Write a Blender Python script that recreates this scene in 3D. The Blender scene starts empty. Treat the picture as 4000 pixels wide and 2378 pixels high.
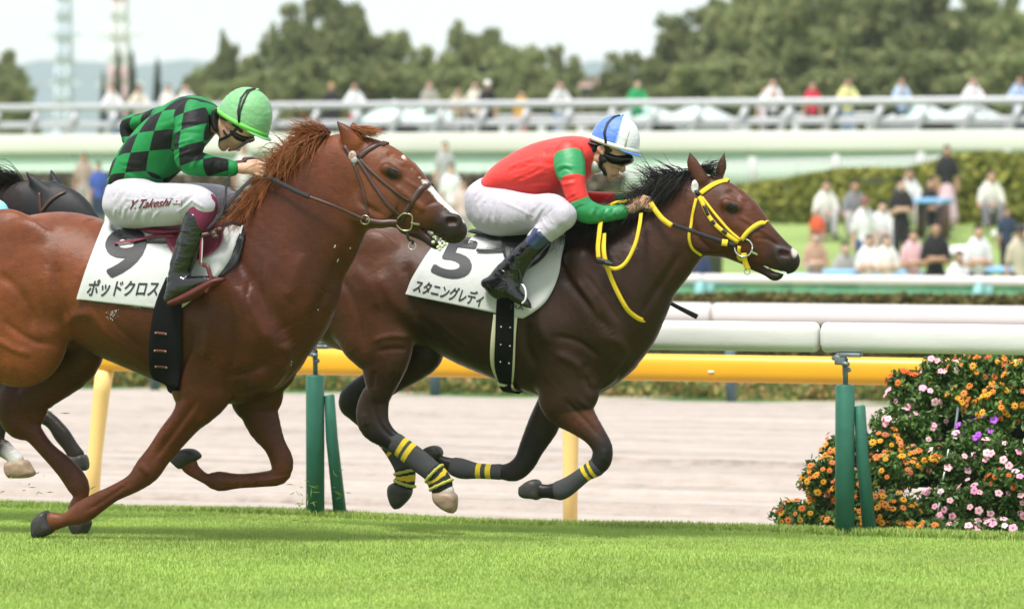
import bpy, bmesh, math, random
import numpy as np
from mathutils import Vector, Matrix
from mathutils.bvhtree import BVHTree
R = math.radians
rng = np.random.default_rng(7)
random.seed(7)
SC = bpy.context.scene
COL = SC.collection

# ------------------------------------------------------------------ camera
YAW, PITCH, CAMH = R(19.5), R(1.82), 1.79
FP = 14744.0                       # focal length in pixels of the 4000 px photograph
cam_d = bpy.data.cameras.new('camera'); cam = bpy.data.objects.new('camera', cam_d); COL.objects.link(cam)
cam.location = (0, 0, CAMH); cam.rotation_euler = (R(90) - PITCH, 0, YAW)
cam_d.sensor_width = 36; cam_d.lens = 36 * FP / 4000
cam_d.clip_start = 0.5; cam_d.clip_end = 20000
cam_d.dof.use_dof = True; cam_d.dof.focus_distance = 18.9; cam_d.dof.aperture_fstop = 2.7
SC.camera = cam
# ------------------------------------------------------------------ sky and sun
SUN_EL, SUN_AZ = R(64), R(195)     # azimuth clockwise from +Y (north)
W = bpy.data.worlds.new('World'); SC.world = W; W.use_nodes = True
wn, wl = W.node_tree.nodes, W.node_tree.links
wn.clear()
wo = wn.new('ShaderNodeOutputWorld'); wb = wn.new('ShaderNodeBackground')
sky = wn.new('ShaderNodeTexSky'); sky.sky_type = 'NISHITA'; sky.sun_disc = False
sky.sun_elevation = SUN_EL; sky.sun_rotation = SUN_AZ; sky.air_density = 1.0; sky.dust_density = 2.0
mx = wn.new('ShaderNodeMix'); mx.data_type = 'RGBA'; mx.inputs[0].default_value = 0.78
ns = wn.new('ShaderNodeTexNoise'); ns.inputs['Scale'].default_value = 3.0; ns.inputs['Detail'].default_value = 5
tc = wn.new('ShaderNodeTexCoord'); mp = wn.new('ShaderNodeMapping'); mp.inputs['Scale'].default_value = (1, 1, 5)
cr = wn.new('ShaderNodeValToRGB')
cr.color_ramp.elements[0].position = 0.3; cr.color_ramp.elements[0].color = (5.9, 6.15, 6.4, 1)
cr.color_ramp.elements[1].position = 0.7; cr.color_ramp.elements[1].color = (7.0, 7.05, 7.1, 1)
wl.new(tc.outputs['Generated'], mp.inputs[0]); wl.new(mp.outputs[0], ns.inputs['Vector'])
wl.new(ns.outputs[0], cr.inputs[0]); wl.new(sky.outputs[0], mx.inputs[6]); wl.new(cr.outputs[0], mx.inputs[7])
wl.new(mx.outputs[2], wb.inputs[0]); wb.inputs[1].default_value = 0.1
wl.new(wb.outputs[0], wo.inputs[0])
sun_d = bpy.data.lights.new('sun', 'SUN'); sun = bpy.data.objects.new('sun', sun_d); COL.objects.link(sun)
sun_d.energy = 3.1; sun_d.angle = R(14); sun_d.color = (1.0, 0.96, 0.9)
sv = Vector((math.sin(SUN_AZ) * math.cos(SUN_EL), math.cos(SUN_AZ) * math.cos(SUN_EL), math.sin(SUN_EL)))
sun.rotation_euler = sv.to_track_quat('Z', 'Y').to_euler()
SC.view_settings.view_transform = 'Standard'; SC.view_settings.look = 'None'
SC.view_settings.exposure = 0.85; SC.view_settings.gamma = 1.0
SC.cycles.use_denoising = True
SC.cycles.max_bounces = 6; SC.cycles.volume_bounces = 2; SC.cycles.transparent_max_bounces = 6

# ------------------------------------------------------------------ pixels of the photograph -> points on a plane Y = const
CAMP = np.array([0, 0, CAMH])
_R = np.array([math.cos(YAW), math.sin(YAW), 0.0])
_F = np.array([-math.sin(YAW) * math.cos(PITCH), math.cos(YAW) * math.cos(PITCH), -math.sin(PITCH)])
_U = np.cross(_R, _F)
def ray(s): return _F + (s[0] - 2000) / FP * _R - (s[1] - 1189) / FP * _U
def up(s, Y):
    d = ray(s); return CAMP + d * (Y / d[1])
def upz(s, z):
    d = ray(s); return CAMP + d * ((z - CAMH) / d[2])
def atd(s, dist):
    return CAMP + ray(s) * dist
def _crop(x0, y0, k):
    return lambda x, y: (x0 + x * k, y0 + y * k)
kA, kB = 1400 / 2497, 1400 / 2479
c1, c2, c3 = _crop(0, 0, kA), _crop(1300, 0, kA), _crop(2600, 0, kA)
c4, c5, c6 = _crop(0, 750, kA), _crop(1300, 750, kA), _crop(2600, 750, kA)
c7, c8, c9 = _crop(0, 1540, kB), _crop(1300, 1540, kB), _crop(2600, 1540, kB)
D = _crop(0, 0, 4000 / 2496)
def Ds(*a): return [D(*p) for p in a]
def near_px(s, Y):                 # metres per pixel on that plane
    return np.linalg.norm(up((s[0] + 1, s[1]), Y) - up(s, Y)) * math.cos(YAW)

# ------------------------------------------------------------------ objects
def tag(o, label=None, cat=None, group=None, kind=None):
    if label: o['label'] = label
    if cat: o['category'] = cat
    if group: o['group'] = group
    if kind: o['kind'] = kind
    return o
def empty(name, loc=(0, 0, 0), rz=0):
    o = bpy.data.objects.new(name, None); COL.objects.link(o)
    o.location = loc; o.rotation_euler = (0, 0, rz); o.empty_display_size = 0.1
    return o
def wmat(o):
    M = Matrix.LocRotScale(o.location, o.rotation_euler, o.scale)
    return wmat(o.parent) @ o.matrix_parent_inverse @ M if o.parent is not None else M
def setpar(o, parent):
    if parent is not None: o.parent = parent; o.matrix_parent_inverse = wmat(parent).inverted()
def mesh_np(name, V, F, mat=None, parent=None, smooth=True, local=False):
    """V (n,3), F list of index tuples or (m,3|4) array, points in world space unless local"""
    me = bpy.data.meshes.new(name)
    V = np.asarray(V, dtype=np.float32)
    if isinstance(F, np.ndarray) and F.ndim == 2:
        m, q = F.shape
        me.vertices.add(len(V)); me.vertices.foreach_set('co', V.ravel())
        me.loops.add(m * q); me.loops.foreach_set('vertex_index', F.astype(np.int32).ravel())
        me.polygons.add(m); me.polygons.foreach_set('loop_start', np.arange(0, m * q, q, dtype=np.int32))
        me.update(calc_edges=True)
    else:
        me.from_pydata([tuple(v) for v in V.tolist()], [], [tuple(int(i) for i in f) for f in F]); me.update()
    me.validate()
    if smooth: me.polygons.foreach_set('use_smooth', [True] * len(me.polygons))
    o = bpy.data.objects.new(name, me); COL.objects.link(o)
    if mat is not None:
        for m_ in (mat if isinstance(mat, (list, tuple)) else [mat]): me.materials.append(m_)
    if parent is not None and not local: setpar(o, parent)
    elif parent is not None: o.parent = parent
    return o
class MB:                          # collects shapes for ONE mesh object
    def __init__(s): s.V = []; s.F = []; s.M = []
    def add(s, V, F, m=0):
        b = len(s.V); s.V += [tuple(map(float, v)) for v in V]; s.F += [tuple(b + i for i in f) for f in F]; s.M += [m] * len(F)
        return s
    def box(s, c, size, rz=0, m=0, bev=0.0, rot=None):
        bm = bmesh.new(); bmesh.ops.create_cube(bm, size=1)
        for v in bm.verts: v.co = Vector((v.co.x * size[0], v.co.y * size[1], v.co.z * size[2]))
        if bev: bmesh.ops.bevel(bm, geom=bm.edges[:] , offset=bev, segments=2, profile=0.5, affect='EDGES')
        M = Matrix.Rotation(rz, 3, 'Z') if rot is None else rot
        V = [M @ v.co + Vector(c) for v in bm.verts]; bm.verts.index_update()
        F = [[v.index for v in f.verts] for f in bm.faces]; bm.free()
        return s.add(V, F, m)
    def tube(s, pts, rad, n=10, m=0, cap=True, flat=None):
        """tube along points; rad number or list; flat = (width, thick, normal list) makes a strap"""
        pts = [Vector(p) for p in pts]; rad = [rad] * len(pts) if np.isscalar(rad) else list(rad)
        V = []; F = []; prev = None
        for i, p in enumerate(pts):
            t = (pts[min(i + 1, len(pts) - 1)] - pts[max(i - 1, 0)])
            t = t.normalized() if t.length > 1e-9 else Vector((0, 0, 1))
            if prev is None:
                a = Vector((0, 0, 1)) if abs(t.z) < .9 else Vector((1, 0, 0))
                u = (a - t * a.dot(t)).normalized()
            else:
                u = (prev - t * prev.dot(t)); u = u.normalized() if u.length > 1e-6 else t.orthogonal().normalized()
            prev = u; w = t.cross(u)
            for k in range(n):
                a = 2 * math.pi * k / n
                V.append(p + (u * math.cos(a) + w * math.sin(a)) * rad[i])
        for i in range(len(pts) - 1):
            for k in range(n):
                F.append((i * n + k, i * n + (k + 1) % n, (i + 1) * n + (k + 1) % n, (i + 1) * n + k))
        if cap:
            F.append(tuple(range(n))[::-1]); F.append(tuple((len(pts) - 1) * n + k for k in range(n)))
        return s.add(V, F, m)
    def strap(s, pts, nrm, width, thick=0.004, m=0):
        """flat belt along pts, lying on normals nrm"""
        pts = [Vector(p) for p in pts]; nrm = [Vector(n_) for n_ in nrm]
        wd = [width] * len(pts) if np.isscalar(width) else list(width)
        V = []; F = []
        for i, p in enumerate(pts):
            t = (pts[min(i + 1, len(pts) - 1)] - pts[max(i - 1, 0)]).normalized()
            n_ = (nrm[i] - t * nrm[i].dot(t)).normalized(); b = t.cross(n_)
            h = wd[i] / 2
            V += [p - b * h, p + b * h, p + b * h * .92 + n_ * thick, p - b * h * .92 + n_ * thick]
        for i in range(len(pts) - 1):
            for k in range(4):
                F.append((i * 4 + k, i * 4 + (k + 1) % 4, (i + 1) * 4 + (k + 1) % 4, (i + 1) * 4 + k))
        F.append((3, 2, 1, 0)); q = (len(pts) - 1) * 4; F.append((q, q + 1, q + 2, q + 3))
        return s.add(V, F, m)
    def ball(s, c, r, n=12, m=0, rot=None):
        r = (r, r, r) if np.isscalar(r) else r
        bm = bmesh.new(); bmesh.ops.create_uvsphere(bm, u_segments=n, v_segments=max(6, n // 2 + 2), radius=1)
        V = []
        for v in bm.verts:
            q = Vector((v.co.x * r[0], v.co.y * r[1], v.co.z * r[2]))
            V.append((rot @ q if rot is not None else q) + Vector(c))
        bm.verts.index_update(); F = [[v.index for v in f.verts] for f in bm.faces]; bm.free()
        return s.add(V, F, m)
    def build(s, name, mat, parent=None, smooth=True, local=False):
        o = mesh_np(name, np.array(s.V), s.F, mat, parent, smooth, local)
        if any(s.M): o.data.polygons.foreach_set('material_index', s.M)
        return o
def autosmooth(o, ang=40):
    me = o.data
    bm = bmesh.new(); bm.from_mesh(me)
    for e in bm.edges:
        if len(e.link_faces) == 2 and e.calc_face_angle(0) > R(ang): e.smooth = False
    bm.to_mesh(me); bm.free()
    return o

# ------------------------------------------------------------------ materials
_mc = {}
def mat(name, col, rough=0.6, spec=0.4, bump=0.0, bscale=60.0, var=0.0, vscale=8.0, metal=0.0, sheen=0.0, coat=0.0, attr=None,
        stretch=(1, 1, 1), transmission=0.0, trans_c=None, detail=4, bump2=None, subsurf=0.0):
    if name in _mc: return _mc[name]
    m = bpy.data.materials.new(name); m.use_nodes = True; _mc[name] = m
    n, l = m.node_tree.nodes, m.node_tree.links; b = n['Principled BSDF']
    b.inputs['Roughness'].default_value = rough; b.inputs['Specular IOR Level'].default_value = spec
    b.inputs['Metallic'].default_value = metal; b.inputs['Sheen Weight'].default_value = sheen
    b.inputs['Coat Weight'].default_value = coat; b.inputs['Coat Roughness'].default_value = 0.15
    b.inputs['Transmission Weight'].default_value = transmission
    if subsurf:
        b.inputs['Subsurface Weight'].default_value = subsurf; b.inputs['Subsurface Scale'].default_value = 0.01
    b.inputs['Base Color'].default_value = (*col, 1)
    src = None
    if attr:
        a = n.new('ShaderNodeAttribute'); a.attribute_name = attr; src = a.outputs['Color']
    if var or bump or bump2:
        tc_ = n.new('ShaderNodeTexCoord'); mp_ = n.new('ShaderNodeMapping'); mp_.inputs['Scale'].default_value = stretch
        l.new(tc_.outputs['Object'], mp_.inputs[0])
    if var:
        nz = n.new('ShaderNodeTexNoise'); nz.inputs['Scale'].default_value = vscale; nz.inputs['Detail'].default_value = 6
        l.new(mp_.outputs[0], nz.inputs['Vector'])
        mr = n.new('ShaderNodeMapRange'); mr.inputs[1].default_value = .25; mr.inputs[2].default_value = .75
        mr.inputs[3].default_value = 1 - var; mr.inputs[4].default_value = 1 + var
        l.new(nz.outputs[0], mr.inputs[0])
        vm = n.new('ShaderNodeVectorMath'); vm.operation = 'SCALE'
        if src is not None: l.new(src, vm.inputs[0])
        else: vm.inputs[0].default_value = col
        l.new(mr.outputs[0], vm.inputs['Scale']); src = vm.outputs[0]
    if src is not None: l.new(src, b.inputs['Base Color'])
    last = None
    for (st, sc_) in ([(bump, bscale)] if bump else []) + (bump2 or []):
        nb = n.new('ShaderNodeTexNoise'); nb.inputs['Scale'].default_value = sc_; nb.inputs['Detail'].default_value = detail
        l.new(mp_.outputs[0], nb.inputs['Vector'])
        bp = n.new('ShaderNodeBump'); bp.inputs['Strength'].default_value = min(1, st); bp.inputs['Distance'].default_value = 0.01 * max(1, st)
        l.new(nb.outputs[0], bp.inputs['Height'])
        if last is not None: l.new(last, bp.inputs['Normal'])
        last = bp.outputs[0]
    if last is not None: l.new(last, b.inputs['Normal'])
    return m

# ------------------------------------------------------------------ smooth bodies from signed distances
def catmull(P, n):
    P = np.asarray(P, float); m = len(P)
    if m < 3 or n <= 1:
        out = []; 
        for i in range(m - 1):
            for j in range(n): out.append(P[i] + (P[i + 1] - P[i]) * j / n)
        out.append(P[-1]); return np.array(out)
    out = []
    for i in range(m - 1):
        p0, p1, p2, p3 = P[max(i - 1, 0)], P[i], P[i + 1], P[min(i + 2, m - 1)]
        for j in range(n):
            t = j / n
            out.append(.5 * ((2 * p1) + (-p0 + p2) * t + (2 * p0 - 5 * p1 + 4 * p2 - p3) * t * t + (-p0 + 3 * p1 - 3 * p2 + p3) * t ** 3))
    out.append(P[-1]); return np.array(out)
class Chain:
    """Y0: plane of the animal; st: (edge a, edge b, lateral half width, lateral offset); or 3-D: (centre, r, w)"""
    def __init__(s, Y0, st, k=0.03, op='add', sub=3, cols=None, infl=0.0, world=None, name='', sq=False):
        rows = []
        if world is not None:
            for c, r, w in world: rows.append((*c, r, w))
        else:
            for a, b, w, dy in st:
                A, B = up(a, Y0 + dy), up(b, Y0 + dy); c = (A + B) / 2; h = (A - B) / 2
                hx, hz = abs(h[0]) * math.cos(YAW), abs(h[2]); L = math.hypot(hx, hz) + 1e-9
                wx = w * math.sin(YAW) * hx / L
                hx2 = math.sqrt(max(hx * hx - wx * wx, (.6 * hx) ** 2)) / math.cos(YAW)
                rows.append((*c, math.hypot(hx2, hz), w))
        P = np.array(rows); s.nst = len(P); s.sub = sub
        if sq and world is None and len(P) > 2:      # a section drawn slanted across the limb: keep only its width square to the limb
            for i, (a, b, w, dy) in enumerate(st):
                T = P[min(i + 1, len(P) - 1), [0, 2]] - P[max(i - 1, 0), [0, 2]]; h = (up(a, Y0 + dy) - up(b, Y0 + dy))[[0, 2]]
                lt, lh = np.linalg.norm(T), np.linalg.norm(h)
                if lt > 1e-6 and lh > 1e-6: P[i, 3] *= max(.6, abs(T[0] * h[1] - T[1] * h[0]) / (lt * lh))
        P = catmull(P, sub); P[:, 3:] = np.maximum(P[:, 3:] + infl, 0.002)
        s.P = P; s.k = k; s.op = op; s.cols = cols; s.name = name
    def bbox(s, m):
        r = np.maximum(s.P[:, 3], s.P[:, 4])[:, None]
        return (s.P[:, :3] - r).min(0) - m, (s.P[:, :3] + r).max(0) + m
    def seg(s, i, X, Y, Z):
        A, B = s.P[i], s.P[min(i + 1, len(s.P) - 1)]
        ab = B[:3] - A[:3]; L = float(ab @ ab) + 1e-12
        t = np.clip(((X - A[0]) * ab[0] + (Y - A[1]) * ab[1] + (Z - A[2]) * ab[2]) / L, 0, 1)
        vx = X - (A[0] + t * ab[0]); vy = Y - (A[1] + t * ab[1]); vz = Z - (A[2] + t * ab[2])
        r = A[3] + t * (B[3] - A[3]); w = A[4] + t * (B[4] - A[4])
        ln2 = vx * vx + vz * vz + vy * vy + 1e-12
        q = ((vx * vx + vz * vz) / (r * r) + vy * vy / (w * w)) / ln2
        ln = np.sqrt(ln2)
        return ln - 1 / np.sqrt(q + 1e-12), t
    def dist(s, pts):
        X, Y, Z = pts[:, 0], pts[:, 1], pts[:, 2]
        best = np.full(len(pts), 1e3); tt = np.zeros(len(pts))
        for i in range(max(1, len(s.P) - 1)):
            d, t = s.seg(i, X, Y, Z); m = d < best
            best[m] = d[m]; tt[m] = (i + t[m]) / s.sub
        return best, tt
def smin(a, b, k):
    h = np.maximum(k - np.abs(a - b), 0) / k
    return np.minimum(a, b) - h * h * k * .25
def field(chains, h, pad=0.04):
    adds = [c for c in chains if c.op == 'add']
    lo = np.min([c.bbox(pad)[0] for c in adds], 0); hi = np.max([c.bbox(pad)[1] for c in adds], 0)
    n = np.ceil((hi - lo) / h).astype(int) + 2
    F = np.full(n, 1.0, np.float32)
    ax = [lo[d] + h * np.arange(n[d]) for d in range(3)]
    for c in chains:
        mg = c.k + 3 * h
        l0, h0 = c.bbox(mg)
        i0 = np.clip(np.floor((l0 - lo) / h).astype(int), 0, n); i1 = np.clip(np.ceil((h0 - lo) / h).astype(int) + 1, 0, n)
        if np.any(i1 <= i0): continue
        G = np.full(i1 - i0, 1.0, np.float32)
        for i in range(max(1, len(c.P) - 1)):
            q = c.P[i:i + 2]; r = np.maximum(q[:, 3], q[:, 4])[:, None] + mg
            a = (q[:, :3] - r).min(0); b = (q[:, :3] + r).max(0)
            j0 = np.clip(np.floor((a - lo) / h).astype(int), i0, i1); j1 = np.clip(np.ceil((b - lo) / h).astype(int) + 1, i0, i1)
            if np.any(j1 <= j0): continue
            X = ax[0][j0[0]:j1[0], None, None].astype(np.float32); Y = ax[1][None, j0[1]:j1[1], None].astype(np.float32); Z = ax[2][None, None, j0[2]:j1[2]].astype(np.float32)
            d, _ = c.seg(i, X, Y, Z)
            sl = tuple(slice(j0[k] - i0[k], j1[k] - i0[k]) for k in range(3))
            G[sl] = np.minimum(G[sl], d)
        sl = tuple(slice(i0[k], i1[k]) for k in range(3))
        if c.op == 'add': F[sl] = smin(F[sl], G, c.k)
        else: F[sl] = -smin(-F[sl], G, c.k)
    return F, lo
def surface_nets(F, lo, h):
    S = F < 0
    nx, ny, nz = F.shape
    C = np.zeros((nx - 1, ny - 1, nz - 1), np.int8)
    offs = [(0, 0, 0), (1, 0, 0), (0, 1, 0), (1, 1, 0), (0, 0, 1), (1, 0, 1), (0, 1, 1), (1, 1, 1)]
    for a, b, c in offs: C += S[a:nx - 1 + a, b:ny - 1 + b, c:nz - 1 + c]
    I = np.argwhere((C > 0) & (C < 8))
    vals = [F[I[:, 0] + a, I[:, 1] + b, I[:, 2] + c] for a, b, c in offs]
    acc = np.zeros((len(I), 3)); cnt = np.zeros(len(I))
    for p in range(8):
        for q in range(p + 1, 8):
            df = [offs[q][k] - offs[p][k] for k in range(3)]
            if sum(abs(x) for x in df) != 1: continue
            m = (vals[p] < 0) != (vals[q] < 0)
            t = vals[p][m] / (vals[p][m] - vals[q][m])
            pos = np.array(offs[p])[None] + t[:, None] * np.array(df)[None]
            acc[m] += pos; cnt[m] += 1
    V = lo + (I + acc / cnt[:, None]) * h
    idx = np.full(C.shape, -1, np.int32); idx[I[:, 0], I[:, 1], I[:, 2]] = np.arange(len(I))
    Q = []
    for d in range(3):
        a0 = [slice(None)] * 3; a1 = [slice(None)] * 3
        a0[d] = slice(0, -1); a1[d] = slice(1, None)
        E = S[tuple(a0)] != S[tuple(a1)]
        e = np.argwhere(E); inside = S[e[:, 0], e[:, 1], e[:, 2]]
        u, v = (d + 1) % 3, (d + 2) % 3
        ok = (e[:, u] > 0) & (e[:, v] > 0) & (e[:, u] < F.shape[u] - 1) & (e[:, v] < F.shape[v] - 1)
        e = e[ok]; inside = inside[ok]
        q = []
        for du, dv in ((-1, -1), (0, -1), (0, 0), (-1, 0)):
            f = e.copy(); f[:, u] += du; f[:, v] += dv
            q.append(idx[f[:, 0], f[:, 1], f[:, 2]])
        q = np.stack(q, 1); q[~inside] = q[~inside][:, ::-1]
        Q.append(q)
    return V, np.concatenate(Q)
def smooth_np(V, Q, it=2, lam=.5):
    n = len(V); E = np.concatenate([Q[:, [0, 1]], Q[:, [1, 2]], Q[:, [2, 3]], Q[:, [3, 0]]]); E = np.concatenate([E, E[:, ::-1]])
    deg = np.bincount(E[:, 0], minlength=n)[:, None]
    for i in range(it * 2):
        S_ = np.stack([np.bincount(E[:, 0], V[E[:, 1], d], minlength=n) for d in range(3)], 1) / deg
        V = V + (lam if i % 2 == 0 else -lam * 1.04) * (S_ - V)
    return V
def sdf_mesh(name, chains, h, mat_, parent=None, smooth_it=2, noise=None):
    F, lo = field(chains, h)
    V, Q = surface_nets(F, lo, h)
    V = smooth_np(V, Q, smooth_it)
    if noise is not None: V = noise(V)
    o = mesh_np(name, V, Q, mat_, parent)
    return o, V, Q
def vcol(o, name, C):
    C = np.asarray(C, np.float32)
    a = o.data.attributes.new(name, 'FLOAT_COLOR', 'POINT')
    if C.shape[1] == 3: C = np.concatenate([C, np.ones((len(C), 1), np.float32)], 1)
    a.data.foreach_set('color', C.ravel())
def blend_cols(chains, V, default, k=0.012):
    acc = np.zeros((len(V), 3)); wt = np.zeros(len(V)) + 1e-9
    ds = []
    for c in chains:
        if c.op != 'add': continue
        d, t = c.dist(V)
        col = np.tile(np.array(default, float), (len(V), 1))
        if c.cols:
            ts = [x[0] for x in c.cols]
            for j in range(3): col[:, j] = np.interp(t, ts, [x[1][j] for x in c.cols])
        ds.append((d, col))
    m = np.min([d for d, _ in ds], 0)
    for d, col in ds:
        w = np.exp(-(d - m) / k); acc += w[:, None] * col; wt += w
    return acc / wt[:, None]
def fnoise(P, s, seed=0):          # cheap smooth pseudo noise, -1..1
    r = np.random.default_rng(seed); out = np.zeros(len(P))
    for i in range(6):
        k = r.normal(size=3) * s; out += np.sin(P @ k + r.uniform(0, 6.28))
    return out / 3
def bvh_of(o):
    me = o.data; v = [x.co.copy() for x in me.vertices]; M = o.matrix_basis
    return BVHTree.FromPolygons(v, [tuple(p.vertices) for p in me.polygons])
def hit(bvhs, s, fallbackY=None):
    d = Vector(ray(s)).normalized(); best = None
    for b in (bvhs if isinstance(bvhs, (list, tuple)) else [bvhs]):
        r = b.ray_cast(Vector(CAMP), d)
        if r[0] is not None and (best is None or r[3] < best[2]): best = (r[0], r[1], r[3])
    if best is None:
        if fallbackY is None: return None
        p = Vector(up(s, fallbackY)); bb = (bvhs if isinstance(bvhs, (list, tuple)) else [bvhs])
        q = min((b.find_nearest(p) for b in bb), key=lambda r_: r_[3])
        return q[0], q[1]
    return best[0], (best[1] if best[1].dot(d) < 0 else -best[1])
def resample(pts, n):
    P = catmull(np.array(pts, float), 8); L = np.r_[0, np.cumsum(np.linalg.norm(np.diff(P, axis=0), axis=1))]
    t = np.linspace(0, L[-1], n)
    return np.stack([np.interp(t, L, P[:, j]) for j in range(P.shape[1])], 1)
def drape_strap(mb, bv, px, width, Y, off=0.004, thick=0.004, n=None, m=0, smoothing=2):
    """strap lying on a surface along a line seen in the photograph"""
    n = n or max(6, int(sum(math.dist(px[i], px[i + 1]) for i in range(len(px) - 1)) / 9))
    Q = resample(px, n); P = []; N = []
    for q in Q:
        p, nn = hit(bv, q, Y); P.append(np.array(p)); N.append(np.array(nn))
    P = np.array(P); N = np.array(N)
    for _ in range(smoothing):
        P[1:-1] = (P[:-2] + 2 * P[1:-1] + P[2:]) / 4; N[1:-1] = (N[:-2] + 2 * N[1:-1] + N[2:]) / 4
    N /= np.linalg.norm(N, axis=1)[:, None]
    mb.strap(P + N * off, N, width, thick, m); return P + N * off, N
def drape_grid(bv, left, right, nu, nv, Y, off=0.01, smoothing=3, mirrorY=None):
    """sheet between two lines seen in the photograph (left -> right), nv steps down the lines"""
    A, B = resample(left, nv), resample(right, nv)
    G = np.zeros((nv, nu, 3)); N = np.zeros((nv, nu, 3))
    for j in range(nv):
        for i in range(nu):
            q = A[j] + (B[j] - A[j]) * i / (nu - 1)
            p, nn = hit(bv, q, Y); G[j, i] = p; N[j, i] = nn
    for _ in range(smoothing):
        for ar in (G, N):
            c = ar.copy()
            ar[1:-1, :] = (c[:-2, :] + 2 * c[1:-1, :] + c[2:, :]) / 4
            c = ar.copy(); ar[:, 1:-1] = (c[:, :-2] + 2 * c[:, 1:-1] + c[:, 2:]) / 4
    N /= np.linalg.norm(N, axis=2)[..., None]
    return G + N * off, N
def grid_sheet(mb, G, N, thick=0.004, m=0, mirrorY=None, bridge=None):
    nv, nu, _ = G.shape
    for mir in ([False, True] if mirrorY is not None else [False]):
        top = (G + N * thick).reshape(-1, 3).copy(); bot = G.reshape(-1, 3).copy()
        if mir:
            top[:, 1] = 2 * mirrorY - top[:, 1]; bot[:, 1] = 2 * mirrorY - bot[:, 1]
        V = np.concatenate([top, bot]); F = []; n = nu * nv
        for j in range(nv - 1):
            for i in range(nu - 1):
                a, b, c, d = j * nu + i, j * nu + i + 1, (j + 1) * nu + i + 1, (j + 1) * nu + i
                F.append((a, d, c, b)); F.append((n + a, n + b, n + c, n + d))
        rim = [j for j in range(nu)] + [j * nu + nu - 1 for j in range(1, nv)] + [(nv - 1) * nu + i for i in range(nu - 2, -1, -1)] + [j * nu for j in range(nv - 2, 0, -1)]
        for a, b in zip(rim, rim[1:] + rim[:1]): F.append((a, b, n + b, n + a))
        if mir: F = [f[::-1] for f in F]
        base = len(mb.V); mb.add(V, F, m)
        if not mir: base0 = base
        elif bridge is not None:       # the sheet passes over the back (or under the belly) to the other side
            row, dz = bridge; j = row % nv; mid = []
            for q in range(1, 6):
                t = q / 6; ids = []
                for i in range(nu):
                    a = np.array(mb.V[base0 + j * nu + i]); b = np.array(mb.V[base + j * nu + i]); p = a + (b - a) * (.5 - .5 * math.cos(math.pi * t)); p[2] += dz * math.sin(math.pi * t)
                    ids.append(len(mb.V)); mb.V.append(tuple(p))
                mid.append(ids)
            rows = [[base0 + j * nu + i for i in range(nu)]] + mid + [[base + j * nu + i for i in range(nu)]]
            for r0, r1 in zip(rows, rows[1:]):
                for i in range(nu - 1): mb.F.append((r0[i], r0[i + 1], r1[i + 1], r1[i])); mb.M.append(m)
def lerp_col(a, b, t): return tuple(a[i] + (b[i] - a[i]) * t for i in range(3))
def strands(name, roots, dirs, lens, rads, mat_, parent, drift, curl=.03, n=9, seed=1, push=None, cols=None):
    """hair as tapered three-sided strands. roots,dirs (m,3); drift: vector the tips bend to"""
    r = np.random.default_rng(seed); m = len(roots)
    T = np.linspace(0, 1, n)[None, :, None]
    ph = r.uniform(0, 6.28, (m, 1, 3)); fr = r.uniform(2, 7, (m, 1, 3)); am = r.normal(0, curl, (m, 1, 3))
    L = np.asarray(lens)[:, None, None]
    P = roots[:, None, :] + L * (dirs[:, None, :] * (T - .5 * T ** 2) + drift[:, None, :] * T ** 2 * .75) + am * np.sin(fr * T + ph) * T * L / .2
    if push is not None: P = push(P)
    t = np.gradient(P, axis=1); t /= np.linalg.norm(t, axis=2)[..., None] + 1e-9
    a = np.array([0.1, 1, 0.2]); u = np.cross(t, a); u /= np.linalg.norm(u, axis=2)[..., None] + 1e-9; v = np.cross(t, u)
    rr = np.asarray(rads)[:, None, None] * (1 - .92 * T ** 1.5)
    V = np.stack([P + rr * (u * math.cos(x) + v * math.sin(x)) for x in (0, 2.09, 4.19)], 2)    # m,n,3,3
    V = V.reshape(-1, 3)
    base = (np.arange(m) * n * 3)[:, None, None] + (np.arange(n - 1) * 3)[None, :, None]
    F = []
    for k in range(3):
        k2 = (k + 1) % 3
        F.append(np.stack([base[..., 0] + k, base[..., 0] + k2, base[..., 0] + 3 + k2, base[..., 0] + 3 + k], -1).reshape(-1, 4))
    o = mesh_np(name, V, np.concatenate(F), mat_, parent)
    if cols is not None:
        ca, cb = cols; q = r.uniform(.55, 1.25, (m, 1, 1)); C = (np.array(ca) * (1 - T ** .8) + np.array(cb) * T ** .8) * q
        C = np.repeat(C[:, :, None, :], 3, 2).reshape(-1, 3); vcol(o, 'hair', C)
    return o

def vnormals(V, Q):
    n = np.cross(V[Q[:, 2]] - V[Q[:, 0]], V[Q[:, 3]] - V[Q[:, 1]]); N = np.zeros_like(V)
    for k in range(4):
        for d in range(3): N[:, d] += np.bincount(Q[:, k], n[:, d], minlength=len(V))
    return N / (np.linalg.norm(N, axis=1)[:, None] + 1e-12)
def relief(V, Q, Y, strokes):
    """muscle relief: strokes = (line in photograph points, width m, height m, lateral offset of that part)"""
    N = vnormals(V, Q); disp = np.zeros(len(V))
    for line, sig, hgt, side in strokes:
        L = resample([(up(p, Y - .2)[0], up(p, Y - .2)[2]) for p in line], 24); best = np.full(len(V), 9.0); tt = np.zeros(len(V))
        for i, q in enumerate(L):
            d = np.hypot(V[:, 0] - q[0], V[:, 2] - q[1]); m = d < best; best[m] = d[m]; tt[m] = i / 23
        w = np.exp(-(best / sig) ** 2) * np.minimum(1, np.minimum(tt, 1 - tt) * 5 + .15) * np.clip(-N[:, 1] * 1.4, 0, 1)
        if side: w *= (V[:, 1] < Y - .0)
        disp += w * hgt
        # the same on the other side of the animal
        if not side: pass
        w2 = np.exp(-(best / sig) ** 2) * np.clip(N[:, 1] * 1.4, 0, 1) * (V[:, 1] > Y); disp += w2 * hgt
    return V + N * disp[:, None]
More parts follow.
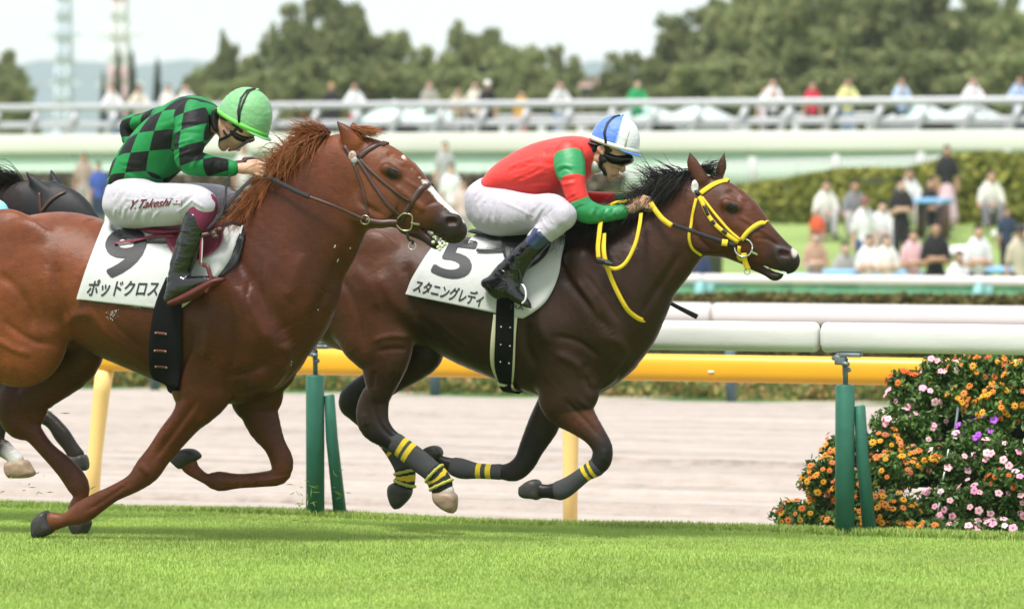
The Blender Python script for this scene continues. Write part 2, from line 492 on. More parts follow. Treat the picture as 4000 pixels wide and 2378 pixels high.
# ================================================================== HORSES
Y5, Y9, YB = 18.55, 17.22, 18.35
def add_veins(m):
    n, l = m.node_tree.nodes, m.node_tree.links; b = n['Principled BSDF']; old = b.inputs['Normal'].links[0].from_socket
    t = n.new('ShaderNodeTexCoord'); z = n.new('ShaderNodeTexNoise'); z.inputs['Scale'].default_value = 5; z.inputs['Detail'].default_value = 3; l.new(t.outputs['Object'], z.inputs['Vector'])
    mxv = n.new('ShaderNodeVectorMath'); mxv.operation = 'MULTIPLY_ADD'; mxv.inputs[1].default_value = (.35, .35, .35); l.new(z.outputs['Color'], mxv.inputs[0]); l.new(t.outputs['Object'], mxv.inputs[2])
    v = n.new('ShaderNodeTexVoronoi'); v.feature = 'DISTANCE_TO_EDGE'; v.inputs['Scale'].default_value = 3.8; l.new(mxv.outputs[0], v.inputs['Vector'])
    mr = n.new('ShaderNodeMapRange'); mr.interpolation_type = 'SMOOTHSTEP'; mr.inputs[1].default_value = .0; mr.inputs[2].default_value = .10; mr.inputs[3].default_value = 1; mr.inputs[4].default_value = 0; l.new(v.outputs['Distance'], mr.inputs[0])
    z2 = n.new('ShaderNodeTexNoise'); z2.inputs['Scale'].default_value = 2.6; l.new(t.outputs['Object'], z2.inputs['Vector']); m2 = n.new('ShaderNodeMapRange'); m2.inputs[1].default_value = .52; m2.inputs[2].default_value = .68; l.new(z2.outputs[0], m2.inputs[0])
    mu = n.new('ShaderNodeMath'); mu.operation = 'MULTIPLY'; l.new(mr.outputs[0], mu.inputs[0]); l.new(m2.outputs[0], mu.inputs[1])
    bp = n.new('ShaderNodeBump'); bp.inputs['Strength'].default_value = .32; bp.inputs['Distance'].default_value = .004; l.new(mu.outputs[0], bp.inputs['Height']); l.new(old, bp.inputs['Normal']); l.new(bp.outputs[0], b.inputs['Normal'])
    # fine hair: short streaks of lighter and darker coat
    src = b.inputs['Base Color'].links[0].from_socket; mpz = n.new('ShaderNodeMapping'); mpz.inputs['Scale'].default_value = (1, 1, 3.5); mpz.inputs['Rotation'].default_value = (0, .6, 0); l.new(t.outputs['Object'], mpz.inputs[0])
    for sc_, am_ in ((150, .30), (28, .16)):
        zf = n.new('ShaderNodeTexNoise'); zf.inputs['Scale'].default_value = sc_; zf.inputs['Detail'].default_value = 4; l.new(mpz.outputs[0], zf.inputs['Vector'])
        mf = n.new('ShaderNodeMapRange'); mf.inputs[1].default_value = .3; mf.inputs[2].default_value = .7; mf.inputs[3].default_value = 1 - am_; mf.inputs[4].default_value = 1 + am_; l.new(zf.outputs[0], mf.inputs[0])
        sv_ = n.new('ShaderNodeVectorMath'); sv_.operation = 'SCALE'; l.new(src, sv_.inputs[0]); l.new(mf.outputs[0], sv_.inputs['Scale']); src = sv_.outputs[0]
    l.new(src, b.inputs['Base Color'])
    # sweat: some wet, darker and glossier zones
    z3 = n.new('ShaderNodeTexNoise'); z3.inputs['Scale'].default_value = 3.2; z3.inputs['Detail'].default_value = 5; l.new(t.outputs['Object'], z3.inputs['Vector']); m3 = n.new('ShaderNodeMapRange'); m3.inputs[1].default_value = .4; m3.inputs[2].default_value = .65; m3.inputs[3].default_value = .40; m3.inputs[4].default_value = .26
    l.new(z3.outputs[0], m3.inputs[0]); l.new(m3.outputs[0], b.inputs['Roughness'])
def hoof_mesh(mb, Yp, px, w, m=0):
    """hoof: outline polygon seen from the side, given thickness w (half), rounded"""
    px = resample(list(px) + [px[0]], 25)[:-1]
    P = np.array([up(q, Yp) for q in px]); c = P.mean(0)
    V = []; ks = [(-1, .55), (-.85, .82), (-.45, .97), (0, 1), (.45, .97), (.85, .82), (1, .55)]
    for ky, ks_ in ks:
        for p in P:
            q = c + (p - c) * ks_; V.append((q[0], Yp + ky * w, q[2]))
    n = len(P); F = []
    for j in range(len(ks) - 1):
        for i in range(n): F.append((j * n + i, j * n + (i + 1) % n, (j + 1) * n + (i + 1) % n, (j + 1) * n + i))
    V.append((c[0], Yp - w, c[2])); V.append((c[0], Yp + w, c[2]))
    for i in range(n):
        F.append((len(V) - 2, (i + 1) % n, i)); q = (len(ks) - 1) * n; F.append((len(V) - 1, q + i, q + (i + 1) % n))
    mb.add(V, F, m)

# ---------------- chestnut horse, number 9
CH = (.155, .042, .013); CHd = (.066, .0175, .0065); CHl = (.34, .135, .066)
def h9_chains():
    Y = Y9; C = []
    def ch(st, **k): c = Chain(Y, st, sq=True, **k); C.append(c); return c
    # trunk
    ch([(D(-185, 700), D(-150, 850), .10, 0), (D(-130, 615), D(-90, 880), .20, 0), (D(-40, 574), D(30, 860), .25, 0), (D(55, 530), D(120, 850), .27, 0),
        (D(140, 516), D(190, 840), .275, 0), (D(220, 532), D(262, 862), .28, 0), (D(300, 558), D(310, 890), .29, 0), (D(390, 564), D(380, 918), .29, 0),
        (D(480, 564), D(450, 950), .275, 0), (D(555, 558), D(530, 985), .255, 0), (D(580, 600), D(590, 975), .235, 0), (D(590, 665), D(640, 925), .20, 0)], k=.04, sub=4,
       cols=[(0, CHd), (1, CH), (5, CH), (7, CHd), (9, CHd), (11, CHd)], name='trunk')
    # neck
    ch([(D(500, 570), D(640, 965), .235, 0), (D(563, 522), D(724, 892), .21, 0), (D(620, 458), D(777, 777), .165, 0), (D(682, 392), D(820, 692), .135, 0),
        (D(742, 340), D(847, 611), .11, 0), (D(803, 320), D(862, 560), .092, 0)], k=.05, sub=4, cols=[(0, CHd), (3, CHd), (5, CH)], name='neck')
    # head
    hd = [(.085, .024, .009), (.165, .050, .018), (.11, .034, .013), (.07, .024, .012), (.024, .014, .012)]
    ch([(D(838, 326), D(862, 545), .082, 0), (D(892, 334), D(892, 549), .088, 0), (D(946, 357), D(928, 553), .09, 0), (D(998, 402), D(968, 562), .076, 0),
        (D(1040, 452), D(1005, 568), .062, 0), (c2(765, 1392), c5(655, 248), .053, 0), (c2(835, 1456), c5(735, 315), .052, 0), (c5(880, 172), c5(790, 350), .052, 0), (c5(893, 205), c5(835, 340), .046, 0)], k=.035, sub=4,
       cols=[(0, hd[0]), (2, hd[1]), (3, hd[2]), (5, hd[3]), (6, hd[4]), (7, hd[4])], name='head')
    ch([(D(860, 470), D(880, 553), .085, 0), (D(915, 470), D(930, 556), .08, 0)], k=.03, cols=[(0, hd[2])])          # jowl
    ch([(c5(500, 215), c5(500, 295), .045, 0), (c5(600, 238), c5(582, 325), .036, 0), (c5(668, 280), c5(638, 352), .030, 0), (c5(722, 332), c5(684, 386), .030, 0), (c5(738, 365), c5(708, 398), .026, 0)], k=.010, cols=[(0, hd[3]), (1, hd[4])])   # lower jaw
    for s in (-1, 1):
        ch([(c5(795, 145), c5(780, 262), .034, s * .026), (c5(855, 150), c5(842, 262), .030, s * .028)], k=.015, cols=[(0, hd[4])])   # nostril wing
        ch([(D(938, 398), D(944, 424), .02, s * .083), (D(972, 412), D(962, 434), .014, s * .077)], k=.02, cols=[(0, hd[2])])       # brow
        ch([(D(975, 455), D(970, 470), .012, s * .075), (D(1030, 500), D(1024, 512), .008, s * .062)], k=.018, cols=[(0, hd[1])])   # facial crest
        ch([(D(880, 462), D(893, 546), .02, s * .078), (D(912, 450), D(925, 545), .016, s * .08)], k=.025, cols=[(0, hd[2])])       # cheek
    # near fore
    f = -.125
    ch([(D(405, 800), D(560, 790), .09, f + .0), (D(410, 900), D(575, 930), .095, f), (c4(1230, 1400), c4(1560, 1470), .085, f), (c7(1190, 120), c7(1410, 205), .072, f), (c7(1085, 265), c7(1295, 325), .058, f),
        (c7(1003, 395), c7(1190, 445), .046, f), (c7(932, 480), c7(1110, 560), .043, f), (c7(868, 570), c7(990, 650), .036, f), (c7(745, 640), c7(838, 722), .027, f),
        (c7(635, 690), c7(725, 800), .029, f), (c7(520, 752), c7(615, 880), .035, f), (c7(435, 822), c7(480, 908), .029, f), (c7(345, 815), c7(385, 940), .033, f), (c7(320, 830), c7(355, 950), .03, f)], k=.035, sub=3,
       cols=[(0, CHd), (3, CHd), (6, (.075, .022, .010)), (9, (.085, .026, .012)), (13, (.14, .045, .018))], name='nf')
    f = .125
    ch([(D(560, 900), D(690, 850), .085, f), (D(560, 985), D(690, 930), .08, f), (c7(1640, 100), c7(1905, 0), .07, f), (c7(1705, 220), c7(1945, 200), .058, f), (c7(1810, 340), c7(1990, 360), .046, f),
        (c7(1870, 460), c7(2030, 470), .043, f), (c7(1880, 520), c7(1985, 600), .04, f), (c7(1790, 535), c7(1840, 637), .034, f), (c7(1640, 546), c7(1655, 650), .027, f),
        (c7(1520, 530), c7(1510, 668), .031, f), (c7(1450, 552), c7(1400, 612), .028, f), (c7(1372, 490), c7(1300, 555), .031, f), (c7(1362, 455), c7(1255, 515), .032, f)], k=.035, sub=3,
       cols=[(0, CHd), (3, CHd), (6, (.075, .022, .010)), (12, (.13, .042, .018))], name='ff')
    f = -.16
    ch([(D(-90, 600), D(120, 640), .10, f + .04), (D(-100, 720), D(150, 760), .115, f), (D(-70, 820), D(165, 810), .105, f), (D(-60, 880), D(110, 860), .09, f), (D(-130, 920), D(0, 918), .07, f),
        (D(-190, 935), D(-110, 985), .05, f), (D(-230, 985), D(-175, 1030), .04, f), (D(-280, 1080), D(-235, 1100), .028, f), (D(-320, 1170), D(-270, 1190), .034, f), (D(-345, 1215), D(-300, 1235), .03, f)], k=.04, sub=3,
       cols=[(0, CH), (3, CH), (9, CHd)], name='nh')
    f = .15
    ch([(D(60, 640), D(230, 720), .12, f), (D(90, 760), D(262, 850), .11, f), (c4(330, 1130), c4(700, 1190), .095, f), (c4(160, 1290), c4(520, 1370), .075, f), (c4(10, 1440), c4(370, 1470), .06, f),
        (c7(-20, 20), c7(325, 130), .05, f), (c7(0, 150), c7(290, 195), .045, f), (c7(110, 240), c7(330, 270), .034, f), (c7(240, 375), c7(410, 390), .028, f), (c7(370, 525), c7(545, 500), .03, f),
        (c7(465, 650), c7(608, 590), .037, f), (c7(510, 715), c7(612, 690), .03, f), (c7(470, 790), c7(600, 800), .033, f), (c7(478, 860), c7(615, 850), .034, f)], k=.035, sub=3,
       cols=[(0, CHd), (3, CHd), (8, CHd), (13, (.13, .042, .018))], name='fh')
    # ears
    for tip, b0, b1, m0, m1, dy in ((c2(20, 835), c2(62, 1015), c2(212, 985), c2(40, 925), c2(140, 915), -.050), (c2(140, 845), c2(120, 930), c2(215, 930), c2(122, 890), c2(172, 880), .05)):
        mx_ = ((b0[0] + b1[0]) / 2, (b0[1] + b1[1]) / 2)
        def L(a, b, t): return (a[0] + (b[0] - a[0]) * t, a[1] + (b[1] - a[1]) * t)
        ch([(b0, b1, .030, dy), (m0, m1, .024, dy * 1.1), (L(m0, tip, .6), L(m1, tip, .6), .014, dy * 1.15), (L(m0, tip, .97), L(m1, tip, .96), .004, dy * 1.15)], k=.015, cols=[(0, CH), (2, CHd), (3, (.03, .015, .01))], sub=4)
    # muscle relief
    def bump(a, b, w, dy, k=.04): ch([(a, b, w, dy)] * 1 + [((a[0] + 14, a[1] + 8), (b[0] + 14, b[1] + 8), w, dy)], k=k, cols=[(0, CHd)])
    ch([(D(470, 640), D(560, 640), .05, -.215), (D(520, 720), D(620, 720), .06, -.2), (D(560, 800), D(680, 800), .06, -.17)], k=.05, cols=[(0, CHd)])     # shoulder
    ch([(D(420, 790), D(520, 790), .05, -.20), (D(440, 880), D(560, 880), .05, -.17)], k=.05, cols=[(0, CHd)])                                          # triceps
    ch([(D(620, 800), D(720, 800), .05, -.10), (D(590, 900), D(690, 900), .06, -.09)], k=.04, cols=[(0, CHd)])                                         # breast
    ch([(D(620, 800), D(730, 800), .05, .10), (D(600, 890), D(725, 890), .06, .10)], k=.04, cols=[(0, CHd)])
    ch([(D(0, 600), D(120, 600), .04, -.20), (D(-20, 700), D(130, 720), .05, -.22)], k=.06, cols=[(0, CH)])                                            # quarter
    # grooves
    # nostril, mouth
    for s in (-1, 1):
        ch([(c5(810, 172), c5(806, 240), .024, s * .066), (c5(850, 175), c5(846, 238), .022, s * .062)], k=.008, op='sub')
    ch([(c5(610, 232), c5(610, 240), .05, 0), (c5(690, 282), c5(684, 300), .07, 0), (c5(760, 345), c5(745, 375), .07, 0)], k=.005, op='sub')
    return C
# ---------------- bay horse, number 5
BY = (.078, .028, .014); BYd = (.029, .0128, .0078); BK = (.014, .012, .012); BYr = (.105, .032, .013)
def h5_chains():
    Y = Y5; C = []
    def ch(st, **k): c = Chain(Y, st, sq=True, **k); C.append(c); return c
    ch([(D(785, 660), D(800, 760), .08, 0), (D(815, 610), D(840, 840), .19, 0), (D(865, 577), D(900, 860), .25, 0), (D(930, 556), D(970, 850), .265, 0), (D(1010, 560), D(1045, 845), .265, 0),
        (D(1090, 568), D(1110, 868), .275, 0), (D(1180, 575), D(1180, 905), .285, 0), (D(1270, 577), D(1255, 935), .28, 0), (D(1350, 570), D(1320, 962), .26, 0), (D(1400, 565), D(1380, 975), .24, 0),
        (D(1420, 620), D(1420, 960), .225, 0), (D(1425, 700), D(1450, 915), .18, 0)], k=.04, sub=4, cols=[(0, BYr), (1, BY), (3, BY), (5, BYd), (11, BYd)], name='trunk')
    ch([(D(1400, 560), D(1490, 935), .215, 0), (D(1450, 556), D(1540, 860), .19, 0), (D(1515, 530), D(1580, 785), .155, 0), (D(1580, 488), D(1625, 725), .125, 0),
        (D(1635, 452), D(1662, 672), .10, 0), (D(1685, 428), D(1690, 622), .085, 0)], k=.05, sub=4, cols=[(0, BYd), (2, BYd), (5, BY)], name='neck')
    hb = [BY, (.090, .028, .013), (.072, .023, .011), (.036, .015, .010), (.016, .011, .009)]
    ch([(D(1700, 424), D(1692, 612), .08, 0), (D(1748, 432), D(1722, 620), .088, 0), (D(1806, 466), D(1762, 630), .09, 0), (D(1848, 518), D(1803, 645), .074, 0),
        (D(1886, 560), D(1840, 655), .058, 0), (D(1915, 588), D(1872, 660), .049, 0), (D(1933, 604), D(1898, 664), .046, 0), (D(1936, 616), D(1908, 660), .043, 0)], k=.035, sub=4,
       cols=[(0, hb[0]), (2, hb[1]), (3, hb[2]), (5, hb[3]), (6, hb[4])], name='head')
    ch([(D(1690, 530), D(1705, 612), .08, 0), (D(1735, 540), D(1745, 624), .076, 0)], k=.03, cols=[(0, hb[2])])
    ch([(D(1830, 640), D(1828, 656), .032, 0), (D(1868, 655), D(1864, 672), .026, 0), (D(1893, 664), D(1882, 684), .027, 0), (D(1905, 664), D(1898, 680), .022, 0)], k=.012, cols=[(0, hb[3]), (1, hb[4])])
    for s in (-1, 1):
        ch([(D(1898, 598), D(1890, 636), .028, s * .024), (D(1920, 605), D(1912, 640), .024, s * .028)], k=.015, cols=[(0, hb[4])])
        ch([(D(1765, 484), D(1772, 508), .02, s * .082), (D(1800, 494), D(1792, 516), .014, s * .076)], k=.02, cols=[(0, hb[1])])
        ch([(D(1800, 540), D(1795, 553), .012, s * .074), (D(1850, 578), D(1845, 590), .008, s * .060)], k=.018, cols=[(0, hb[1])])
        ch([(D(1708, 528), D(1722, 612), .02, s * .076), (D(1742, 520), D(1750, 612), .016, s * .078)], k=.025, cols=[(0, hb[2])])
    # near fore (knee forward)
    f = -.115
    ch([(D(1310, 800), D(1450, 800), .085, f), (D(1300, 880), D(1460, 900), .09, f), (D(1312, 945), D(1462, 950), .085, f), (c8(1430, 60), c8(1795, 30), .072, f), (c8(1560, 175), c8(1850, 150), .058, f),
        (c8(1705, 275), c8(1905, 270), .045, f), (c8(1790, 370), c8(1938, 370), .043, f), (c8(1790, 430), c8(1925, 480), .042, f), (c8(1755, 475), c8(1885, 530), .036, f), (c8(1695, 520), c8(1795, 575), .029, f),
        (c8(1605, 580), c8(1700, 655), .03, f), (c8(1540, 605), c8(1605, 720), .034, f), (c8(1470, 622), c8(1490, 717), .028, f), (c8(1430, 610), c8(1410, 720), .032, f)], k=.035, sub=3,
       cols=[(0, BYd), (3, BYd), (4, BY), (6, BK), (13, BK)], name='nf')
    f = .115
    ch([(D(1330, 850), D(1470, 850), .08, f), (D(1330, 930), D(1465, 930), .08, f), (c8(1395, 60), c8(1640, 110), .068, f), (c8(1345, 190), c8(1560, 250), .056, f), (c8(1290, 340), c8(1462, 390), .046, f),
        (c8(1258, 430), c8(1400, 500), .042, f), (c8(1210, 470), c8(1300, 590), .038, f), (c8(1140, 484), c8(1165, 585), .031, f), (c8(1000, 480), c8(1010, 578), .028, f),
        (c8(905, 448), c8(870, 575), .034, f), (c8(830, 440), c8(790, 530), .030, f), (c8(765, 425), c8(735, 480), .028, f), (c8(735, 400), c8(700, 450), .03, f)], k=.035, sub=3,
       cols=[(0, BYd), (2, (.03, .016, .012)), (4, BK), (12, BK)], name='ff')
    f = -.15
    ch([(D(820, 640), D(980, 640), .09, f + .03), (D(800, 730), D(1010, 740), .105, f), (D(815, 800), D(1015, 800), .11, f), (D(875, 860), D(1003, 855), .09, f), (c5(210, 1230), c5(490, 1260), .072, f),
        (c5(235, 1380), c5(415, 1410), .056, f), (c8(185, 30), c8(400, 30), .047, f), (c8(160, 130), c8(385, 125), .044, f), (c8(175, 225), c8(405, 200), .042, f), (c8(280, 320), c8(455, 262), .036, f),
        (c8(425, 410), c8(505, 305), .029, f), (c8(530, 500), c8(620, 385), .029, f), (c8(640, 580), c8(745, 495), .035, f), (c8(665, 625), c8(800, 560), .031, f), (c8(692, 670), c8(825, 625), .033, f), (c8(705, 690), c8(845, 660), .032, f)], k=.035, sub=3,
       cols=[(0, BY), (2, BY), (4, BYd), (7, (.03, .018, .014)), (9, BK), (13, BK), (14, (.6, .57, .54)), (15, (.6, .57, .54))], name='nh')
    f = .15
    ch([(D(960, 700), D(1060, 740), .12, f), (D(950, 800), D(1085, 845), .10, f), (c5(470, 1090), c5(740, 1200), .09, f), (c5(290, 1220), c5(560, 1330), .075, f), (c5(110, 1330), c5(400, 1420), .06, f),
        (c5(35, 1420), c5(270, 1484), .05, f), (c8(60, 100), c8(270, 70), .045, f), (c8(150, 190), c8(330, 160), .037, f), (c8(305, 330), c8(440, 290), .03, f), (c8(400, 460), c8(520, 420), .031, f),
        (c8(435, 530), c8(565, 540), .035, f), (c8(440, 590), c8(560, 610), .031, f), (c8(430, 620), c8(545, 660), .033, f), (c8(425, 640), c8(540, 680), .032, f)], k=.035, sub=3,
       cols=[(0, BYd), (3, BYd), (4, BK), (13, BK)], name='fh')
    def L(a, b, t): return (a[0] + (b[0] - a[0]) * t, a[1] + (b[1] - a[1]) * t)
    for tip, b0, b1, m0, m1, dy in ((c3(165, 1055), c3(190, 1260), c3(305, 1250), c3(145, 1150), c3(240, 1150), -.045), (c3(410, 1053), c3(345, 1225), c3(400, 1245), c3(357, 1150), c3(424, 1170), .05)):
        ch([(b0, b1, .028, dy), (m0, m1, .022, dy * 1.1), (L(m0, tip, .6), L(m1, tip, .6), .014, dy * 1.15), (L(m0, tip, .97), L(m1, tip, .96), .004, dy * 1.15)], k=.015, cols=[(0, BY), (1.5, BY), (2.6, BYd), (3, BK)], sub=4)
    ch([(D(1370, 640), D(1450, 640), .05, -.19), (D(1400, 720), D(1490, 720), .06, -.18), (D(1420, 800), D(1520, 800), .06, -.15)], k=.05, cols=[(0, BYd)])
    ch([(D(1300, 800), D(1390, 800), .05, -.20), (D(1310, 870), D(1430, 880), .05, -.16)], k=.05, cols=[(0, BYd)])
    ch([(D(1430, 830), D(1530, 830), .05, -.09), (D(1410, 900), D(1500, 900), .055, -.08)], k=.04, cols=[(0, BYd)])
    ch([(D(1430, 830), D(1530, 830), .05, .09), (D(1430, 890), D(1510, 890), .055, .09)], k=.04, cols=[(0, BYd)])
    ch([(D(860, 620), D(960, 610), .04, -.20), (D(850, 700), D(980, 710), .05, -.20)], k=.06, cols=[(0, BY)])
    for s in (-1, 1):
        ch([(c6(808, 392), c6(800, 466), .024, s * .064), (c6(848, 400), c6(842, 464), .022, s * .060)], k=.008, op='sub')
    ch([(D(1862, 645), D(1862, 650), .06, 0), (D(1890, 657), D(1889, 662), .07, 0), (D(1915, 662), D(1915, 668), .07, 0)], k=.005, op='sub')
    return C
# ---------------- black horse behind, mostly hidden
def hb_chains():
    Y = YB; C = []; B1 = (.022, .016, .014)
    def ch(st, **k): c = Chain(Y, st, sq=True, **k); C.append(c); return c
    x = -620
    ch([(D(x - 150, 700), D(x - 140, 800), .1, 0), (D(x - 80, 610), D(x - 50, 850), .22, 0), (D(x + 40, 580), D(x + 70, 850), .26, 0), (D(x + 200, 610), D(x + 200, 880), .27, 0), (D(x + 340, 600), D(x + 340, 930), .25, 0),
        (D(x + 420, 590), D(x + 440, 930), .22, 0), (D(x + 480, 660), D(x + 510, 880), .17, 0)], k=.04, sub=4)
    ch([(D(-230, 590), D(-110, 900), .2, 0), (D(-140, 540), D(-50, 770), .15, 0), (D(-60, 478), D(20, 660), .115, 0), (D(15, 445), D(75, 600), .09, 0), (D(60, 440), D(100, 590), .08, 0)], k=.05, sub=4)
    ch([(D(72, 446), D(80, 580), .08, 0), (D(118, 446), D(110, 600), .085, 0), (D(165, 462), D(140, 600), .08, 0), (D(200, 495), D(170, 605), .065, 0), (D(228, 535), D(200, 612), .052, 0), (D(262, 580), D(230, 625), .045, 0)], k=.03, sub=4)
    for tip, b0, b1, dy in ((D(63, 420), D(92, 478), D(128, 470), -.045), (D(124, 415), D(128, 455), D(152, 458), .05)):
        def L(a, b, t): return (a[0] + (b[0] - a[0]) * t, a[1] + (b[1] - a[1]) * t)
        ch([(b0, b1, .026, dy), (L(b0, tip, .45), L(b1, tip, .42), .020, dy), (L(b0, tip, .8), L(b1, tip, .8), .011, dy), (L(b0, tip, .97), L(b1, tip, .97), .004, dy)], k=.012, sub=4)
    f = -.1
    ch([(D(-230, 800), D(-110, 800), .08, f), (D(-180, 880), D(-60, 860), .07, f), (D(-110, 930), D(10, 905), .05, f), (D(-30, 990), D(45, 920), .043, f), (c7(-50, 200), c7(60, 180), .034, f), (c7(-60, 400), c7(20, 290), .03, f), (c7(-30, 410), c7(70, 330), .033, f), (c7(40, 450), c7(130, 400), .034, f), (c7(50, 475), c7(170, 440), .034, f)], k=.03,
       cols=[(0, B1), (6, B1), (7, (.6, .58, .56)), (8, (.6, .58, .56))])
    f = .1
    ch([(D(-160, 860), D(-40, 830), .07, f), (D(-60, 930), D(50, 890), .05, f), (D(10, 960), D(80, 915), .045, f), (c7(190, 130), c7(330, 100), .04, f), (c7(300, 200), c7(420, 180), .034, f), (c7(380, 310), c7(480, 250), .036, f), (c7(450, 395), c7(530, 330), .032, f), (c7(470, 440), c7(585, 405), .033, f)], k=.03)
    return C
G_, Rg = -1, 1
def S4(*a): return [c4(*q) for q in a]
def S5(*a): return [c5(*q) for q in a]
def S7(*a): return [c7(*q) for q in a]
def S8(*a): return [c8(*q) for q in a]
STROKES = {9: [
    (S4((1600, 380), (1720, 600), (1900, 860), (2020, 1080)), .045, -.011, 0), (S4((2360, 360), (2260, 600), (2140, 860), (2080, 1020)), .022, -.009, 0),
    (S4((1480, 620), (1500, 800), (1480, 1000), (1420, 1200)), .035, .012, 0), (S4((1700, 640), (1800, 860), (1880, 1050), (1900, 1180)), .04, .012, 0),
    (S4((1600, 700), (1640, 880), (1650, 1100), (1600, 1250)), .022, -.008, 0), (S4((1380, 900), (1340, 1100), (1260, 1240), (1230, 1340)), .022, -.010, 0),
    (S4((1560, 1280), (1720, 1260), (1850, 1180)), .020, -.009, 0), (S4((2010, 1150), (1930, 1270), (1780, 1370), (1600, 1420)), .018, -.010, 0), (S4((1950, 1050), (1960, 1160), (1900, 1240)), .03, .010, 0),
    (S4((430, 480), (455, 660), (470, 800), (480, 920)), .030, -.014, 0), (S4((480, 930), (560, 860), (680, 840)), .028, .010, 0), (S4((350, 500), (380, 720), (400, 900), (370, 1060)), .05, .012, 0),
    (S4((0, 560), (140, 640), (240, 800), (270, 960)), .030, -.009, 0), (S4((60, 880), (200, 1000), (360, 1070)), .022, -.007, 0), (S4((0, 1010), (120, 1080), (250, 1130)), .022, .007, 0), (S4((520, 170), (545, 200)), .03, .008, 0),
    (S4((620, 700), (720, 900), (900, 1100), (1050, 1200)), .025, .005, 0), (S4((760, 800), (900, 980), (1040, 1100)), .018, -.004, 0),
    (S4((1760, 560), (1740, 760), (1780, 900)), .014, -.005, 0), (S4((1840, 480), (1850, 700), (1900, 880)), .014, .005, 0), (S4((2080, 420), (2040, 600), (1980, 760)), .04, .008, 0),
    (S7((1380, 30), (1240, 210), (1120, 360), (1030, 470)), .016, -.007, 0), (S7((1300, 30), (1150, 230), (1050, 360)), .022, .006, 0), (S7((1450, 90), (1320, 260), (1180, 420)), .014, .005, 0), (S7((880, 610), (760, 690), (640, 770), (560, 810)), .010, -.005, 0), (S7((950, 480), (1010, 560)), .02, .006, 0),
    (S7((1840, 20), (1890, 180), (1930, 330), (1950, 450)), .013, -.006, 0), (S7((1900, 560), (1780, 590), (1640, 600), (1520, 610)), .009, -.004, 0), (S7((200, 60), (180, 180), (260, 300), (420, 480)), .012, -.006, 0), (S7((120, 110), (160, 200)), .02, .006, 0),
    ([c2(430, 1250), c2(520, 1310), c2(640, 1370), c2(720, 1440)], .010, .005, 0), ([c2(560, 1440), c2(660, 1400), c2(760, 1440)], .010, -.004, 0), ([c2(380, 1130), c2(470, 1150), c2(520, 1230)], .014, .006, 0), ([c2(300, 1090), c2(350, 1070), c2(420, 1090)], .016, -.006, 0), ([c2(100, 1240), c2(130, 1400), c5(180, 100), c5(300, 170)], .016, -.008, 0)],
  5: [(S5((1560, 420), (1660, 620), (1830, 820), (1960, 1020)), .028, -.012, 0), (S5((2380, 420), (2300, 560), (2200, 720), (2130, 860)), .020, -.009, 0), (S5((1700, 600), (1800, 740), (1880, 900)), .020, .009, 0), (S5((1770, 560), (1900, 740), (1990, 900)), .014, -.006, 0),
    (S5((1480, 700), (1480, 900), (1520, 1080)), .035, .011, 0), (S5((1380, 880), (1370, 1060), (1420, 1220)), .025, -.012, 0), (S5((1560, 1000), (1720, 1040), (1850, 1150)), .018, -.007, 0), (S5((1560, 1120), (1700, 1200), (1760, 1320)), .025, .008, 0),
    (S5((2010, 1150), (1930, 1290), (1800, 1400)), .018, -.010, 0), (S5((1960, 1000), (2000, 1120), (1940, 1230)), .03, .011, 0), (S5((1760, 1180), (1745, 1280), (1790, 1400)), .016, -.008, 0),
    (S5((520, 480), (560, 640), (580, 800), (575, 900)), .028, -.012, 0), (S5((330, 560), (460, 760), (550, 900)), .05, .012, 0), (S5((300, 1040), (420, 1000), (540, 1010)), .018, .007, 0), (S5((320, 1110), (440, 1090), (520, 1100)), .016, -.006, 0), (S5((60, 560), (180, 760), (230, 960), (240, 1120)), .028, -.010, 0),
    (S5((140, 500), (280, 640), (360, 840)), .04, .008, 0), (S5((640, 880), (760, 1000), (900, 1130)), .02, -.005, 0), (S5((720, 860), (860, 1000), (1000, 1120)), .02, .004, 0), (S5((300, 1240), (280, 1380)), .016, -.007, 0), (S5((2080, 380), (1990, 560), (1960, 700)), .04, .008, 0),
    (S8((1600, 40), (1720, 170), (1840, 310)), .013, -.006, 0), (S8((1680, 20), (1800, 150), (1880, 300)), .016, .005, 0), (S8((1860, 380), (1850, 470)), .018, .005, 0), (S8((280, 20), (290, 140), (340, 240), (440, 330)), .013, -.006, 0), (S8((210, 130), (230, 220)), .02, .007, 0),
    ([c6(470, 170), c6(560, 230), c6(660, 300), c6(740, 370)], .010, .005, 0), ([c6(560, 330), c6(650, 330), c6(730, 380)], .010, -.004, 0), ([c3(440, 1370), c3(520, 1400), c3(560, 1470)], .014, .005, 0), ([c3(370, 1350), c3(400, 1340), c3(470, 1390)], .014, -.006, 0), ([c6(120, 60), c6(140, 200), c6(200, 340), c6(300, 420)], .016, -.008, 0), ([c6(330, 120), c6(400, 260), c6(470, 300)], .02, -.005, 0)]}
coat_m = mat('horse_coat', (.2, .08, .04), rough=.40, spec=.24, attr='coat', var=.16, vscale=11, bump=.22, bscale=260, bump2=[(.40, 8), (.16, 30)])
add_veins(coat_m)
hoof_dark = mat('hoof_horn_dark', (.035, .033, .03), rough=.5, var=.3, vscale=25, bump=.3, bscale=60)
hoof_pale = mat('hoof_horn_pale', (.30, .21, .14), rough=.5, var=.35, vscale=25, bump=.3, bscale=60)
eye_m = mat('horse_eye', (.006, .005, .005), rough=.08, spec=.5, coat=.3)
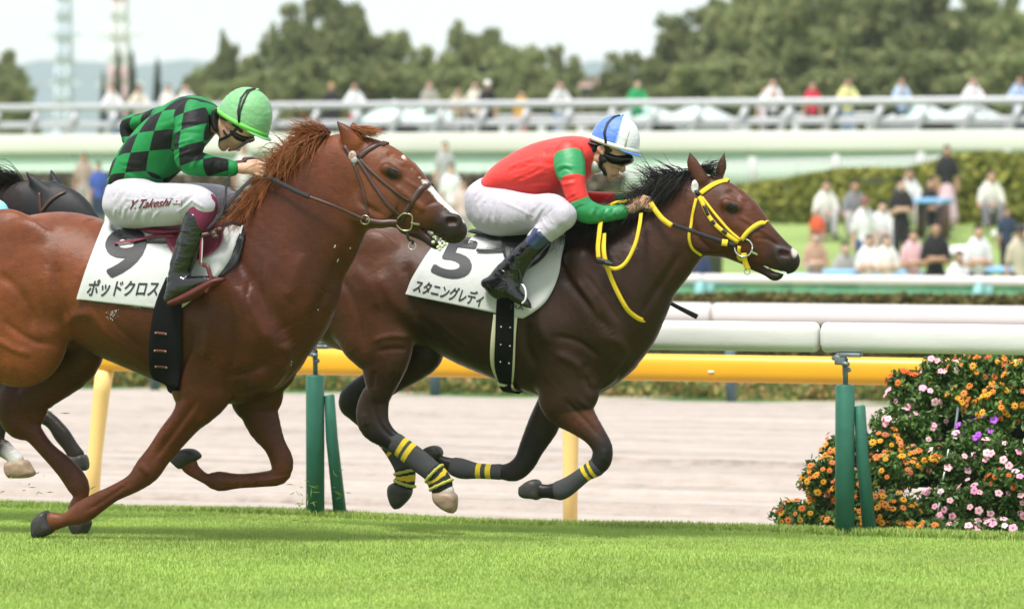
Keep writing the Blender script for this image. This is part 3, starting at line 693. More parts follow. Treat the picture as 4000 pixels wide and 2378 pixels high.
def make_horse(kind, chains, Y, h=.008):
    F, lo = field(chains, h); V, Q = surface_nets(F, lo, h); V = smooth_np(V, Q, 3)
    C_src = V.copy()
    if kind in STROKES: V = relief(V, Q, Y, [(a_, b_ * .9, c_ * 1.25, d_) for a_, b_, c_, d_ in STROKES[kind]])
    base = {9: CH, 5: BY, 0: (.022, .016, .014)}[kind]
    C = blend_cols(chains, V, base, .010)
    C *= (1 + .13 * fnoise(V, 5, 3) + .10 * fnoise(V, 14, 4) + .05 * fnoise(V, 40, 6))[:, None]
    # find where points fall in the photograph for markings that belong to the coat
    def near(px, dyy, r, zr=None):
        p = up(px, Y + dyy); d = (V - p) / r; return np.clip(1.3 - np.sqrt((d ** 2).sum(1)), 0, 1) / .3
    def paint(mask, col):
        mask = np.clip(mask, 0, 1)[:, None]; C[:] = C * (1 - mask) + np.array(col) * mask
    if kind == 9:
        for a, b, w in ((D(985, 382), D(1005, 404), .007), (D(1010, 412), D(1040, 448), .010), (D(1036, 448), D(1076, 484), .020), (D(1070, 478), D(1108, 512), .022), (D(1104, 508), D(1124, 540), .019)):
            for t in np.linspace(0, 1, 6):
                p = (a[0] + (b[0] - a[0]) * t, a[1] + (b[1] - a[1]) * t); q = up(p, Y - .0)
                dd = (V - q) / np.array([w, .035, w * 1.1]); paint((1.15 - np.sqrt((dd ** 2).sum(1))) / .3, (.78, .72, .68))
        for s in (-1, 1):
            paint(near(c5(828, 206), s * .050, .040), (.022, .018, .017)); paint(near(c5(826, 208), s * .038, .026), (.022, .003, .003)); paint(near(D(957, 423), s * .088, .029) * .9, (.020, .012, .010))
    elif kind == 5:
        for s in (-1, 1):
            paint(near(c6(826, 430), s * .048, .042), (.030, .026, .025)); paint(near(c6(824, 432), s * .036, .026), (.022, .003, .003)); paint(near(D(1785, 508), s * .085, .029) * .9, (.012, .009, .008))
        paint(near(D(1936, 618), -.005, np.array([.016, .03, .03])) * .9, (.6, .5, .47))
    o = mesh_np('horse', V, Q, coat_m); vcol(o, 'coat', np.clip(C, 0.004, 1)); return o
horse9 = make_horse(9, h9_chains(), Y9)
horse5 = make_horse(5, h5_chains(), Y5)
horseB = make_horse(0, hb_chains(), YB, .012)
tag(horse9, 'chestnut racehorse with a white blaze galloping in the number 9 cloth', 'horse', 'racehorses galloping on the turf')
tag(horse5, 'dark bay racehorse leading with yellow bridle and grey leg wraps', 'horse', 'racehorses galloping on the turf')
tag(horseB, 'black racehorse in a black hood, mostly hidden behind the chestnut horse at the left edge', 'horse', 'racehorses galloping on the turf')
bv9, bv5, bvB = bvh_of(horse9), bvh_of(horse5), bvh_of(horseB)
def hoof(horse, Y, px, w, m):
    mb = MB(); hoof_mesh(mb, Y, px, w); o = mb.build('hoof', m, horse); return o
hoof(horse9, Y9 - .125, [c7(262, 832), c7(322, 800), c7(345, 850), c7(372, 942), c7(300, 985), c7(242, 997), c7(228, 950), c7(230, 880)], .055, hoof_dark)
hoof(horse9, Y9 + .125, [c7(1182, 458), c7(1250, 382), c7(1335, 378), c7(1388, 430), c7(1330, 470), c7(1255, 515), c7(1215, 490)], .055, hoof_dark)
hoof(horse9, Y9 + .15, [c7(478, 880), c7(540, 860), c7(620, 868), c7(605, 940), c7(575, 980), c7(545, 985), c7(505, 945)], .055, hoof_dark)
hoof(horse9, Y9 - .16, Ds((-345, 1225), (-300, 1240), (-330, 1290), (-375, 1300)), .055, hoof_dark)
hoof(horse5, Y5 - .115, [c8(1292, 640), c8(1345, 600), c8(1400, 585), c8(1438, 612), c8(1432, 722), c8(1380, 722), c8(1320, 716), c8(1290, 690)], .05, hoof_dark)
hoof(horse5, Y5 + .115, [c8(618, 388), c8(650, 365), c8(700, 352), c8(745, 372), c8(755, 420), c8(695, 445), c8(650, 425)], .05, hoof_dark)
hoof(horse5, Y5 - .15, [c8(692, 678), c8(770, 668), c8(850, 688), c8(857, 770), c8(838, 820), c8(790, 810), c8(735, 775), c8(700, 735)], .05, hoof_pale)
hoof(horse5, Y5 + .15, [c8(432, 605), c8(490, 625), c8(545, 650), c8(535, 705), c8(490, 760), c8(440, 796), c8(405, 760), c8(384, 690), c8(390, 630)], .05, hoof_dark)
hoof(horseB, YB - .1, [c7(38, 470), c7(100, 460), c7(180, 450), c7(215, 500), c7(242, 550), c7(200, 575), c7(100, 580), c7(60, 572), c7(35, 520)], .05, hoof_pale)
hoof(horseB, YB + .1, [c7(465, 415), c7(530, 425), c7(585, 415), c7(605, 470), c7(605, 515), c7(575, 528), c7(530, 500)], .05, hoof_dark)
for hz, Y, px in ((horse9, Y9, D(955, 421)), (horse5, Y5, D(1783, 506))):
    p, nn = hit([bv9] if hz is horse9 else [bv5], px)
    for s in (-1, 1):
        q = Vector(p) - nn * .013
        if s > 0: q.y = 2 * Y - q.y
        mb = MB(); mb.ball(q, (.019, .0135, .0145), 20); mb.build('eye', eye_m, hz)
        mb = MB(); pts = []
        for a in np.linspace(R(-10), R(190), 12):
            pts.append((q.x + .021 * math.cos(a), q.y + (-.008 if s < 0 else .008), q.z + .0145 * math.sin(a) + .001))
        mb.tube(pts, [.002] + [.0045] * 10 + [.002], 8); mb.build('eyelid', mat('eyelid_skin', (.03, .02, .016), rough=.4), hz)

mb = MB(); r_ = np.random.default_rng(8)
for i in range(34):
    t = r_.uniform(0, 1); q = up((c5(690 + 100 * t, 285 + 85 * t)[0] + r_.normal(0, 6), c5(690 + 100 * t, 285 + 85 * t)[1] + r_.normal(0, 6)), Y9 + r_.uniform(-.035, .02)); mb.ball(q, r_.uniform(.003, .008), 6)
for x, y in ((735, 385), (750, 372), (765, 380), (745, 400), (780, 365), (700, 350)): mb.ball(up(c5(x, y), Y9 - .03), (.011, .009, .009), 8)
mb.build('foam', mat('foam', (.50, .54, .36), rough=.5, bump=.5, bscale=200), horse9)

mb = MB(); r_ = np.random.default_rng(9)
def fleck(px, rr):
    h_ = hit([bv9], px)
    if h_: mb.ball(h_[0] + h_[1] * .001, (rr, .0012, rr * r_.uniform(.5, 1.6)), 6)
for x, y in ((2335, 375), (2330, 385), (2355, 470), (2350, 480), (2215, 820), (2030, 1180), (2026, 1200), (2440, 390)): fleck(c4(x, y), .0038)
for i in range(34): fleck(c4(785 + r_.normal(0, 26), 850 + r_.normal(0, 16)), r_.uniform(.0012, .003))
for i in range(18): fleck(c4(955 + r_.normal(0, 18), 790 + r_.normal(0, 12)), r_.uniform(.001, .003))
mb.build('foam', mat('foam_white', (.45, .45, .42), rough=.7), horse9)
# ================================================================== RIDERS, TACK, HAIR
skin_m = mat('skin', (.52, .31, .21), rough=.5, spec=.35, attr='coat', var=.05, vscale=20, bump=.06, bscale=300)
white_cloth = mat('breeches_white', (.43, .41, .47), rough=.75, bump=.10, bscale=160, bump2=[(.9, 13), (.5, 30)], stretch=(1, 1, .45), sheen=.2)
boot_m = mat('boot_patent_leather', (.005, .005, .006), rough=.12, spec=.6, coat=.2, bump2=[(1.3, 9), (.5, 26)], stretch=(.6, .6, 1.6))
black_m = mat('black_leather', (.014, .014, .015), rough=.42, bump=.2, bscale=120)
rubber_m = mat('black_rubber', (.016, .016, .017), rough=.55, bump=.6, bscale=300)
brown_m2 = mat('brown_leather', (.055, .026, .020), rough=.42, var=.2, vscale=40)
yellow_m = mat('yellow_webbing', (.80, .56, .02), rough=.5, bump=.5, bscale=400, var=.07, vscale=40)
maroon_m = mat('maroon_leather', (.17, .018, .045), rough=.4, spec=.4, bump=.1, bscale=90)
redsole_m = mat('red_brown_sole', (.085, .012, .010), rough=.5, var=.15, vscale=30)
steel2 = mat('polished_steel', (.62, .62, .60), rough=.22, metal=1.0)
brass_m = mat('worn_brass', (.30, .29, .16), rough=.35, metal=.9)
cloth_m = mat('number_cloth', (.49, .50, .495), rough=.62, bump=.08, bscale=260, bump2=[(.7, 9)])
ink_m = mat('print_black', (.022, .022, .026), rough=.55)
gog_m = mat('goggle_lens', (.004, .004, .005), rough=.12, spec=.35)
class J:
    """collects the chains of one rider"""
    def __init__(s, Y): s.Y = Y
    def c(s, st, **k): return Chain(s.Y, st, **k)
    def ball(s, p, r, w, dy=0, k=.012, **kw):
        return Chain(s.Y, [((p[0], p[1] - r), (p[0], p[1] + r), w, dy), ((p[0] + .6, p[1] - r), (p[0] + .6, p[1] + r), w, dy)], k=k, sub=1, **kw)
def fist(j, wa, wb, kt, kb, fx, dy):
    """right hand closed round a rein: wrist edges, top and bottom knuckle, forward reach in px, lateral offset of the back of the hand"""
    L = lambda a, b, t: (a[0] + (b[0] - a[0]) * t, a[1] + (b[1] - a[1]) * t)
    out = [j.c([(wa, wb, .020, dy + .02), (L(wa, kt, .5), L(wb, kb, .5), .019, dy + .018), (L(wa, kt, .95), L(wb, kb, .95), .015, dy + .016)], k=.012)]
    mpp = near_px(kt, j.Y)
    def pt(p, d): q = up(p, j.Y + d); return q
    for i, ln in enumerate((.94, 1.0, .96, .82)):
        t = (i + .35) / 3.7; K = L(kt, kb, t); f = fx * ln
        P = [pt(K, dy + .012), pt((K[0] + f * .75, K[1] + f * .22), dy + .014), pt((K[0] + f * .95, K[1] + f * .45), dy + .036), pt((K[0] + f * .45, K[1] + f * .60), dy + .058), pt((K[0] - f * .15, K[1] + f * .45), dy + .056)]
        out.append(Chain(0, None, world=[(P[0], .0095, .0095), (P[1], .0090, .0090), (P[2], .0088, .0088), (P[3], .0082, .0082), (P[4], .0072, .0072)], k=.0035, sub=3))
    a = L(wa, kt, .45); P = [pt(a, dy + .035), pt((a[0] + (kt[0] - a[0]) * .8, kt[1] + fx * .05), dy + .048), pt((kt[0] + fx * .35, kt[1] + fx * .30), dy + .050), pt((kt[0] + fx * .55, kt[1] + fx * .62), dy + .044)]
    out.append(Chain(0, None, world=[(P[0], .013, .013), (P[1], .011, .011), (P[2], .0098, .0098), (P[3], .0085, .0085)], k=.006, sub=3))
    return out
def family(p0, p1, q0, q1, n, sig=.008, amp=.004, seed=0):
    r = np.random.default_rng(seed); out = []; L = lambda a, b, t: np.array(a) * (1 - t) + np.array(b) * t
    for i in range(n):
        t = (i + r.uniform(-.25, .25)) / max(1, n - 1); a, b = L(p0, q0, t), L(p1, q1, t); a = L(a, b, r.uniform(0, .2)); b = L(a, b, r.uniform(.7, 1.05)); m = L(a, b, .5) + r.normal(0, 6, 2)
        out.append(([tuple(a), tuple(m), tuple(b)], sig * r.uniform(.7, 1.4), amp * r.uniform(.5, 1.3) * (1 if i % 2 == 0 else -.9), 0))
    return out
def part(name, chains, m, parent, h=.006, sm=2, strokes=None, Y=None):
    F, lo = field(chains, h); V, Q = surface_nets(F, lo, h); V = smooth_np(V, Q, sm)
    V0 = V
    if strokes: V = relief(V, Q, Y, strokes)
    o = mesh_np(name, V, Q, m, parent); return o, V0
def attr_t(o, V, chain, name='t'):
    d, t = chain.dist(V); a = o.data.attributes.new(name, 'FLOAT', 'POINT'); a.data.foreach_set('value', t.astype(np.float32))
def band_mat(name, base, bands, attr='t', rough=.7, bump=.15, bscale=200):
    """bands: list of (t0, t1, colour) along the limb"""
    def f(n, l, b):
        a = n.new('ShaderNodeAttribute'); a.attribute_name = attr; cur = None
        for t0, t1, c in bands:
            g1 = n.new('ShaderNodeMath'); g1.operation = 'GREATER_THAN'; g1.inputs[1].default_value = t0; l.new(a.outputs['Fac'], g1.inputs[0])
            g2 = n.new('ShaderNodeMath'); g2.operation = 'LESS_THAN'; g2.inputs[1].default_value = t1; l.new(a.outputs['Fac'], g2.inputs[0])
            mu = n.new('ShaderNodeMath'); mu.operation = 'MULTIPLY'; l.new(g1.outputs[0], mu.inputs[0]); l.new(g2.outputs[0], mu.inputs[1])
            m = n.new('ShaderNodeMix'); m.data_type = 'RGBA'; l.new(mu.outputs[0], m.inputs[0])
            if cur is None: m.inputs[6].default_value = (*base, 1)
            else: l.new(cur, m.inputs[6])
            m.inputs[7].default_value = (*c, 1); cur = m.outputs[2]
        l.new(cur, b.inputs[0]); b.inputs['Roughness'].default_value = rough
        v = mapped_(n, l); z = n.new('ShaderNodeTexNoise'); z.inputs['Scale'].default_value = bscale; l.new(v, z.inputs['Vector'])
        z2 = n.new('ShaderNodeTexNoise'); z2.inputs['Scale'].default_value = 16; l.new(v, z2.inputs['Vector'])
        bp = n.new('ShaderNodeBump'); bp.inputs['Strength'].default_value = bump; bp.inputs['Distance'].default_value = .01; l.new(z.outputs[0], bp.inputs['Height'])
        b2 = n.new('ShaderNodeBump'); b2.inputs['Strength'].default_value = .5; b2.inputs['Distance'].default_value = .012; l.new(z2.outputs[0], b2.inputs['Height']); l.new(bp.outputs[0], b2.inputs['Normal']); l.new(b2.outputs[0], b.inputs['Normal'])
    m = bpy.data.materials.new(name); m.use_nodes = True; f(m.node_tree.nodes, m.node_tree.links, m.node_tree.nodes['Principled BSDF']); return m
def mapped_(n, l, scale=(1, 1, 1)):
    t = n.new('ShaderNodeTexCoord'); m = n.new('ShaderNodeMapping'); m.inputs['Scale'].default_value = scale; l.new(t.outputs['Object'], m.inputs[0]); return m.outputs[0]
def checker_mat():
    m = bpy.data.materials.new('silk_green_black_check'); m.use_nodes = True; n, l = m.node_tree.nodes, m.node_tree.links; b = n['Principled BSDF']
    a = n.new('ShaderNodeAttribute'); a.attribute_name = 'uvp'; ck = n.new('ShaderNodeTexChecker'); ck.inputs['Scale'].default_value = 1.0
    ck.inputs[1].default_value = (.012, .20, .055, 1); ck.inputs[2].default_value = (.010, .010, .012, 1)
    l.new(a.outputs['Vector'], ck.inputs[0]); l.new(ck.outputs[0], b.inputs[0]); b.inputs['Roughness'].default_value = .6; b.inputs['Specular IOR Level'].default_value = .22
    v = mapped_(n, l, (1, 1, .6)); prev = None
    for sc, st in ((12, .8), (32, .4), (240, .08)):
        z = n.new('ShaderNodeTexNoise'); z.inputs['Scale'].default_value = sc; z.inputs['Detail'].default_value = 3; l.new(v, z.inputs['Vector'])
        bp = n.new('ShaderNodeBump'); bp.inputs['Strength'].default_value = st; bp.inputs['Distance'].default_value = .012; l.new(z.outputs[0], bp.inputs['Height'])
        if prev is not None: l.new(prev, bp.inputs['Normal'])
        prev = bp.outputs[0]
    l.new(prev, b.inputs['Normal']); return m
def set_uvp(o, uv):
    a = o.data.attributes.new('uvp', 'FLOAT_VECTOR', 'POINT'); w = np.concatenate([uv, np.full((len(uv), 1), .5)], 1).astype(np.float32); a.data.foreach_set('vector', w.ravel())
def text_on(surf, txt, quad, Y, m, parent, name='lettering', bold=.0, shear=0.0, off=.0025, thick=.001):
    cu = bpy.data.curves.new('t', 'FONT'); cu.body = txt; cu.shear = shear; cu.resolution_u = 5
    to = bpy.data.objects.new('t', cu); COL.objects.link(to); bpy.context.view_layer.update()
    me = to.evaluated_get(bpy.context.evaluated_depsgraph_get()).to_mesh()
    bm = bmesh.new(); bm.from_mesh(me); bmesh.ops.triangulate(bm, faces=bm.faces[:])
    for _ in range(2):
        bmesh.ops.subdivide_edges(bm, edges=[e for e in bm.edges if e.calc_length() > .12], cuts=1)
        bmesh.ops.triangulate(bm, faces=[f for f in bm.faces if len(f.verts) > 3])
    co = np.array([v.co[:] for v in bm.verts]); bm.verts.index_update(); F = [[v.index for v in f.verts] for f in bm.faces]; bm.free()
    COL.objects.unlink(to); bpy.data.objects.remove(to)
    lo, hi = co.min(0), co.max(0); u = (co[:, 0] - lo[0]) / (hi[0] - lo[0]); v = 1 - (co[:, 1] - lo[1]) / (hi[1] - lo[1])
    TL, TR, BR, BL = [np.array(q) for q in quad]
    P = TL * ((1 - u) * (1 - v))[:, None] + TR * (u * (1 - v))[:, None] + BR * (u * v)[:, None] + BL * ((1 - u) * v)[:, None]
    out = []; FF = []; n0 = len(P); sx = (np.linalg.norm(TR - TL) / (hi[0] - lo[0])) * bold
    for j, (dx, dy) in enumerate(((0, 0), (1, 0), (-1, 0), (0, 1), (0, -1), (.7, .7), (-.7, -.7), (.7, -.7), (-.7, .7)) if bold else ((0, 0),)):
        for p in P:
            q, nn = hit(surf, (p[0] + dx * sx, p[1] + dy * sx), Y); out.append(np.array(q) + np.array(nn) * (off + j * .00015))
        FF += [[a + j * n0 for a in f] for f in F]
    return mesh_np(name, out, FF, m, parent, smooth=False)
def quad_on(surf, quad, Y, m, parent, name, off=.002, n=6):
    mb = MB(); L, Rr = [quad[0], quad[3]], [quad[1], quad[2]]
    G, N = drape_grid(surf, L, Rr, n, n, Y, off, 1); grid_sheet(mb, G, N, .0012); return mb.build(name, m, parent)
def helmet(person, Y, ctr, fdir, hl, hh, w, dy, cols, brim_col, band_col, panel=None, name='helmet', ribs=0, mpp=None):
    """dome in the frame (forward, lateral, up); ctr px, fdir px unit vector forwards along the band, hl/hh px half length / height"""
    mpp = near_px(ctr, Y) ; c = up(ctr, Y + dy)
    f = up((ctr[0] + fdir[0] * 100, ctr[1] + fdir[1] * 100), Y + dy) - c; f /= np.linalg.norm(f); s = np.array([0, 1, 0.]); u = np.cross(s, f); u = -u if u[2] < 0 else u
    a, h = hl * mpp / 1.0, hh * mpp
    nU, nV = 56, 22; V = []; Cc = []
    for j in range(nV + 1):
        ph = (j / nV) * math.pi / 2 * 1.02 - .02 * math.pi / 2
        for i in range(nU):
            th = 2 * math.pi * i / nU; k = math.cos(ph) ** .88 if ph > 0 else 1 - .18 * abs(ph)
            rib = 1 + ribs * .010 * math.sin(j * 3.9 + 5 * math.sin(th)) * math.cos(ph) + ribs * .004 * math.sin(th * 23)
            x = math.cos(th) * a * k * rib; y = math.sin(th) * w * k * rib; z = math.sin(ph) * h * rib
            V.append(c + f * x + s * y + u * z); Cc.append(cols(th, j / nV))
    F = [(j * nU + i, j * nU + (i + 1) % nU, (j + 1) * nU + (i + 1) % nU, (j + 1) * nU + i) for j in range(nV) for i in range(nU)]
    F.append(tuple(range(nU))[::-1])
    V = np.array(V)
    o = mesh_np(name, V, F, panel, person); vcol(o, 'coat', Cc)
    mb = MB()       # band
    for zz in (0,):
        for j, z in enumerate((-.006, .006, .018)):
            pass
    V2 = []; n2 = 56
    for z, k in ((-.010, 1.005), (-.010, 1.03), (.010, 1.035), (.012, 1.0)):
        for i in range(n2):
            th = 2 * math.pi * i / n2; V2.append(c + f * math.cos(th) * a * k + s * math.sin(th) * w * k + u * z)
    F2 = [(j * n2 + i, j * n2 + (i + 1) % n2, (j + 1) * n2 + (i + 1) % n2, (j + 1) * n2 + i) for j in range(3) for i in range(n2)]
    mb.add(V2, F2); mb.build('band', band_col, o)
    mb = MB(); V3 = []; n3 = 25     # peak
    for (ext, z) in ((0, -.004), (1, -.012), (1, -.015), (0, -.009)):
        for i in range(n3):
            th = -1.15 + 2.3 * i / (n3 - 1); e = ext * .030 * math.cos(th * 1.36 * .98) ; V3.append(c + f * math.cos(th) * (a * 1.0 + e) + s * math.sin(th) * (w + e * .5) + u * (z - e * .1))
    F3 = [(j * n3 + i, j * n3 + i + 1, ((j + 1) % 4) * n3 + i + 1, ((j + 1) % 4) * n3 + i) for j in range(4) for i in range(n3 - 1)]
    mb.add(V3, F3); mb.build('peak', brim_col, o)
    mb = MB(); mb.ball(c + u * h * 1.0, .010); mb.build('button', brim_col, o)
    return o, (c, f, s, u, a, h)
def shell_path(fr, pts, lift=1.02):
    """points on the dome: (angle round in degrees, height 0..1); negative angle = the side seen in the photograph"""
    c, f, s, u, a, h, w = fr; out = []; N = []
    for th, v in pts:
        ph = v * math.pi / 2; k = math.cos(ph) ** .88; t = R(th); d = f * math.cos(t) * a * k + s * math.sin(t) * w * k + u * math.sin(ph) * h
        out.append(c + d * lift); N.append(d / np.linalg.norm(d))
    return out, N

# ------------------------------------------------------------------ rider in green and black check
SK, SKd, LP = (.56, .33, .23), (.46, .24, .17), (.42, .16, .13)
j9 = J(Y9)
torso9 = j9.c([(c1(752, 1215), c1(985, 1312), .145, 0), (c1(800, 1090), c1(1125, 1296), .165, 0), (c1(880, 978), c1(1232, 1215), .175, 0), (c1(990, 860), c1(1330, 1120), .185, 0), (c1(1110, 762), c1(1410, 1040), .195, 0),
    (c1(1225, 697), c1(1452, 985), .185, 0), (c1(1340, 708), c1(1490, 930), .13, 0), (c1(1440, 742), c1(1505, 880), .075, 0)], k=.03, sub=4, sq=True)
arm9 = j9.c([(c1(1225, 780), c1(1440, 860), .07, -.155), (c1(1228, 900), c1(1442, 940), .065, -.20), (c1(1222, 1010), c1(1412, 1030), .058, -.235), (c1(1225, 1110), c1(1375, 1062), .052, -.24), (c1(1262, 1180), c1(1392, 1070), .05, -.235), (c1(1360, 1213), c1(1440, 1080), .046, -.20), (c1(1470, 1222), c1(1500, 1098), .04, -.16), (c1(1560, 1224), c1(1575, 1112), .035, -.13), (c1(1608, 1224), c1(1618, 1124), .033, -.115)], k=.02, sub=4)
farm9 = j9.c([(c1(1230, 740), c1(1250, 880), .06, .14), (c1(1110, 748), c1(1130, 850), .055, .20), (c1(990, 795), c1(1020, 890), .052, .27), (c1(865, 830), c1(950, 910), .05, .31), (c1(855, 930), c1(935, 960), .048, .31), (c1(900, 1010), c1(985, 990), .045, .29), (c1(1250, 1130), c1(1250, 1060), .04, .20), (c1(1560, 1170), c1(1560, 1110), .033, .10)], k=.02, sub=4)
leg9 = j9.c([(c4(735, 10), c4(960, 20), .12, -.05), (c4(728, 80), c4(960, 90), .13, -.08), (c4(775, 190), c1(1040, 1290), .12, -.10), (c4(1000, 230), c1(1120, 1284), .105, -.16), (c4(1180, 226), c1(1260, 1282), .095, -.22), (c4(1290, 190), c1(1400, 1300), .085, -.27), (c4(1330, 120), c1(1490, 1362), .075, -.295), (c4(1335, 115), c4(1518, 80), .07, -.30)], k=.03, sub=4)
fleg9 = j9.c([(c4(760, 40), c4(960, 60), .12, .06), (c1(1000, 1300), c4(1000, 200), .11, .12), (c1(1300, 1275), c4(1300, 170), .10, .22), (c1(1530, 1288), c4(1500, 160), .085, .29), (c1(1640, 1340), c4(1560, 140), .07, .30)], k=.03, sub=4)
shin9 = j9.c([(c4(1310, 110), c4(1515, 90), .062, -.30), (c4(1298, 170), c4(1480, 190), .058, -.31), (c4(1275, 230), c4(1440, 245), .056, -.315)], k=.02)
boot9c = [j9.c([(c4(1283, 180), c4(1447, 212), .062, -.315), (c4(1262, 260), c4(1430, 290), .060, -.32), (c4(1228, 360), c4(1400, 372), .056, -.325), (c4(1197, 470), c4(1362, 470), .050, -.33), (c4(1178, 560), c4(1330, 560), .043, -.335), (c4(1165, 630), c4(1315, 625), .042, -.34), (c4(1170, 700), c4(1290, 690), .04, -.34)], k=.02, sub=4),
    j9.c([(c4(1168, 690), c4(1215, 780), .038, -.34), (c4(1215, 610), c4(1290, 745), .042, -.345), (c4(1320, 590), c4(1370, 700), .042, -.35), (c4(1430, 583), c4(1455, 655), .038, -.35), (c4(1500, 590), c4(1515, 635), .028, -.35)], k=.02, sub=4)]
head9 = [j9.ball(c1(1665, 850), 150 * kA, .076, 0, .02), j9.ball(c1(1655, 940), 85 * kA, .062, 0, .03),
    j9.c([(c1(1560, 900), c1(1640, 960), .058, 0), (c1(1528, 975), c1(1600, 1020), .042, 0), (c1(1535, 1008), c1(1580, 1043), .026, 0), (c1(1545, 1020), c1(1578, 1046), .018, 0)], k=.02),
    j9.c([(c1(1600, 985), c1(1640, 1030), .035, 0), (c1(1612, 1005), c1(1634, 1030), .024, 0)], k=.015),
    j9.ball(c1(1600, 1046), 11 * kA, .020, 0, .007, cols=[(0, LP)]), j9.ball(c1(1621, 1044), 10 * kA, .021, 0, .006, cols=[(0, LP)]),
    j9.c([(c1(1680, 965), c1(1720, 985), .012, 0), (c1(1655, 1000), c1(1690, 1022), .013, 0), (c1(1644, 1022), c1(1674, 1044), .016, 0), (c1(1648, 1032), c1(1672, 1050), .014, 0)], k=.010),
    j9.c([(c1(1440, 770), c1(1500, 890), .055, 0), (c1(1500, 790), c1(1560, 930), .054, 0), (c1(1560, 810), c1(1620, 950), .056, 0)], k=.03)]
ear9 = [j9.ball(c1(1592, 862), 30 * kA, .010, -.078, .006, cols=[(0, SKd)]), j9.ball(c1(1600, 888), 16 * kA, .008, -.076, .006, cols=[(0, SKd)])]
earc9 = [j9.c([(c1(1585, 850), c1(1590, 862), .006, -.089), (c1(1596, 868), c1(1600, 880), .006, -.086)], k=.006, op='sub')]
wrist9 = j9.c([(c1(1560, 1208), c1(1570, 1130), .026, -.125), (c1(1630, 1203), c1(1642, 1138), .022, -.108), (c1(1690, 1212), c1(1700, 1138), .020, -.095)], k=.012)
hand9 = fist(j9, c1(1680, 1140), c1(1678, 1205), c1(1800, 1122), c1(1785, 1222), 62 * kA, -.112)
fh9 = fist(j9, c1(1640, 1120), c1(1640, 1180), c1(1780, 1105), c1(1780, 1190), 60 * kA, .045)
def body(chs, col, name='person', h=.0045):
    F, lo = field(chs, h); V, Q = surface_nets(F, lo, h); V = smooth_np(V, Q, 1)
    C = blend_cols(chs, V, col, .005); o = mesh_np(name, V, Q, skin_m); vcol(o, 'coat', C); return o
def thin(c, d): 
    n_ = Chain.__new__(Chain); n_.__dict__.update(c.__dict__); n_.P = c.P.copy(); n_.P[:, 3:] = np.maximum(n_.P[:, 3:] - d, .01); return n_
b9 = [thin(c, .012) for c in (torso9, arm9, farm9, leg9, fleg9, shin9, *boot9c)] + head9 + ear9 + [wrist9] + hand9 + fh9 + earc9
p9 = body(b9, SK); tag(p9, 'jockey in green and black check silks and a pale green cap', 'person', 'jockeys riding in the race')
silk9 = checker_mat()
# lattice of the diamonds, measured on the cloth
O_ = up(c1(1085, 913), Y9 - .17); e1 = (up(c1(1222, 900), Y9 - .17) - O_)[[0, 2]]; e2 = (up(c1(1045, 1052), Y9 - .17) - O_)[[0, 2]]
Mi = np.linalg.inv(np.stack([e1, e2], 1))
def lat(V):
    P = V[:, [0, 2]] - O_[[0, 2]]; ny = np.clip((V[:, 1] - (Y9 - .15)) , 0, 1)
    P = P + np.stack([-ny * .55, ny * .45], 1)
    return (Mi @ P.T).T
fs9 = family(c1(830, 1210), c1(980, 1260), c1(800, 1130), c1(1000, 1150), 5, .009, .004, 5) + family(c1(1180, 1150), c1(1040, 1280), c1(1220, 1000), c1(1100, 1120), 5, .010, .004, 6) + family(c1(1050, 830), c1(1250, 760), c1(1120, 980), c1(1300, 900), 5, .012, .004, 7) + family(c1(1430, 760), c1(1410, 1030), c1(1480, 780), c1(1460, 980), 4, .007, .0035, 8)
sh9, V = part('shirt', [torso9], silk9, p9, .0055, 2, fs9, Y9); set_uvp(sh9, lat(V))
for ch_, s in ((arm9, -1), (farm9, 1)):
    o, V = part('sleeve', [thin(ch_, -.004)], silk9, sh9, .005, 1, (family(c1(1225, 1000), c1(1420, 960), c1(1230, 1130), c1(1390, 1050), 7, .008, .0045, 9) + family(c1(1250, 860), c1(1420, 840), c1(1230, 950), c1(1440, 930), 4, .010, .004, 10) + family(c1(1300, 1190), c1(1380, 1080), c1(1560, 1215), c1(1560, 1115), 8, .008, .003, 11)) if s < 0 else None, Y9)
    ca_, sa_ = (math.cos(.30), math.sin(.30)) if s < 0 else (1, 0); Lt = lat(V); uv = np.stack([Lt[:, 0] * ca_ - Lt[:, 1] * sa_, Lt[:, 0] * sa_ + Lt[:, 1] * ca_], 1) * 1.05 + .3
    d, t = ch_.dist(V); uv[t > 7.1] = (1.5, .5); set_uvp(o, uv); continue
    c_ = np.stack([np.interp(t * ch_.sub, np.arange(len(ch_.P)), ch_.P[:, i]) for i in range(3)], 1); dv = V - c_
    seg = np.gradient(ch_.P[:, :3], axis=0); tx = np.stack([np.interp(t * ch_.sub, np.arange(len(seg)), seg[:, i]) for i in range(3)], 1); tx /= np.linalg.norm(tx, axis=1)[:, None]
    pp = np.cross(tx, [0, 1, 0]); ang = np.arctan2((dv * pp).sum(1), -dv[:, 1])
    arc = np.r_[0, np.cumsum(np.linalg.norm(np.diff(ch_.P[:, :3], axis=0), axis=1))]; sl = np.interp(t * ch_.sub, np.arange(len(ch_.P)), arc)
    uv = np.stack([sl / .150 + ang * .52, sl / .150 - ang * .52], 1) + .35; cuff = t > 7.0; uv[cuff] = (.5, .5); set_uvp(o, uv)
mb = MB(); P_ = [up(c1(x, y), Y9) for x, y in ((1435, 745), (1500, 765))]
col9 = j9.c([(c1(1455, 752), c1(1515, 900), .068, 0), (c1(1492, 758), c1(1528, 890), .064, 0)], k=.02); part('collar', [col9], mat('silk_green', (.016, .20, .062), rough=.5), sh9)
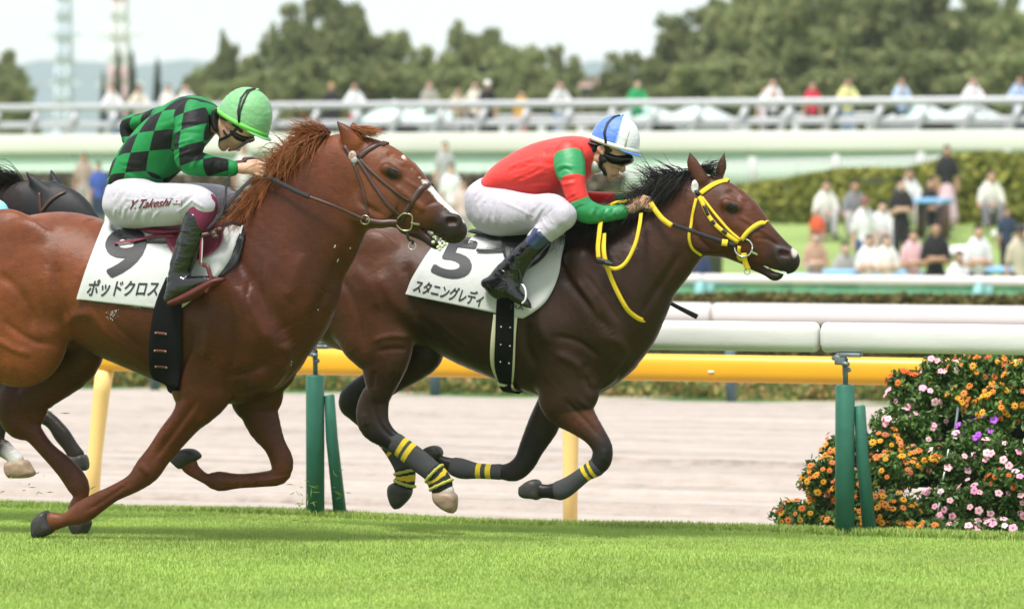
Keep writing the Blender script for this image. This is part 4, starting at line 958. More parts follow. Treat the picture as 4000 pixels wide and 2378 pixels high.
fo9 = family(c4(830, 80), c4(790, 215), c4(1180, 110), c4(1080, 230), 9, .008, .0045, 1) + family(c1(800, 1300), c4(760, 40), c1(930, 1320), c4(860, 120), 5, .008, .004, 2) + family(c1(1330, 1300), c4(1250, 60), c1(1480, 1360), c4(1310, 150), 7, .007, .0045, 3) + family(c1(1000, 1330), c1(1150, 1340), c1(960, 1440), c4(900, 60), 4, .007, .003, 4) \
    + [([c1(860, 1370), c1(1050, 1385), c1(1250, 1388), c1(1400, 1420)], .005, -.003, 0), ([c4(1400, 10), c4(1360, 70), c4(1310, 150)], .012, .007, 0), ([c4(1440, 60), c4(1490, 90), c4(1515, 110)], .008, .005, 0)]
br9, V = part('breeches', [leg9, fleg9], white_cloth, p9, .005, 1, fo9, Y9)
part('stocking', [thin(shin9, -.003)], mat('stocking_maroon', (.15, .014, .05), rough=.8), p9)
fsh9 = j9.c([(c1(1600, 1380), c4(1655, 90), .055, .30), (c4(1540, 200), c4(1640, 180), .055, .31), (c4(1420, 420), c4(1540, 420), .05, .32), (c4(1380, 600), c4(1480, 600), .045, .33)], k=.02); part('stocking', [fsh9], _mc['stocking_maroon'], p9)
bo9, V = part('boot', boot9c, boot_m, p9, .004, 1, family(c4(1190, 560), c4(1310, 540), c4(1180, 680), c4(1290, 640), 5, .009, .003, 12) + family(c4(1240, 300), c4(1420, 330), c4(1210, 450), c4(1370, 470), 3, .014, .003, 13) + [([c4(1262, 240), c4(1350, 262), c4(1436, 275)], .006, .005, 0), ([c4(1290, 300), c4(1270, 400), c4(1250, 520)], .014, .006, 0), ([c4(1350, 300), c4(1330, 420), c4(1300, 520)], .012, -.005, 0)], Y9)
sole9 = j9.c([(c4(1186, 752), c4(1205, 796), .040, -.352), (c4(1290, 700), c4(1320, 762), .045, -.362), (c4(1400, 640), c4(1440, 700), .045, -.367), (c4(1490, 596), c4(1510, 650), .042, -.365), (c4(1555, 598), c4(1562, 622), .032, -.36)], k=.01, sub=4)
part('sole', [sole9], redsole_m, bo9, .004)
fb = j9.c([(c4(1400, 440), c4(1540, 440), .055, .33), (c4(1370, 640), c4(1490, 640), .045, .34), (c4(1380, 720), c4(1560, 640), .045, .34)], k=.02); part('boot', [fb], boot_m, p9)
capg = (.115, .40, .135)
cap_m = mat('cap_cloth', (.2, .4, .2), rough=.5, attr='coat', bump2=[(1.0, 14), (.3, 60)], sheen=.2, stretch=(1, 1, 1))
fd = np.array([358, 195.]); fd /= np.linalg.norm(fd)
he9, (hc, hf, hs, hu, ha, hh_) = helmet(p9, Y9, c1(1690, 852), fd, 198 * kA, 242 * kA, .106, 0, lambda th, v: (.165, .40, .175), mat('peak_green', (.17, .45, .19), rough=.4), mat('band_lime', (.16, .62, .09), rough=.5), cap_m, ribs=1)
fr9 = (hc, hf, hs, hu, ha, hh_, .106)
for k_ in (0, 1):
    mb = MB(); pth, nn = shell_path(fr9, [(-120 + k_ * 6, .93), (-112 + k_ * 8, .7), (-104 + k_ * 10, .45), (-92 + k_ * 4, .2), (-80, .03)]); mb.strap(pth, nn, .010, .004); mb.build('elastic_strap', black_m, he9)
liner = [j9.c([(c1(1508, 760), c1(1560, 790), .09, 0), (c1(1505, 800), c1(1548, 880), .088, 0), (c1(1515, 880), c1(1560, 925), .082, 0)], k=.02), j9.c([(c1(1555, 800), c1(1600, 830), .088, 0), (c1(1640, 850), c1(1680, 880), .085, 0), (c1(1690, 900), c1(1740, 930), .078, 0)], k=.015)]
part('helmet_liner', liner, mat('liner_black', (.014, .014, .016), rough=.45), he9, .005)
mb = MB()
def pl(mb, pts, r, n=8, Y=None): mb.tube([up(p, Y + dy) for p, dy in pts], r, n)
bvp9 = bvh_of(p9)
drape_strap(mb, [bvp9, bvh_of(he9)], [c1(1660, 880), c1(1620, 930), c1(1570, 960), c1(1530, 975), c1(1508, 990)], .015, Y9 - .07, .004, .004); drape_strap(mb, [bvp9], [c1(1560, 905), c1(1575, 935), c1(1600, 945)], .012, Y9 - .06, .004, .004)
mb.build('chin_strap', black_m, he9)
gog = [j9.c([(c1(1655, 890), c1(1650, 950), .078, 0), (c1(1685, 905), c1(1680, 990), .076, 0), (c1(1725, 930), c1(1712, 1000), .058, 0), (c1(1760, 950), c1(1738, 990), .038, 0)], k=.012)]
part('goggles', gog, gog_m, p9, .004)
mb = MB(); V_ = []
for i in range(9):
    a = (i - 4) / 4; q0 = up(c1(1772 - 30 * a * a, 968 - 6 * a * a), Y9 + a * .055); q1 = up(c1(1650 - 20 * a * a, 1056 - 10 * a * a), Y9 + a * .05); V_ += [q0, q1]
F_ = [(2 * i, 2 * i + 1, 2 * i + 3, 2 * i + 2) for i in range(8)]; mb.add(V_, F_); o = mb.build('visor', mat('visor_clear', (.85, .88, .9), rough=.05, transmission=.9, spec=.6), he9)
md = o.modifiers.new('s', 'SOLIDIFY'); md.thickness = .002
# writing on the breeches
bvbr9 = bvh_of(br9)
text_on([bvbr9], 'Y.Takeshi', [c4(925, 58), c4(1205, 42), c4(1190, 96), c4(905, 122)], Y9 - .3, mat('embroidery_maroon', (.12, .012, .02), rough=.6), br9, 'embroidery', bold=.012, shear=.35)
quad_on([bvbr9], [c4(1207, 48), c4(1272, 50), c4(1266, 88), c4(1203, 86)], Y9 - .3, mat('flag_edge', (.25, .25, .25)), br9, 'flag_patch', .0012); quad_on([bvbr9], [c4(1210, 51), c4(1269, 53), c4(1263, 85), c4(1206, 83)], Y9 - .3, white_cloth, br9, 'flag_patch', .003)
q_, n_ = hit([bvbr9], c4(1238, 68)); mb = MB(); V_ = []; t1 = n_.orthogonal().normalized(); t2 = n_.cross(t1)
for i in range(20): a = 2 * math.pi * i / 20; V_.append(q_ + n_ * .0055 + (t1 * math.cos(a) + t2 * math.sin(a)) * .008)
mb.add(V_, [tuple(range(20))]); mb.build('flag_disc', mat('flag_red', (.55, .02, .03)), br9, smooth=False)

# ------------------------------------------------------------------ rider in red and green
j5 = J(Y5)
torso5 = j5.c([(c2(1040, 1245), c2(1170, 1345), .14, 0), (c2(1125, 1152), c2(1290, 1368), .165, 0), (c2(1245, 1070), c2(1425, 1383), .175, 0), (c2(1375, 1008), c2(1540, 1385), .18, 0), (c2(1500, 973), c2(1640, 1350), .19, 0), (c2(1612, 956), c2(1730, 1280), .185, 0), (c2(1715, 966), c2(1785, 1180), .13, 0), (c2(1775, 1012), c2(1800, 1120), .07, 0)], k=.03, sub=4)
arm5 = j5.c([(c2(1550, 1060), c2(1740, 1080), .07, -.155), (c2(1545, 1160), c2(1755, 1150), .066, -.195), (c2(1580, 1240), c2(1755, 1225), .058, -.22), (c2(1612, 1330), c2(1762, 1315), .052, -.235), (c5(1640, 90), c5(1780, 35), .049, -.235), (c5(1675, 165), c5(1800, 65), .048, -.23), (c5(1740, 200), c5(1835, 85), .045, -.215), (c5(1830, 208), c5(1875, 98), .041, -.185), (c5(1935, 200), c5(1935, 100), .036, -.155), (c5(2012, 185), c5(2010, 92), .034, -.135)], k=.02, sub=4)
farm5 = j5.c([(c2(1600, 1080), c2(1720, 1080), .06, .16), (c2(1600, 1230), c2(1720, 1230), .052, .22), (c2(1560, 1360), c2(1670, 1370), .048, .235), (c5(1800, 80), c5(1800, 0), .04, .18), (c5(2000, 80), c5(2000, 10), .033, .12)], k=.02, sub=4)
leg5 = j5.c([(c2(960, 1330), c2(1180, 1350), .115, -.04), (c5(920, 60), c5(1150, 20), .13, -.07), (c5(985, 240), c2(1230, 1345), .12, -.10), (c5(1200, 286), c2(1340, 1352), .105, -.17), (c5(1350, 262), c2(1470, 1368), .092, -.22), (c5(1440, 232), c5(1610, 45), .082, -.26), (c5(1510, 210), c5(1670, 110), .074, -.285), (c5(1560, 220), c5(1680, 170), .068, -.295)], k=.03, sub=4)
fleg5 = j5.c([(c5(960, 40), c5(1150, 30), .12, .05), (c5(1050, 200), c2(1300, 1360), .11, .12), (c5(1350, 230), c5(1400, 30), .10, .22), (c5(1600, 220), c5(1650, 50), .085, .28), (c5(1740, 200), c5(1770, 90), .07, .30)], k=.03, sub=4)
shin5 = j5.c([(c5(1560, 110), c5(1680, 210), .065, -.295), (c5(1480, 180), c5(1600, 290), .06, -.305), (c5(1400, 250), c5(1500, 362), .056, -.31), (c5(1370, 285), c5(1475, 392), .054, -.31)], k=.02, sub=4)
boot5c = [j5.c([(c5(1390, 268), c5(1505, 372), .060, -.31), (c5(1330, 335), c5(1452, 425), .060, -.315), (c5(1260, 400), c5(1400, 480), .058, -.32), (c5(1190, 480), c5(1345, 560), .05, -.325), (c5(1120, 550), c5(1310, 640), .046, -.33), (c5(1075, 610), c5(1250, 690), .044, -.335)], k=.02, sub=4),
    j5.c([(c5(1058, 600), c5(1080, 670), .036, -.335), (c5(1130, 590), c5(1150, 712), .04, -.34), (c5(1240, 610), c5(1200, 735), .042, -.345), (c5(1300, 680), c5(1260, 765), .04, -.345), (c5(1355, 740), c5(1330, 800), .032, -.345), (c5(1382, 790), c5(1372, 808), .02, -.345)], k=.02, sub=4)]
head5 = [j5.ball(c2(1950, 985), 140 * kA, .075, 0, .02), j5.ball(c2(1985, 1100), 72 * kA, .060, 0, .03),
    j5.c([(c2(1840, 1080), c2(1930, 1130), .058, 0), (c2(1880, 1140), c2(1960, 1160), .048, 0), (c2(1895, 1210), c2(1955, 1225), .034, 0), (c2(1905, 1240), c2(1945, 1250), .020, 0)], k=.02),
    j5.c([(c2(1940, 1150), c2(2010, 1160), .038, 0), (c2(1940, 1200), c2(1990, 1215), .03, 0)], k=.02),
    j5.ball(c2(1990, 1216), 9 * kA, .019, 0, .007, cols=[(0, LP)]), j5.ball(c2(1986, 1234), 9 * kA, .017, 0, .006, cols=[(0, LP)]),
    j5.c([(c2(2000, 1110), c2(2030, 1110), .012, 0), (c2(1995, 1150), c2(2035, 1150), .013, 0), (c2(1995, 1175), c2(2042, 1178), .015, 0), (c2(2005, 1190), c2(2032, 1192), .013, 0)], k=.010),
    j5.c([(c2(1760, 1020), c2(1800, 1150), .054, 0), (c2(1800, 1030), c2(1850, 1170), .054, 0), (c2(1860, 1040), c2(1910, 1170), .056, 0)], k=.03)]
ear5 = [j5.ball(c2(1868, 1040), 30 * kA, .010, -.078, .006, cols=[(0, SKd)]), j5.ball(c2(1876, 1068), 16 * kA, .008, -.076, .006, cols=[(0, SKd)])]
earc5 = [j5.c([(c2(1864, 1028), c2(1868, 1040), .006, -.089), (c2(1872, 1046), c2(1876, 1058), .006, -.086)], k=.006, op='sub')]
wrist5 = j5.c([(c5(1960, 172), c5(1960, 108), .026, -.14), (c5(2040, 158), c5(2035, 95), .022, -.125), (c5(2090, 150), c5(2085, 82), .020, -.115)], k=.012)
hand5 = fist(j5, c5(2080, 80), c5(2085, 145), c5(2165, 25), c5(2180, 112), 56 * kA, -.13)
fh5 = fist(j5, c5(2060, 60), c5(2060, 110), c5(2150, 10), c5(2160, 80), 56 * kA, .05)
b5 = [thin(c, .012) for c in (torso5, arm5, farm5, leg5, fleg5, shin5, *boot5c)] + head5 + ear5 + [wrist5] + hand5 + fh5 + earc5
p5 = body(b5, (.52, .30, .20)); tag(p5, 'jockey in red silks with green sleeves and a blue and white cap', 'person', 'jockeys riding in the race')
redc, grc = (.66, .028, .022), (.022, .25, .085)
silk_red = mat('silk_red', redc, rough=.55, bump=.06, bscale=260, bump2=[(.8, 12), (.35, 34)], sheen=.2, stretch=(.7, 1, 1.3))
fs5 = family(c2(1180, 1190), c2(1400, 1100), c2(1260, 1300), c2(1500, 1200), 8, .010, .0045, 14) + family(c2(1420, 1040), c2(1600, 1000), c2(1460, 1130), c2(1560, 1120), 4, .012, .004, 15) + family(c2(1300, 1340), c2(1560, 1350), c2(1280, 1280), c2(1540, 1260), 4, .010, .0035, 16) + [([c2(1180, 1320), c2(1400, 1250), c2(1580, 1190)], .004, -.002, 0)]
sh5, V = part('shirt', [torso5], silk_red, p5, .0055, 2, fs5, Y5)
slv = band_mat('silk_sleeve', grc, [(-1, .50, redc), (2.05, 3.95, redc)], rough=.52, bump=.07)
for ch_ in (arm5, farm5):
    o, V = part('sleeve', [thin(ch_, -.004)], slv, sh5, .005, 1, (family(c2(1560, 1180), c2(1740, 1160), c2(1600, 1290), c2(1750, 1270), 5, .010, .004, 17) + family(c2(1630, 1370), c2(1750, 1340), c5(1670, 170), c5(1800, 90), 8, .008, .004, 18) + family(c5(1820, 200), c5(1850, 100), c5(1980, 190), c5(1970, 100), 7, .007, .003, 19)) if ch_ is arm5 else None, Y5); attr_t(o, V, ch_)
part('collar', [j5.c([(c2(1790, 1060), c2(1812, 1190), .062, 0), (c2(1818, 1075), c2(1848, 1205), .060, 0)], k=.02)], mat('collar_white', (.78, .78, .78), rough=.7), sh5)
fo5 = family(c2(1020, 1300), c5(960, 40), c2(1120, 1330), c5(1060, 120), 6, .009, .0045, 20) + family(c5(1000, 60), c5(1020, 220), c5(1240, 30), c5(1180, 260), 6, .009, .004, 21) + family(c5(1440, 60), c5(1380, 220), c5(1640, 100), c5(1500, 220), 9, .007, .0045, 22) + family(c5(1540, 120), c5(1640, 240), c5(1410, 250), c5(1500, 350), 7, .007, .0035, 23) + [([c5(1180, 60), c5(1320, 110), c5(1480, 180)], .008, .004, 0)]
part('breeches', [leg5, fleg5, thin(shin5, -.002)], white_cloth, p5, .005, 1, fo5, Y5)
bo5, V = part('boot', boot5c, boot_m, p5, .004, 1, family(c5(1210, 430), c5(1360, 560), c5(1160, 520), c5(1290, 640), 5, .012, .0035, 24) + family(c5(1250, 380), c5(1400, 470), c5(1330, 340), c5(1450, 420), 3, .014, .003, 25) + [([c5(1100, 590), c5(1200, 690), c5(1300, 740)], .007, -.004, 0)], Y5)
part('boot_cuff', [j5.c([(c5(1400, 250), c5(1515, 362), .064, -.31), (c5(1350, 310), c5(1470, 405), .064, -.313)], k=.01)], mat('boot_cuff_navy', (.02, .035, .09), rough=.2, coat=.7, bump2=[(1.0, 20)]), bo5, .005)
part('boot', [j5.c([(c5(1640, 300), c5(1740, 300), .055, .31), (c5(1480, 480), c5(1600, 500), .05, .32), (c5(1400, 620), c5(1500, 640), .045, .33), (c5(1420, 690), c5(1560, 700), .04, .33)], k=.02)], boot_m, p5)
fd = np.array([352, 118.]); fd /= np.linalg.norm(fd)
def cap5(th, v):
    a = math.degrees(th) % 360          # 270 = seen side
    k = int(((a + 75) % 360) // 90); return ((.09, .20, .62) if k % 2 == 1 else (.66, .67, .72))
he5, (hc, hf, hs, hu, ha, hh_) = helmet(p5, Y5, c2(1962, 1006), fd, 180 * kA, 206 * kA, .102, 0, cap5, mat('peak_blue', (.07, .16, .55), rough=.4), mat('band_cream', (.72, .72, .64), rough=.5), cap_m, ribs=.5)
fr5 = (hc, hf, hs, hu, ha, hh_, .102)
mb = MB(); pth, nn = shell_path(fr5, [(-118, .90), (-118, .7), (-115, .45), (-108, .2), (-95, .0)]); mb.strap(pth, nn, .014, .004); mb.build('elastic_strap', black_m, he5)
mb = MB(); pth, nn = shell_path(fr5, [(-52, .05), (-50, .4), (-48, .7), (-40, .97)]); mb.strap(pth, nn, .010, .003); mb.build('seam_tape', _mc['band_cream'], he5)
part('hair', [j5.c([(c2(1775, 1000), c2(1830, 1050), .072, 0), (c2(1795, 1030), c2(1850, 1090), .070, 0), (c2(1830, 1000), c2(1880, 1030), .078, 0)], k=.02)], mat('hair_black', (.012, .011, .011), rough=.5, bump=.6, bscale=80, stretch=(1, 1, 8)), p5, .004)
part('helmet_liner', [j5.c([(c2(1800, 985), c2(1830, 1010), .085, 0), (c2(1890, 1000), c2(1915, 1040), .085, 0), (c2(1960, 1030), c2(1970, 1070), .080, 0)], k=.015)], _mc['liner_black'], he5, .005)
mb = MB(); bvp5 = bvh_of(p5)
drape_strap(mb, [bvp5], [c2(1905, 1010), c2(1925, 1060), c2(1890, 1100), c2(1868, 1130), c2(1862, 1180), c2(1868, 1240)], .024, Y5 - .07, .004, .005); q_, n_ = hit([bvp5], c2(1885, 1105)); mb.ball(q_ + n_ * .006, (.026, .010, .024))
mb.build('chin_strap', black_m, he5)
part('goggles', [j5.c([(c2(1905, 1035), c2(1905, 1105), .078, 0), (c2(1955, 1050), c2(1960, 1148), .078, 0), (c2(2015, 1062), c2(2012, 1162), .066, 0), (c2(2070, 1075), c2(2050, 1145), .046, 0)], k=.012)], gog_m, p5, .004)

# ------------------------------------------------------------------ rider almost out of the picture on the left
jb = J(YB)
tb = jb.c([(D(-330, 500), D(-230, 570), .15, 0), (D(-230, 420), D(-150, 540), .18, 0), (D(-120, 395), D(-80, 520), .18, 0), (D(-50, 410), D(-50, 490), .08, 0)], k=.03)
ab = jb.c([(D(-120, 400), D(-60, 440), .06, -.18), (D(-90, 500), D(-30, 500), .055, -.22), (D(-30, 545), D(10, 495), .045, -.2), (D(-8, 560), D(30, 545), .042, -.18)], k=.02)
lb_ = jb.c([(D(-330, 520), D(-250, 620), .13, -.06), (D(-180, 560), D(-160, 640), .09, -.25), (D(-110, 590), D(-90, 650), .07, -.3), (D(-190, 700), D(-140, 720), .05, -.32), (D(-230, 760), D(-160, 790), .04, -.32)], k=.03)
hb_ = [jb.ball(D(10, 390), 34 * 1.6, .08, 0), jb.c([(D(-50, 410), D(-40, 470), .05, 0), (D(-20, 400), D(-10, 450), .05, 0)], k=.03)]
pb = body([thin(c, .01) for c in (tb, ab, lb_)] + [jb.ball(D(-110, 380), 34 * 1.6, .08, 0)], SK, h=.009); tag(pb, 'jockey in light blue and red silks, only an elbow in the photo', 'person', 'jockeys riding in the race')
def zig(n, l, b):
    v = mapped_(n, l); w = n.new('ShaderNodeTexWave'); w.inputs['Scale'].default_value = 2.6; w.inputs['Distortion'].default_value = .5; l.new(v, w.inputs[0]); r = n.new('ShaderNodeValToRGB'); r.color_ramp.interpolation = 'CONSTANT'
    e = r.color_ramp.elements; e.new(.5); e.new(.6)
    for x, (p, c) in zip(e, ((0, (.25, .62, .85)), (.42, (.8, .8, .8)), (.52, (.6, .03, .03)), (.62, (.6, .03, .03)))): x.position = p; x.color = (*c, 1)
    l.new(w.outputs[0], r.inputs[0]); l.new(r.outputs[0], b.inputs[0])
zm_ = bpy.data.materials.new('silk_blue_red'); zm_.use_nodes = True; zig(zm_.node_tree.nodes, zm_.node_tree.links, zm_.node_tree.nodes['Principled BSDF'])
part('shirt', [thin(tb, -.002), thin(ab, -.002)], zm_, pb, .008); part('breeches', [thin(lb_, -.002)], white_cloth, pb, .01)
mb = MB(); mb.ball(up(D(-110, 370), YB), (.14, .12, .12), 20); mb.build('helmet', mat('cap_dark', (.03, .03, .2), rough=.4), pb)

# ------------------------------------------------------------------ number cloths, saddles, girths
def cloth(horse, bv, Y, left, right, label, nu=26, nv=26, off=.012):
    G, N = drape_grid([bv], left, right, nu, nv, Y - .25, off, 3); 
    r_ = fnoise(G.reshape(-1, 3), 9, 5).reshape(G.shape[:2]) * .004; G = G + N * r_[..., None]
    mb = MB(); grid_sheet(mb, G, N, .004, 0, mirrorY=Y, bridge=(0, .07)); o = mb.build('saddle_cloth', cloth_m); tag(o, label, 'saddle cloth'); return o
def boot_clear(n): pass
cl9 = cloth(horse9, bv9, Y9, [c4(722, 226), c4(665, 380), c4(600, 560), c4(545, 745), c4(545, 746)], [c4(1690, 300), c4(1600, 470), c4(1500, 620), c4(1300, 790), c4(1240, 828)], 'white saddle cloth with a black 9 on the chestnut horse')
cl5 = cloth(horse5, bv5, Y5, [c5(905, 262), c5(760, 330), c5(640, 470), c5(505, 710), c5(505, 711)], [c5(1622, 325), c5(1600, 490), c5(1540, 680), c5(1440, 812), c5(1325, 880)], 'white saddle cloth with a black 5 on the bay horse')
b1, b2 = bvh_of(cl9), bvh_of(cl5)
text_on([b1], '9', [c4(772, 260), c4(1036, 268), c4(950, 590), c4(690, 582)], Y9 - .3, ink_m, cl9, 'number', bold=.022, shear=0)
text_on([b1], 'ポッドクロス', [c4(630, 610), c4(1120, 618), c4(1092, 726), c4(600, 724)], Y9 - .3, ink_m, cl9, 'lettering', bold=.022)
text_on([b2], '5', [c5(800, 336), c5(1018, 358), c5(925, 618), c5(688, 562)], Y5 - .3, ink_m, cl5, 'number', bold=.022)
text_on([b2], 'スタニングレディ', [c5(592, 608), c5(1062, 702), c5(1032, 800), c5(556, 692)], Y5 - .3, ink_m, cl5, 'lettering', bold=.022)
text_on([b2], 'JRA', [c5(1235, 778), c5(1332, 796), c5(1328, 832), c5(1232, 812)], Y5 - .3, ink_m, cl5, 'lettering', bold=.01)
def add_saddle(Y, b, cloth_bv, label, leather, edge, seat_pts, flap_l, flap_r, strap_px, strap_m, pad):
    root = empty('saddle', up(seat_pts[1][0], Y)); tag(root, label, 'saddle')
    o, V = part('seat', [Chain(Y, [(a, b_, w, 0) for a, b_, w in seat_pts], k=.02, sub=4)], leather, root, .006)
    G, N = drape_grid(cloth_bv, flap_l, flap_r, 12, 14, Y - .3, .011, 2); mb = MB(); grid_sheet(mb, G, N, .006, 0, mirrorY=Y, bridge=(0, .05)); mb.build('flap', leather, root)
    mb = MB(); mb.strap([g + n_ * .007 for g, n_ in zip(G[:, -1], N[:, -1])], list(N[:, -1]), .010, .003); mb.build('flap_edge', edge, root)
    mb = MB(); drape_strap(mb, cloth_bv, strap_px, .016, Y - .3, .012, .004); mb.build('surcingle_strap', strap_m, root)
    return root
sd9 = add_saddle(Y9, bv9, [b1, bv9], 'small maroon racing saddle under the jockey in green check', maroon_m, mat('maroon_piping', (.22, .02, .05), rough=.4),
    [(c4(800, 222), c4(810, 246), .06), (c4(1000, 228), c4(1000, 262), .10), (c4(1180, 228), c4(1180, 320), .17), (c4(1420, 225), c4(1420, 300), .16)],
    [c4(1145, 245), c4(1160, 330), c4(1190, 410), c4(1250, 470)], [c4(1560, 270), c4(1548, 350), c4(1490, 430), c4(1360, 482)], [c4(800, 372), c4(960, 345), c4(1080, 318), c4(1220, 312)], maroon_m, None)
sd5 = add_saddle(Y5, bv5, [b2, bv5], 'small black racing saddle under the jockey in red', black_m, black_m,
    [(c5(975, 258), c5(1000, 284), .10), (c5(1080, 284), c5(1090, 312), .12), (c5(1200, 308), c5(1200, 345), .16), (c5(1330, 295), c5(1340, 330), .15), (c5(1480, 260), c5(1490, 300), .12)],
    [c5(1180, 352), c5(1185, 400), c5(1200, 470), c5(1262, 535)], [c5(1525, 352), c5(1500, 430), c5(1430, 500), c5(1345, 548)], [c5(1005, 418), c5(1080, 420), c5(1150, 416), c5(1225, 410)], black_m, None)
# black pad showing in front of cloth 9
mb = MB(); G, N = drape_grid([bv9], [c4(1680, 300), c4(1600, 470), c4(1520, 590)], [c4(1712, 318), c4(1665, 490), c4(1530, 600)], 5, 10, Y9 - .25, .009, 2); grid_sheet(mb, G, N, .008, 0, mirrorY=Y9, bridge=(0, .04)); mb.build('pad', black_m, sd9)
def girth(Y, bv, L_, R_, root, m_, studs, stud_m, tabs=None):
    G, N = drape_grid([bv], L_, R_, 8, 30, Y - .2, .014, 3); mb = MB(); grid_sheet(mb, G, N, .005, 0, mirrorY=Y, bridge=(-1, -.05)); o = mb.build('girth', m_, root)
    sb = [bvh_of(o)]
    for a, b in studs:
        if tabs: mb = MB(); drape_strap(mb, sb, [a, ((a[0] + b[0]) / 2, (a[1] + b[1]) / 2), b], .013, Y - .25, .001, .003, n=6, smoothing=0); mb.build('tab', tabs, o)
        mb = MB()
        for p in (a, b):
            q, nn = hit(sb, p, Y - .2); mb.ball(q + nn * .004, (.0055, .0055, .0055), 8)
        mb.build('stud', stud_m, o)
    return o
girth(Y9, bv9, [c4(1165, 600), c4(1090, 780), c4(1052, 1000), c4(1052, 1200), c4(1090, 1340)], [c4(1275, 600), c4(1275, 800), c4(1272, 1000), c4(1274, 1200), c4(1258, 1360)], sd9, mat('girth_elastic_black', (.007, .007, .008), rough=.9, spec=.12, bump=.3, bscale=300),
      [(c4(1085, 980), c4(1158, 988)), (c4(1080, 1103), c4(1156, 1108)), (c4(1086, 1213), c4(1162, 1220))], brass_m, mat('tab_maroon', (.14, .035, .035), rough=.4))
mb = MB(); G, N = drape_grid([bv5], [c5(1125, 850), c5(1104, 1050), c5(1108, 1200), c5(1150, 1300)], [c5(1290, 870), c5(1278, 1000), c5(1272, 1200), c5(1262, 1320)], 8, 24, Y5 - .2, .009, 3); grid_sheet(mb, G, N, .005, 0, mirrorY=Y5, bridge=(-1, -.05)); mb.build('girth_sleeve', mat('girth_cream', (.62, .58, .42), rough=.8, bump=.3, bscale=200), sd5)
girth(Y5, bv5, [c5(1152, 700), c5(1143, 850), c5(1138, 1050), c5(1135, 1200), c5(1170, 1310)], [c5(1270, 760), c5(1268, 900), c5(1262, 1100), c5(1258, 1200), c5(1252, 1328)], sd5, _mc['girth_elastic_black'],
      [(c5(1175, 938), c5(1238, 942)), (c5(1172, 1060), c5(1236, 1070)), (c5(1170, 1180), c5(1230, 1190))], steel2)
# stirrups
def tube_px(name, pts, r, m_, parent, Y, n=8):
    mb = MB(); P = resample([(*up(p, Y + dy),) for p, dy in pts], max(6, len(pts) * 5)); mb.tube(P, r, n); return mb.build(name, m_, parent)
def strap_px(name, pts, w, m_, parent, Y, nrm=(0, -1, .15), thick=.004):
    mb = MB(); P = resample([(*up(p, Y + dy),) for p, dy in pts], max(8, len(pts) * 6)); mb.strap(P, [nrm] * len(P), w, thick); return mb.build(name, m_, parent)
strap_px('stirrup_leather', [(c4(1405, 260), -.33), (c4(1400, 380), -.345), (c4(1396, 505), -.352)], .010, maroon_m, sd9, Y9); strap_px('stirrup_leather', [(c4(1412, 320), -.334), (c4(1410, 400), -.349), (c4(1405, 500), -.356)], .006, mat('lace_grey', (.45, .42, .38)), sd9, Y9)
strap_px('stirrup_iron', [(c4(1415, 505), -.37), (c4(1445, 520), -.385), (c4(1462, 570), -.392), (c4(1470, 605), -.395), (c4(1450, 650), -.40), (c4(1435, 700), -.40)], .022, redsole_m, sd9, Y9)
tube_px('stirrup_iron', [(c5(1318, 640), -.37), (c5(1338, 670), -.385), (c5(1346, 715), -.39), (c5(1338, 755), -.39), (c5(1318, 775), -.385)], .005, mat('enamel_white', (.8, .8, .8), rough=.2), sd5, Y5)
strap_px('stirrup_leather', [(c5(1235, 400), -.33), (c5(1290, 520), -.36), (c5(1322, 640), -.372)], .008, black_m, sd5, Y5)

# ------------------------------------------------------------------ bridles
def bridle(horse, label): o = empty('bridle', horse.location); setpar(o, horse); o['label'] = label; return o
def bstrap(name, bv, px, w, m_, root, Y, off=.003, thick=.004, mirror=False):
    mb = MB(); P, N = drape_strap(mb, [bv], px, w, Y - .08, off, thick)
    Pm, Nm = P.copy(), N.copy(); Pm[:, 1] = 2 * Y - Pm[:, 1]; Nm[:, 1] *= -1
    join = {'browband': 'end', 'noseband': 'end', 'noseband_edge': 'end', 'headpiece': 'start'}.get(name)
    if join:
        A, NA = (P, N) if join == 'end' else (P[::-1], N[::-1]); B, NB = (Pm[::-1], Nm[::-1]) if join == 'end' else (Pm, Nm); A, NA, B, NB = A[:-2], NA[:-2], B[2:], NB[2:]; a, b = A[-1], B[0]; q = []
        for t in (.2, .4, .6, .8): p = a + (b - a) * t; p = p + np.array([.25, 0, .97]) * .012 * math.sin(math.pi * t); q.append(p)
        nq = [np.array([.25, -.5 + t, .9]) for t in (.2, .4, .6, .8)]
        mb = MB(); mb.strap(np.concatenate([A, q, B]), np.concatenate([NA, nq, NB]), w, thick); return mb.build(name, m_, root)
    o = mb.build(name, m_, root); mb = MB(); mb.strap(Pm, Nm, w, thick); mb.build(name, m_, root); return o
bd9 = bridle(horse9, 'brown leather bridle')
bstrap('headpiece', bv9, [c2(70, 990), c2(95, 1045), c2(135, 1095), c2(165, 1120)], 0.022, brown_m2, bd9, Y9)
bstrap('browband', bv9, [c2(180, 1098), c2(230, 1052), c2(300, 1012), c2(355, 992), c2(386, 1000)], 0.030, brown_m2, bd9, Y9)
bstrap('cheekpiece', bv9, [c2(175, 1115), c2(230, 1200), c2(300, 1310), c2(380, 1420), c5(440, 145), c5(470, 170)], 0.019, brown_m2, bd9, Y9)
bstrap('noseband_strap', bv9, [c2(190, 1110), c2(270, 1195), c2(380, 1290), c2(470, 1360), c2(540, 1405)], 0.015, brown_m2, bd9, Y9)
bstrap('throatlatch', bv9, [c2(145, 1140), c2(175, 1220), c2(210, 1320), c2(232, 1420), c5(240, 170)], 0.015, brown_m2, bd9, Y9)
bstrap('noseband', bv9, [c5(460, 250), c5(480, 190), c5(515, 130), c2(555, 1400), c2(600, 1330), c2(650, 1293), c2(688, 1296)], 0.027, brown_m2, bd9, Y9)
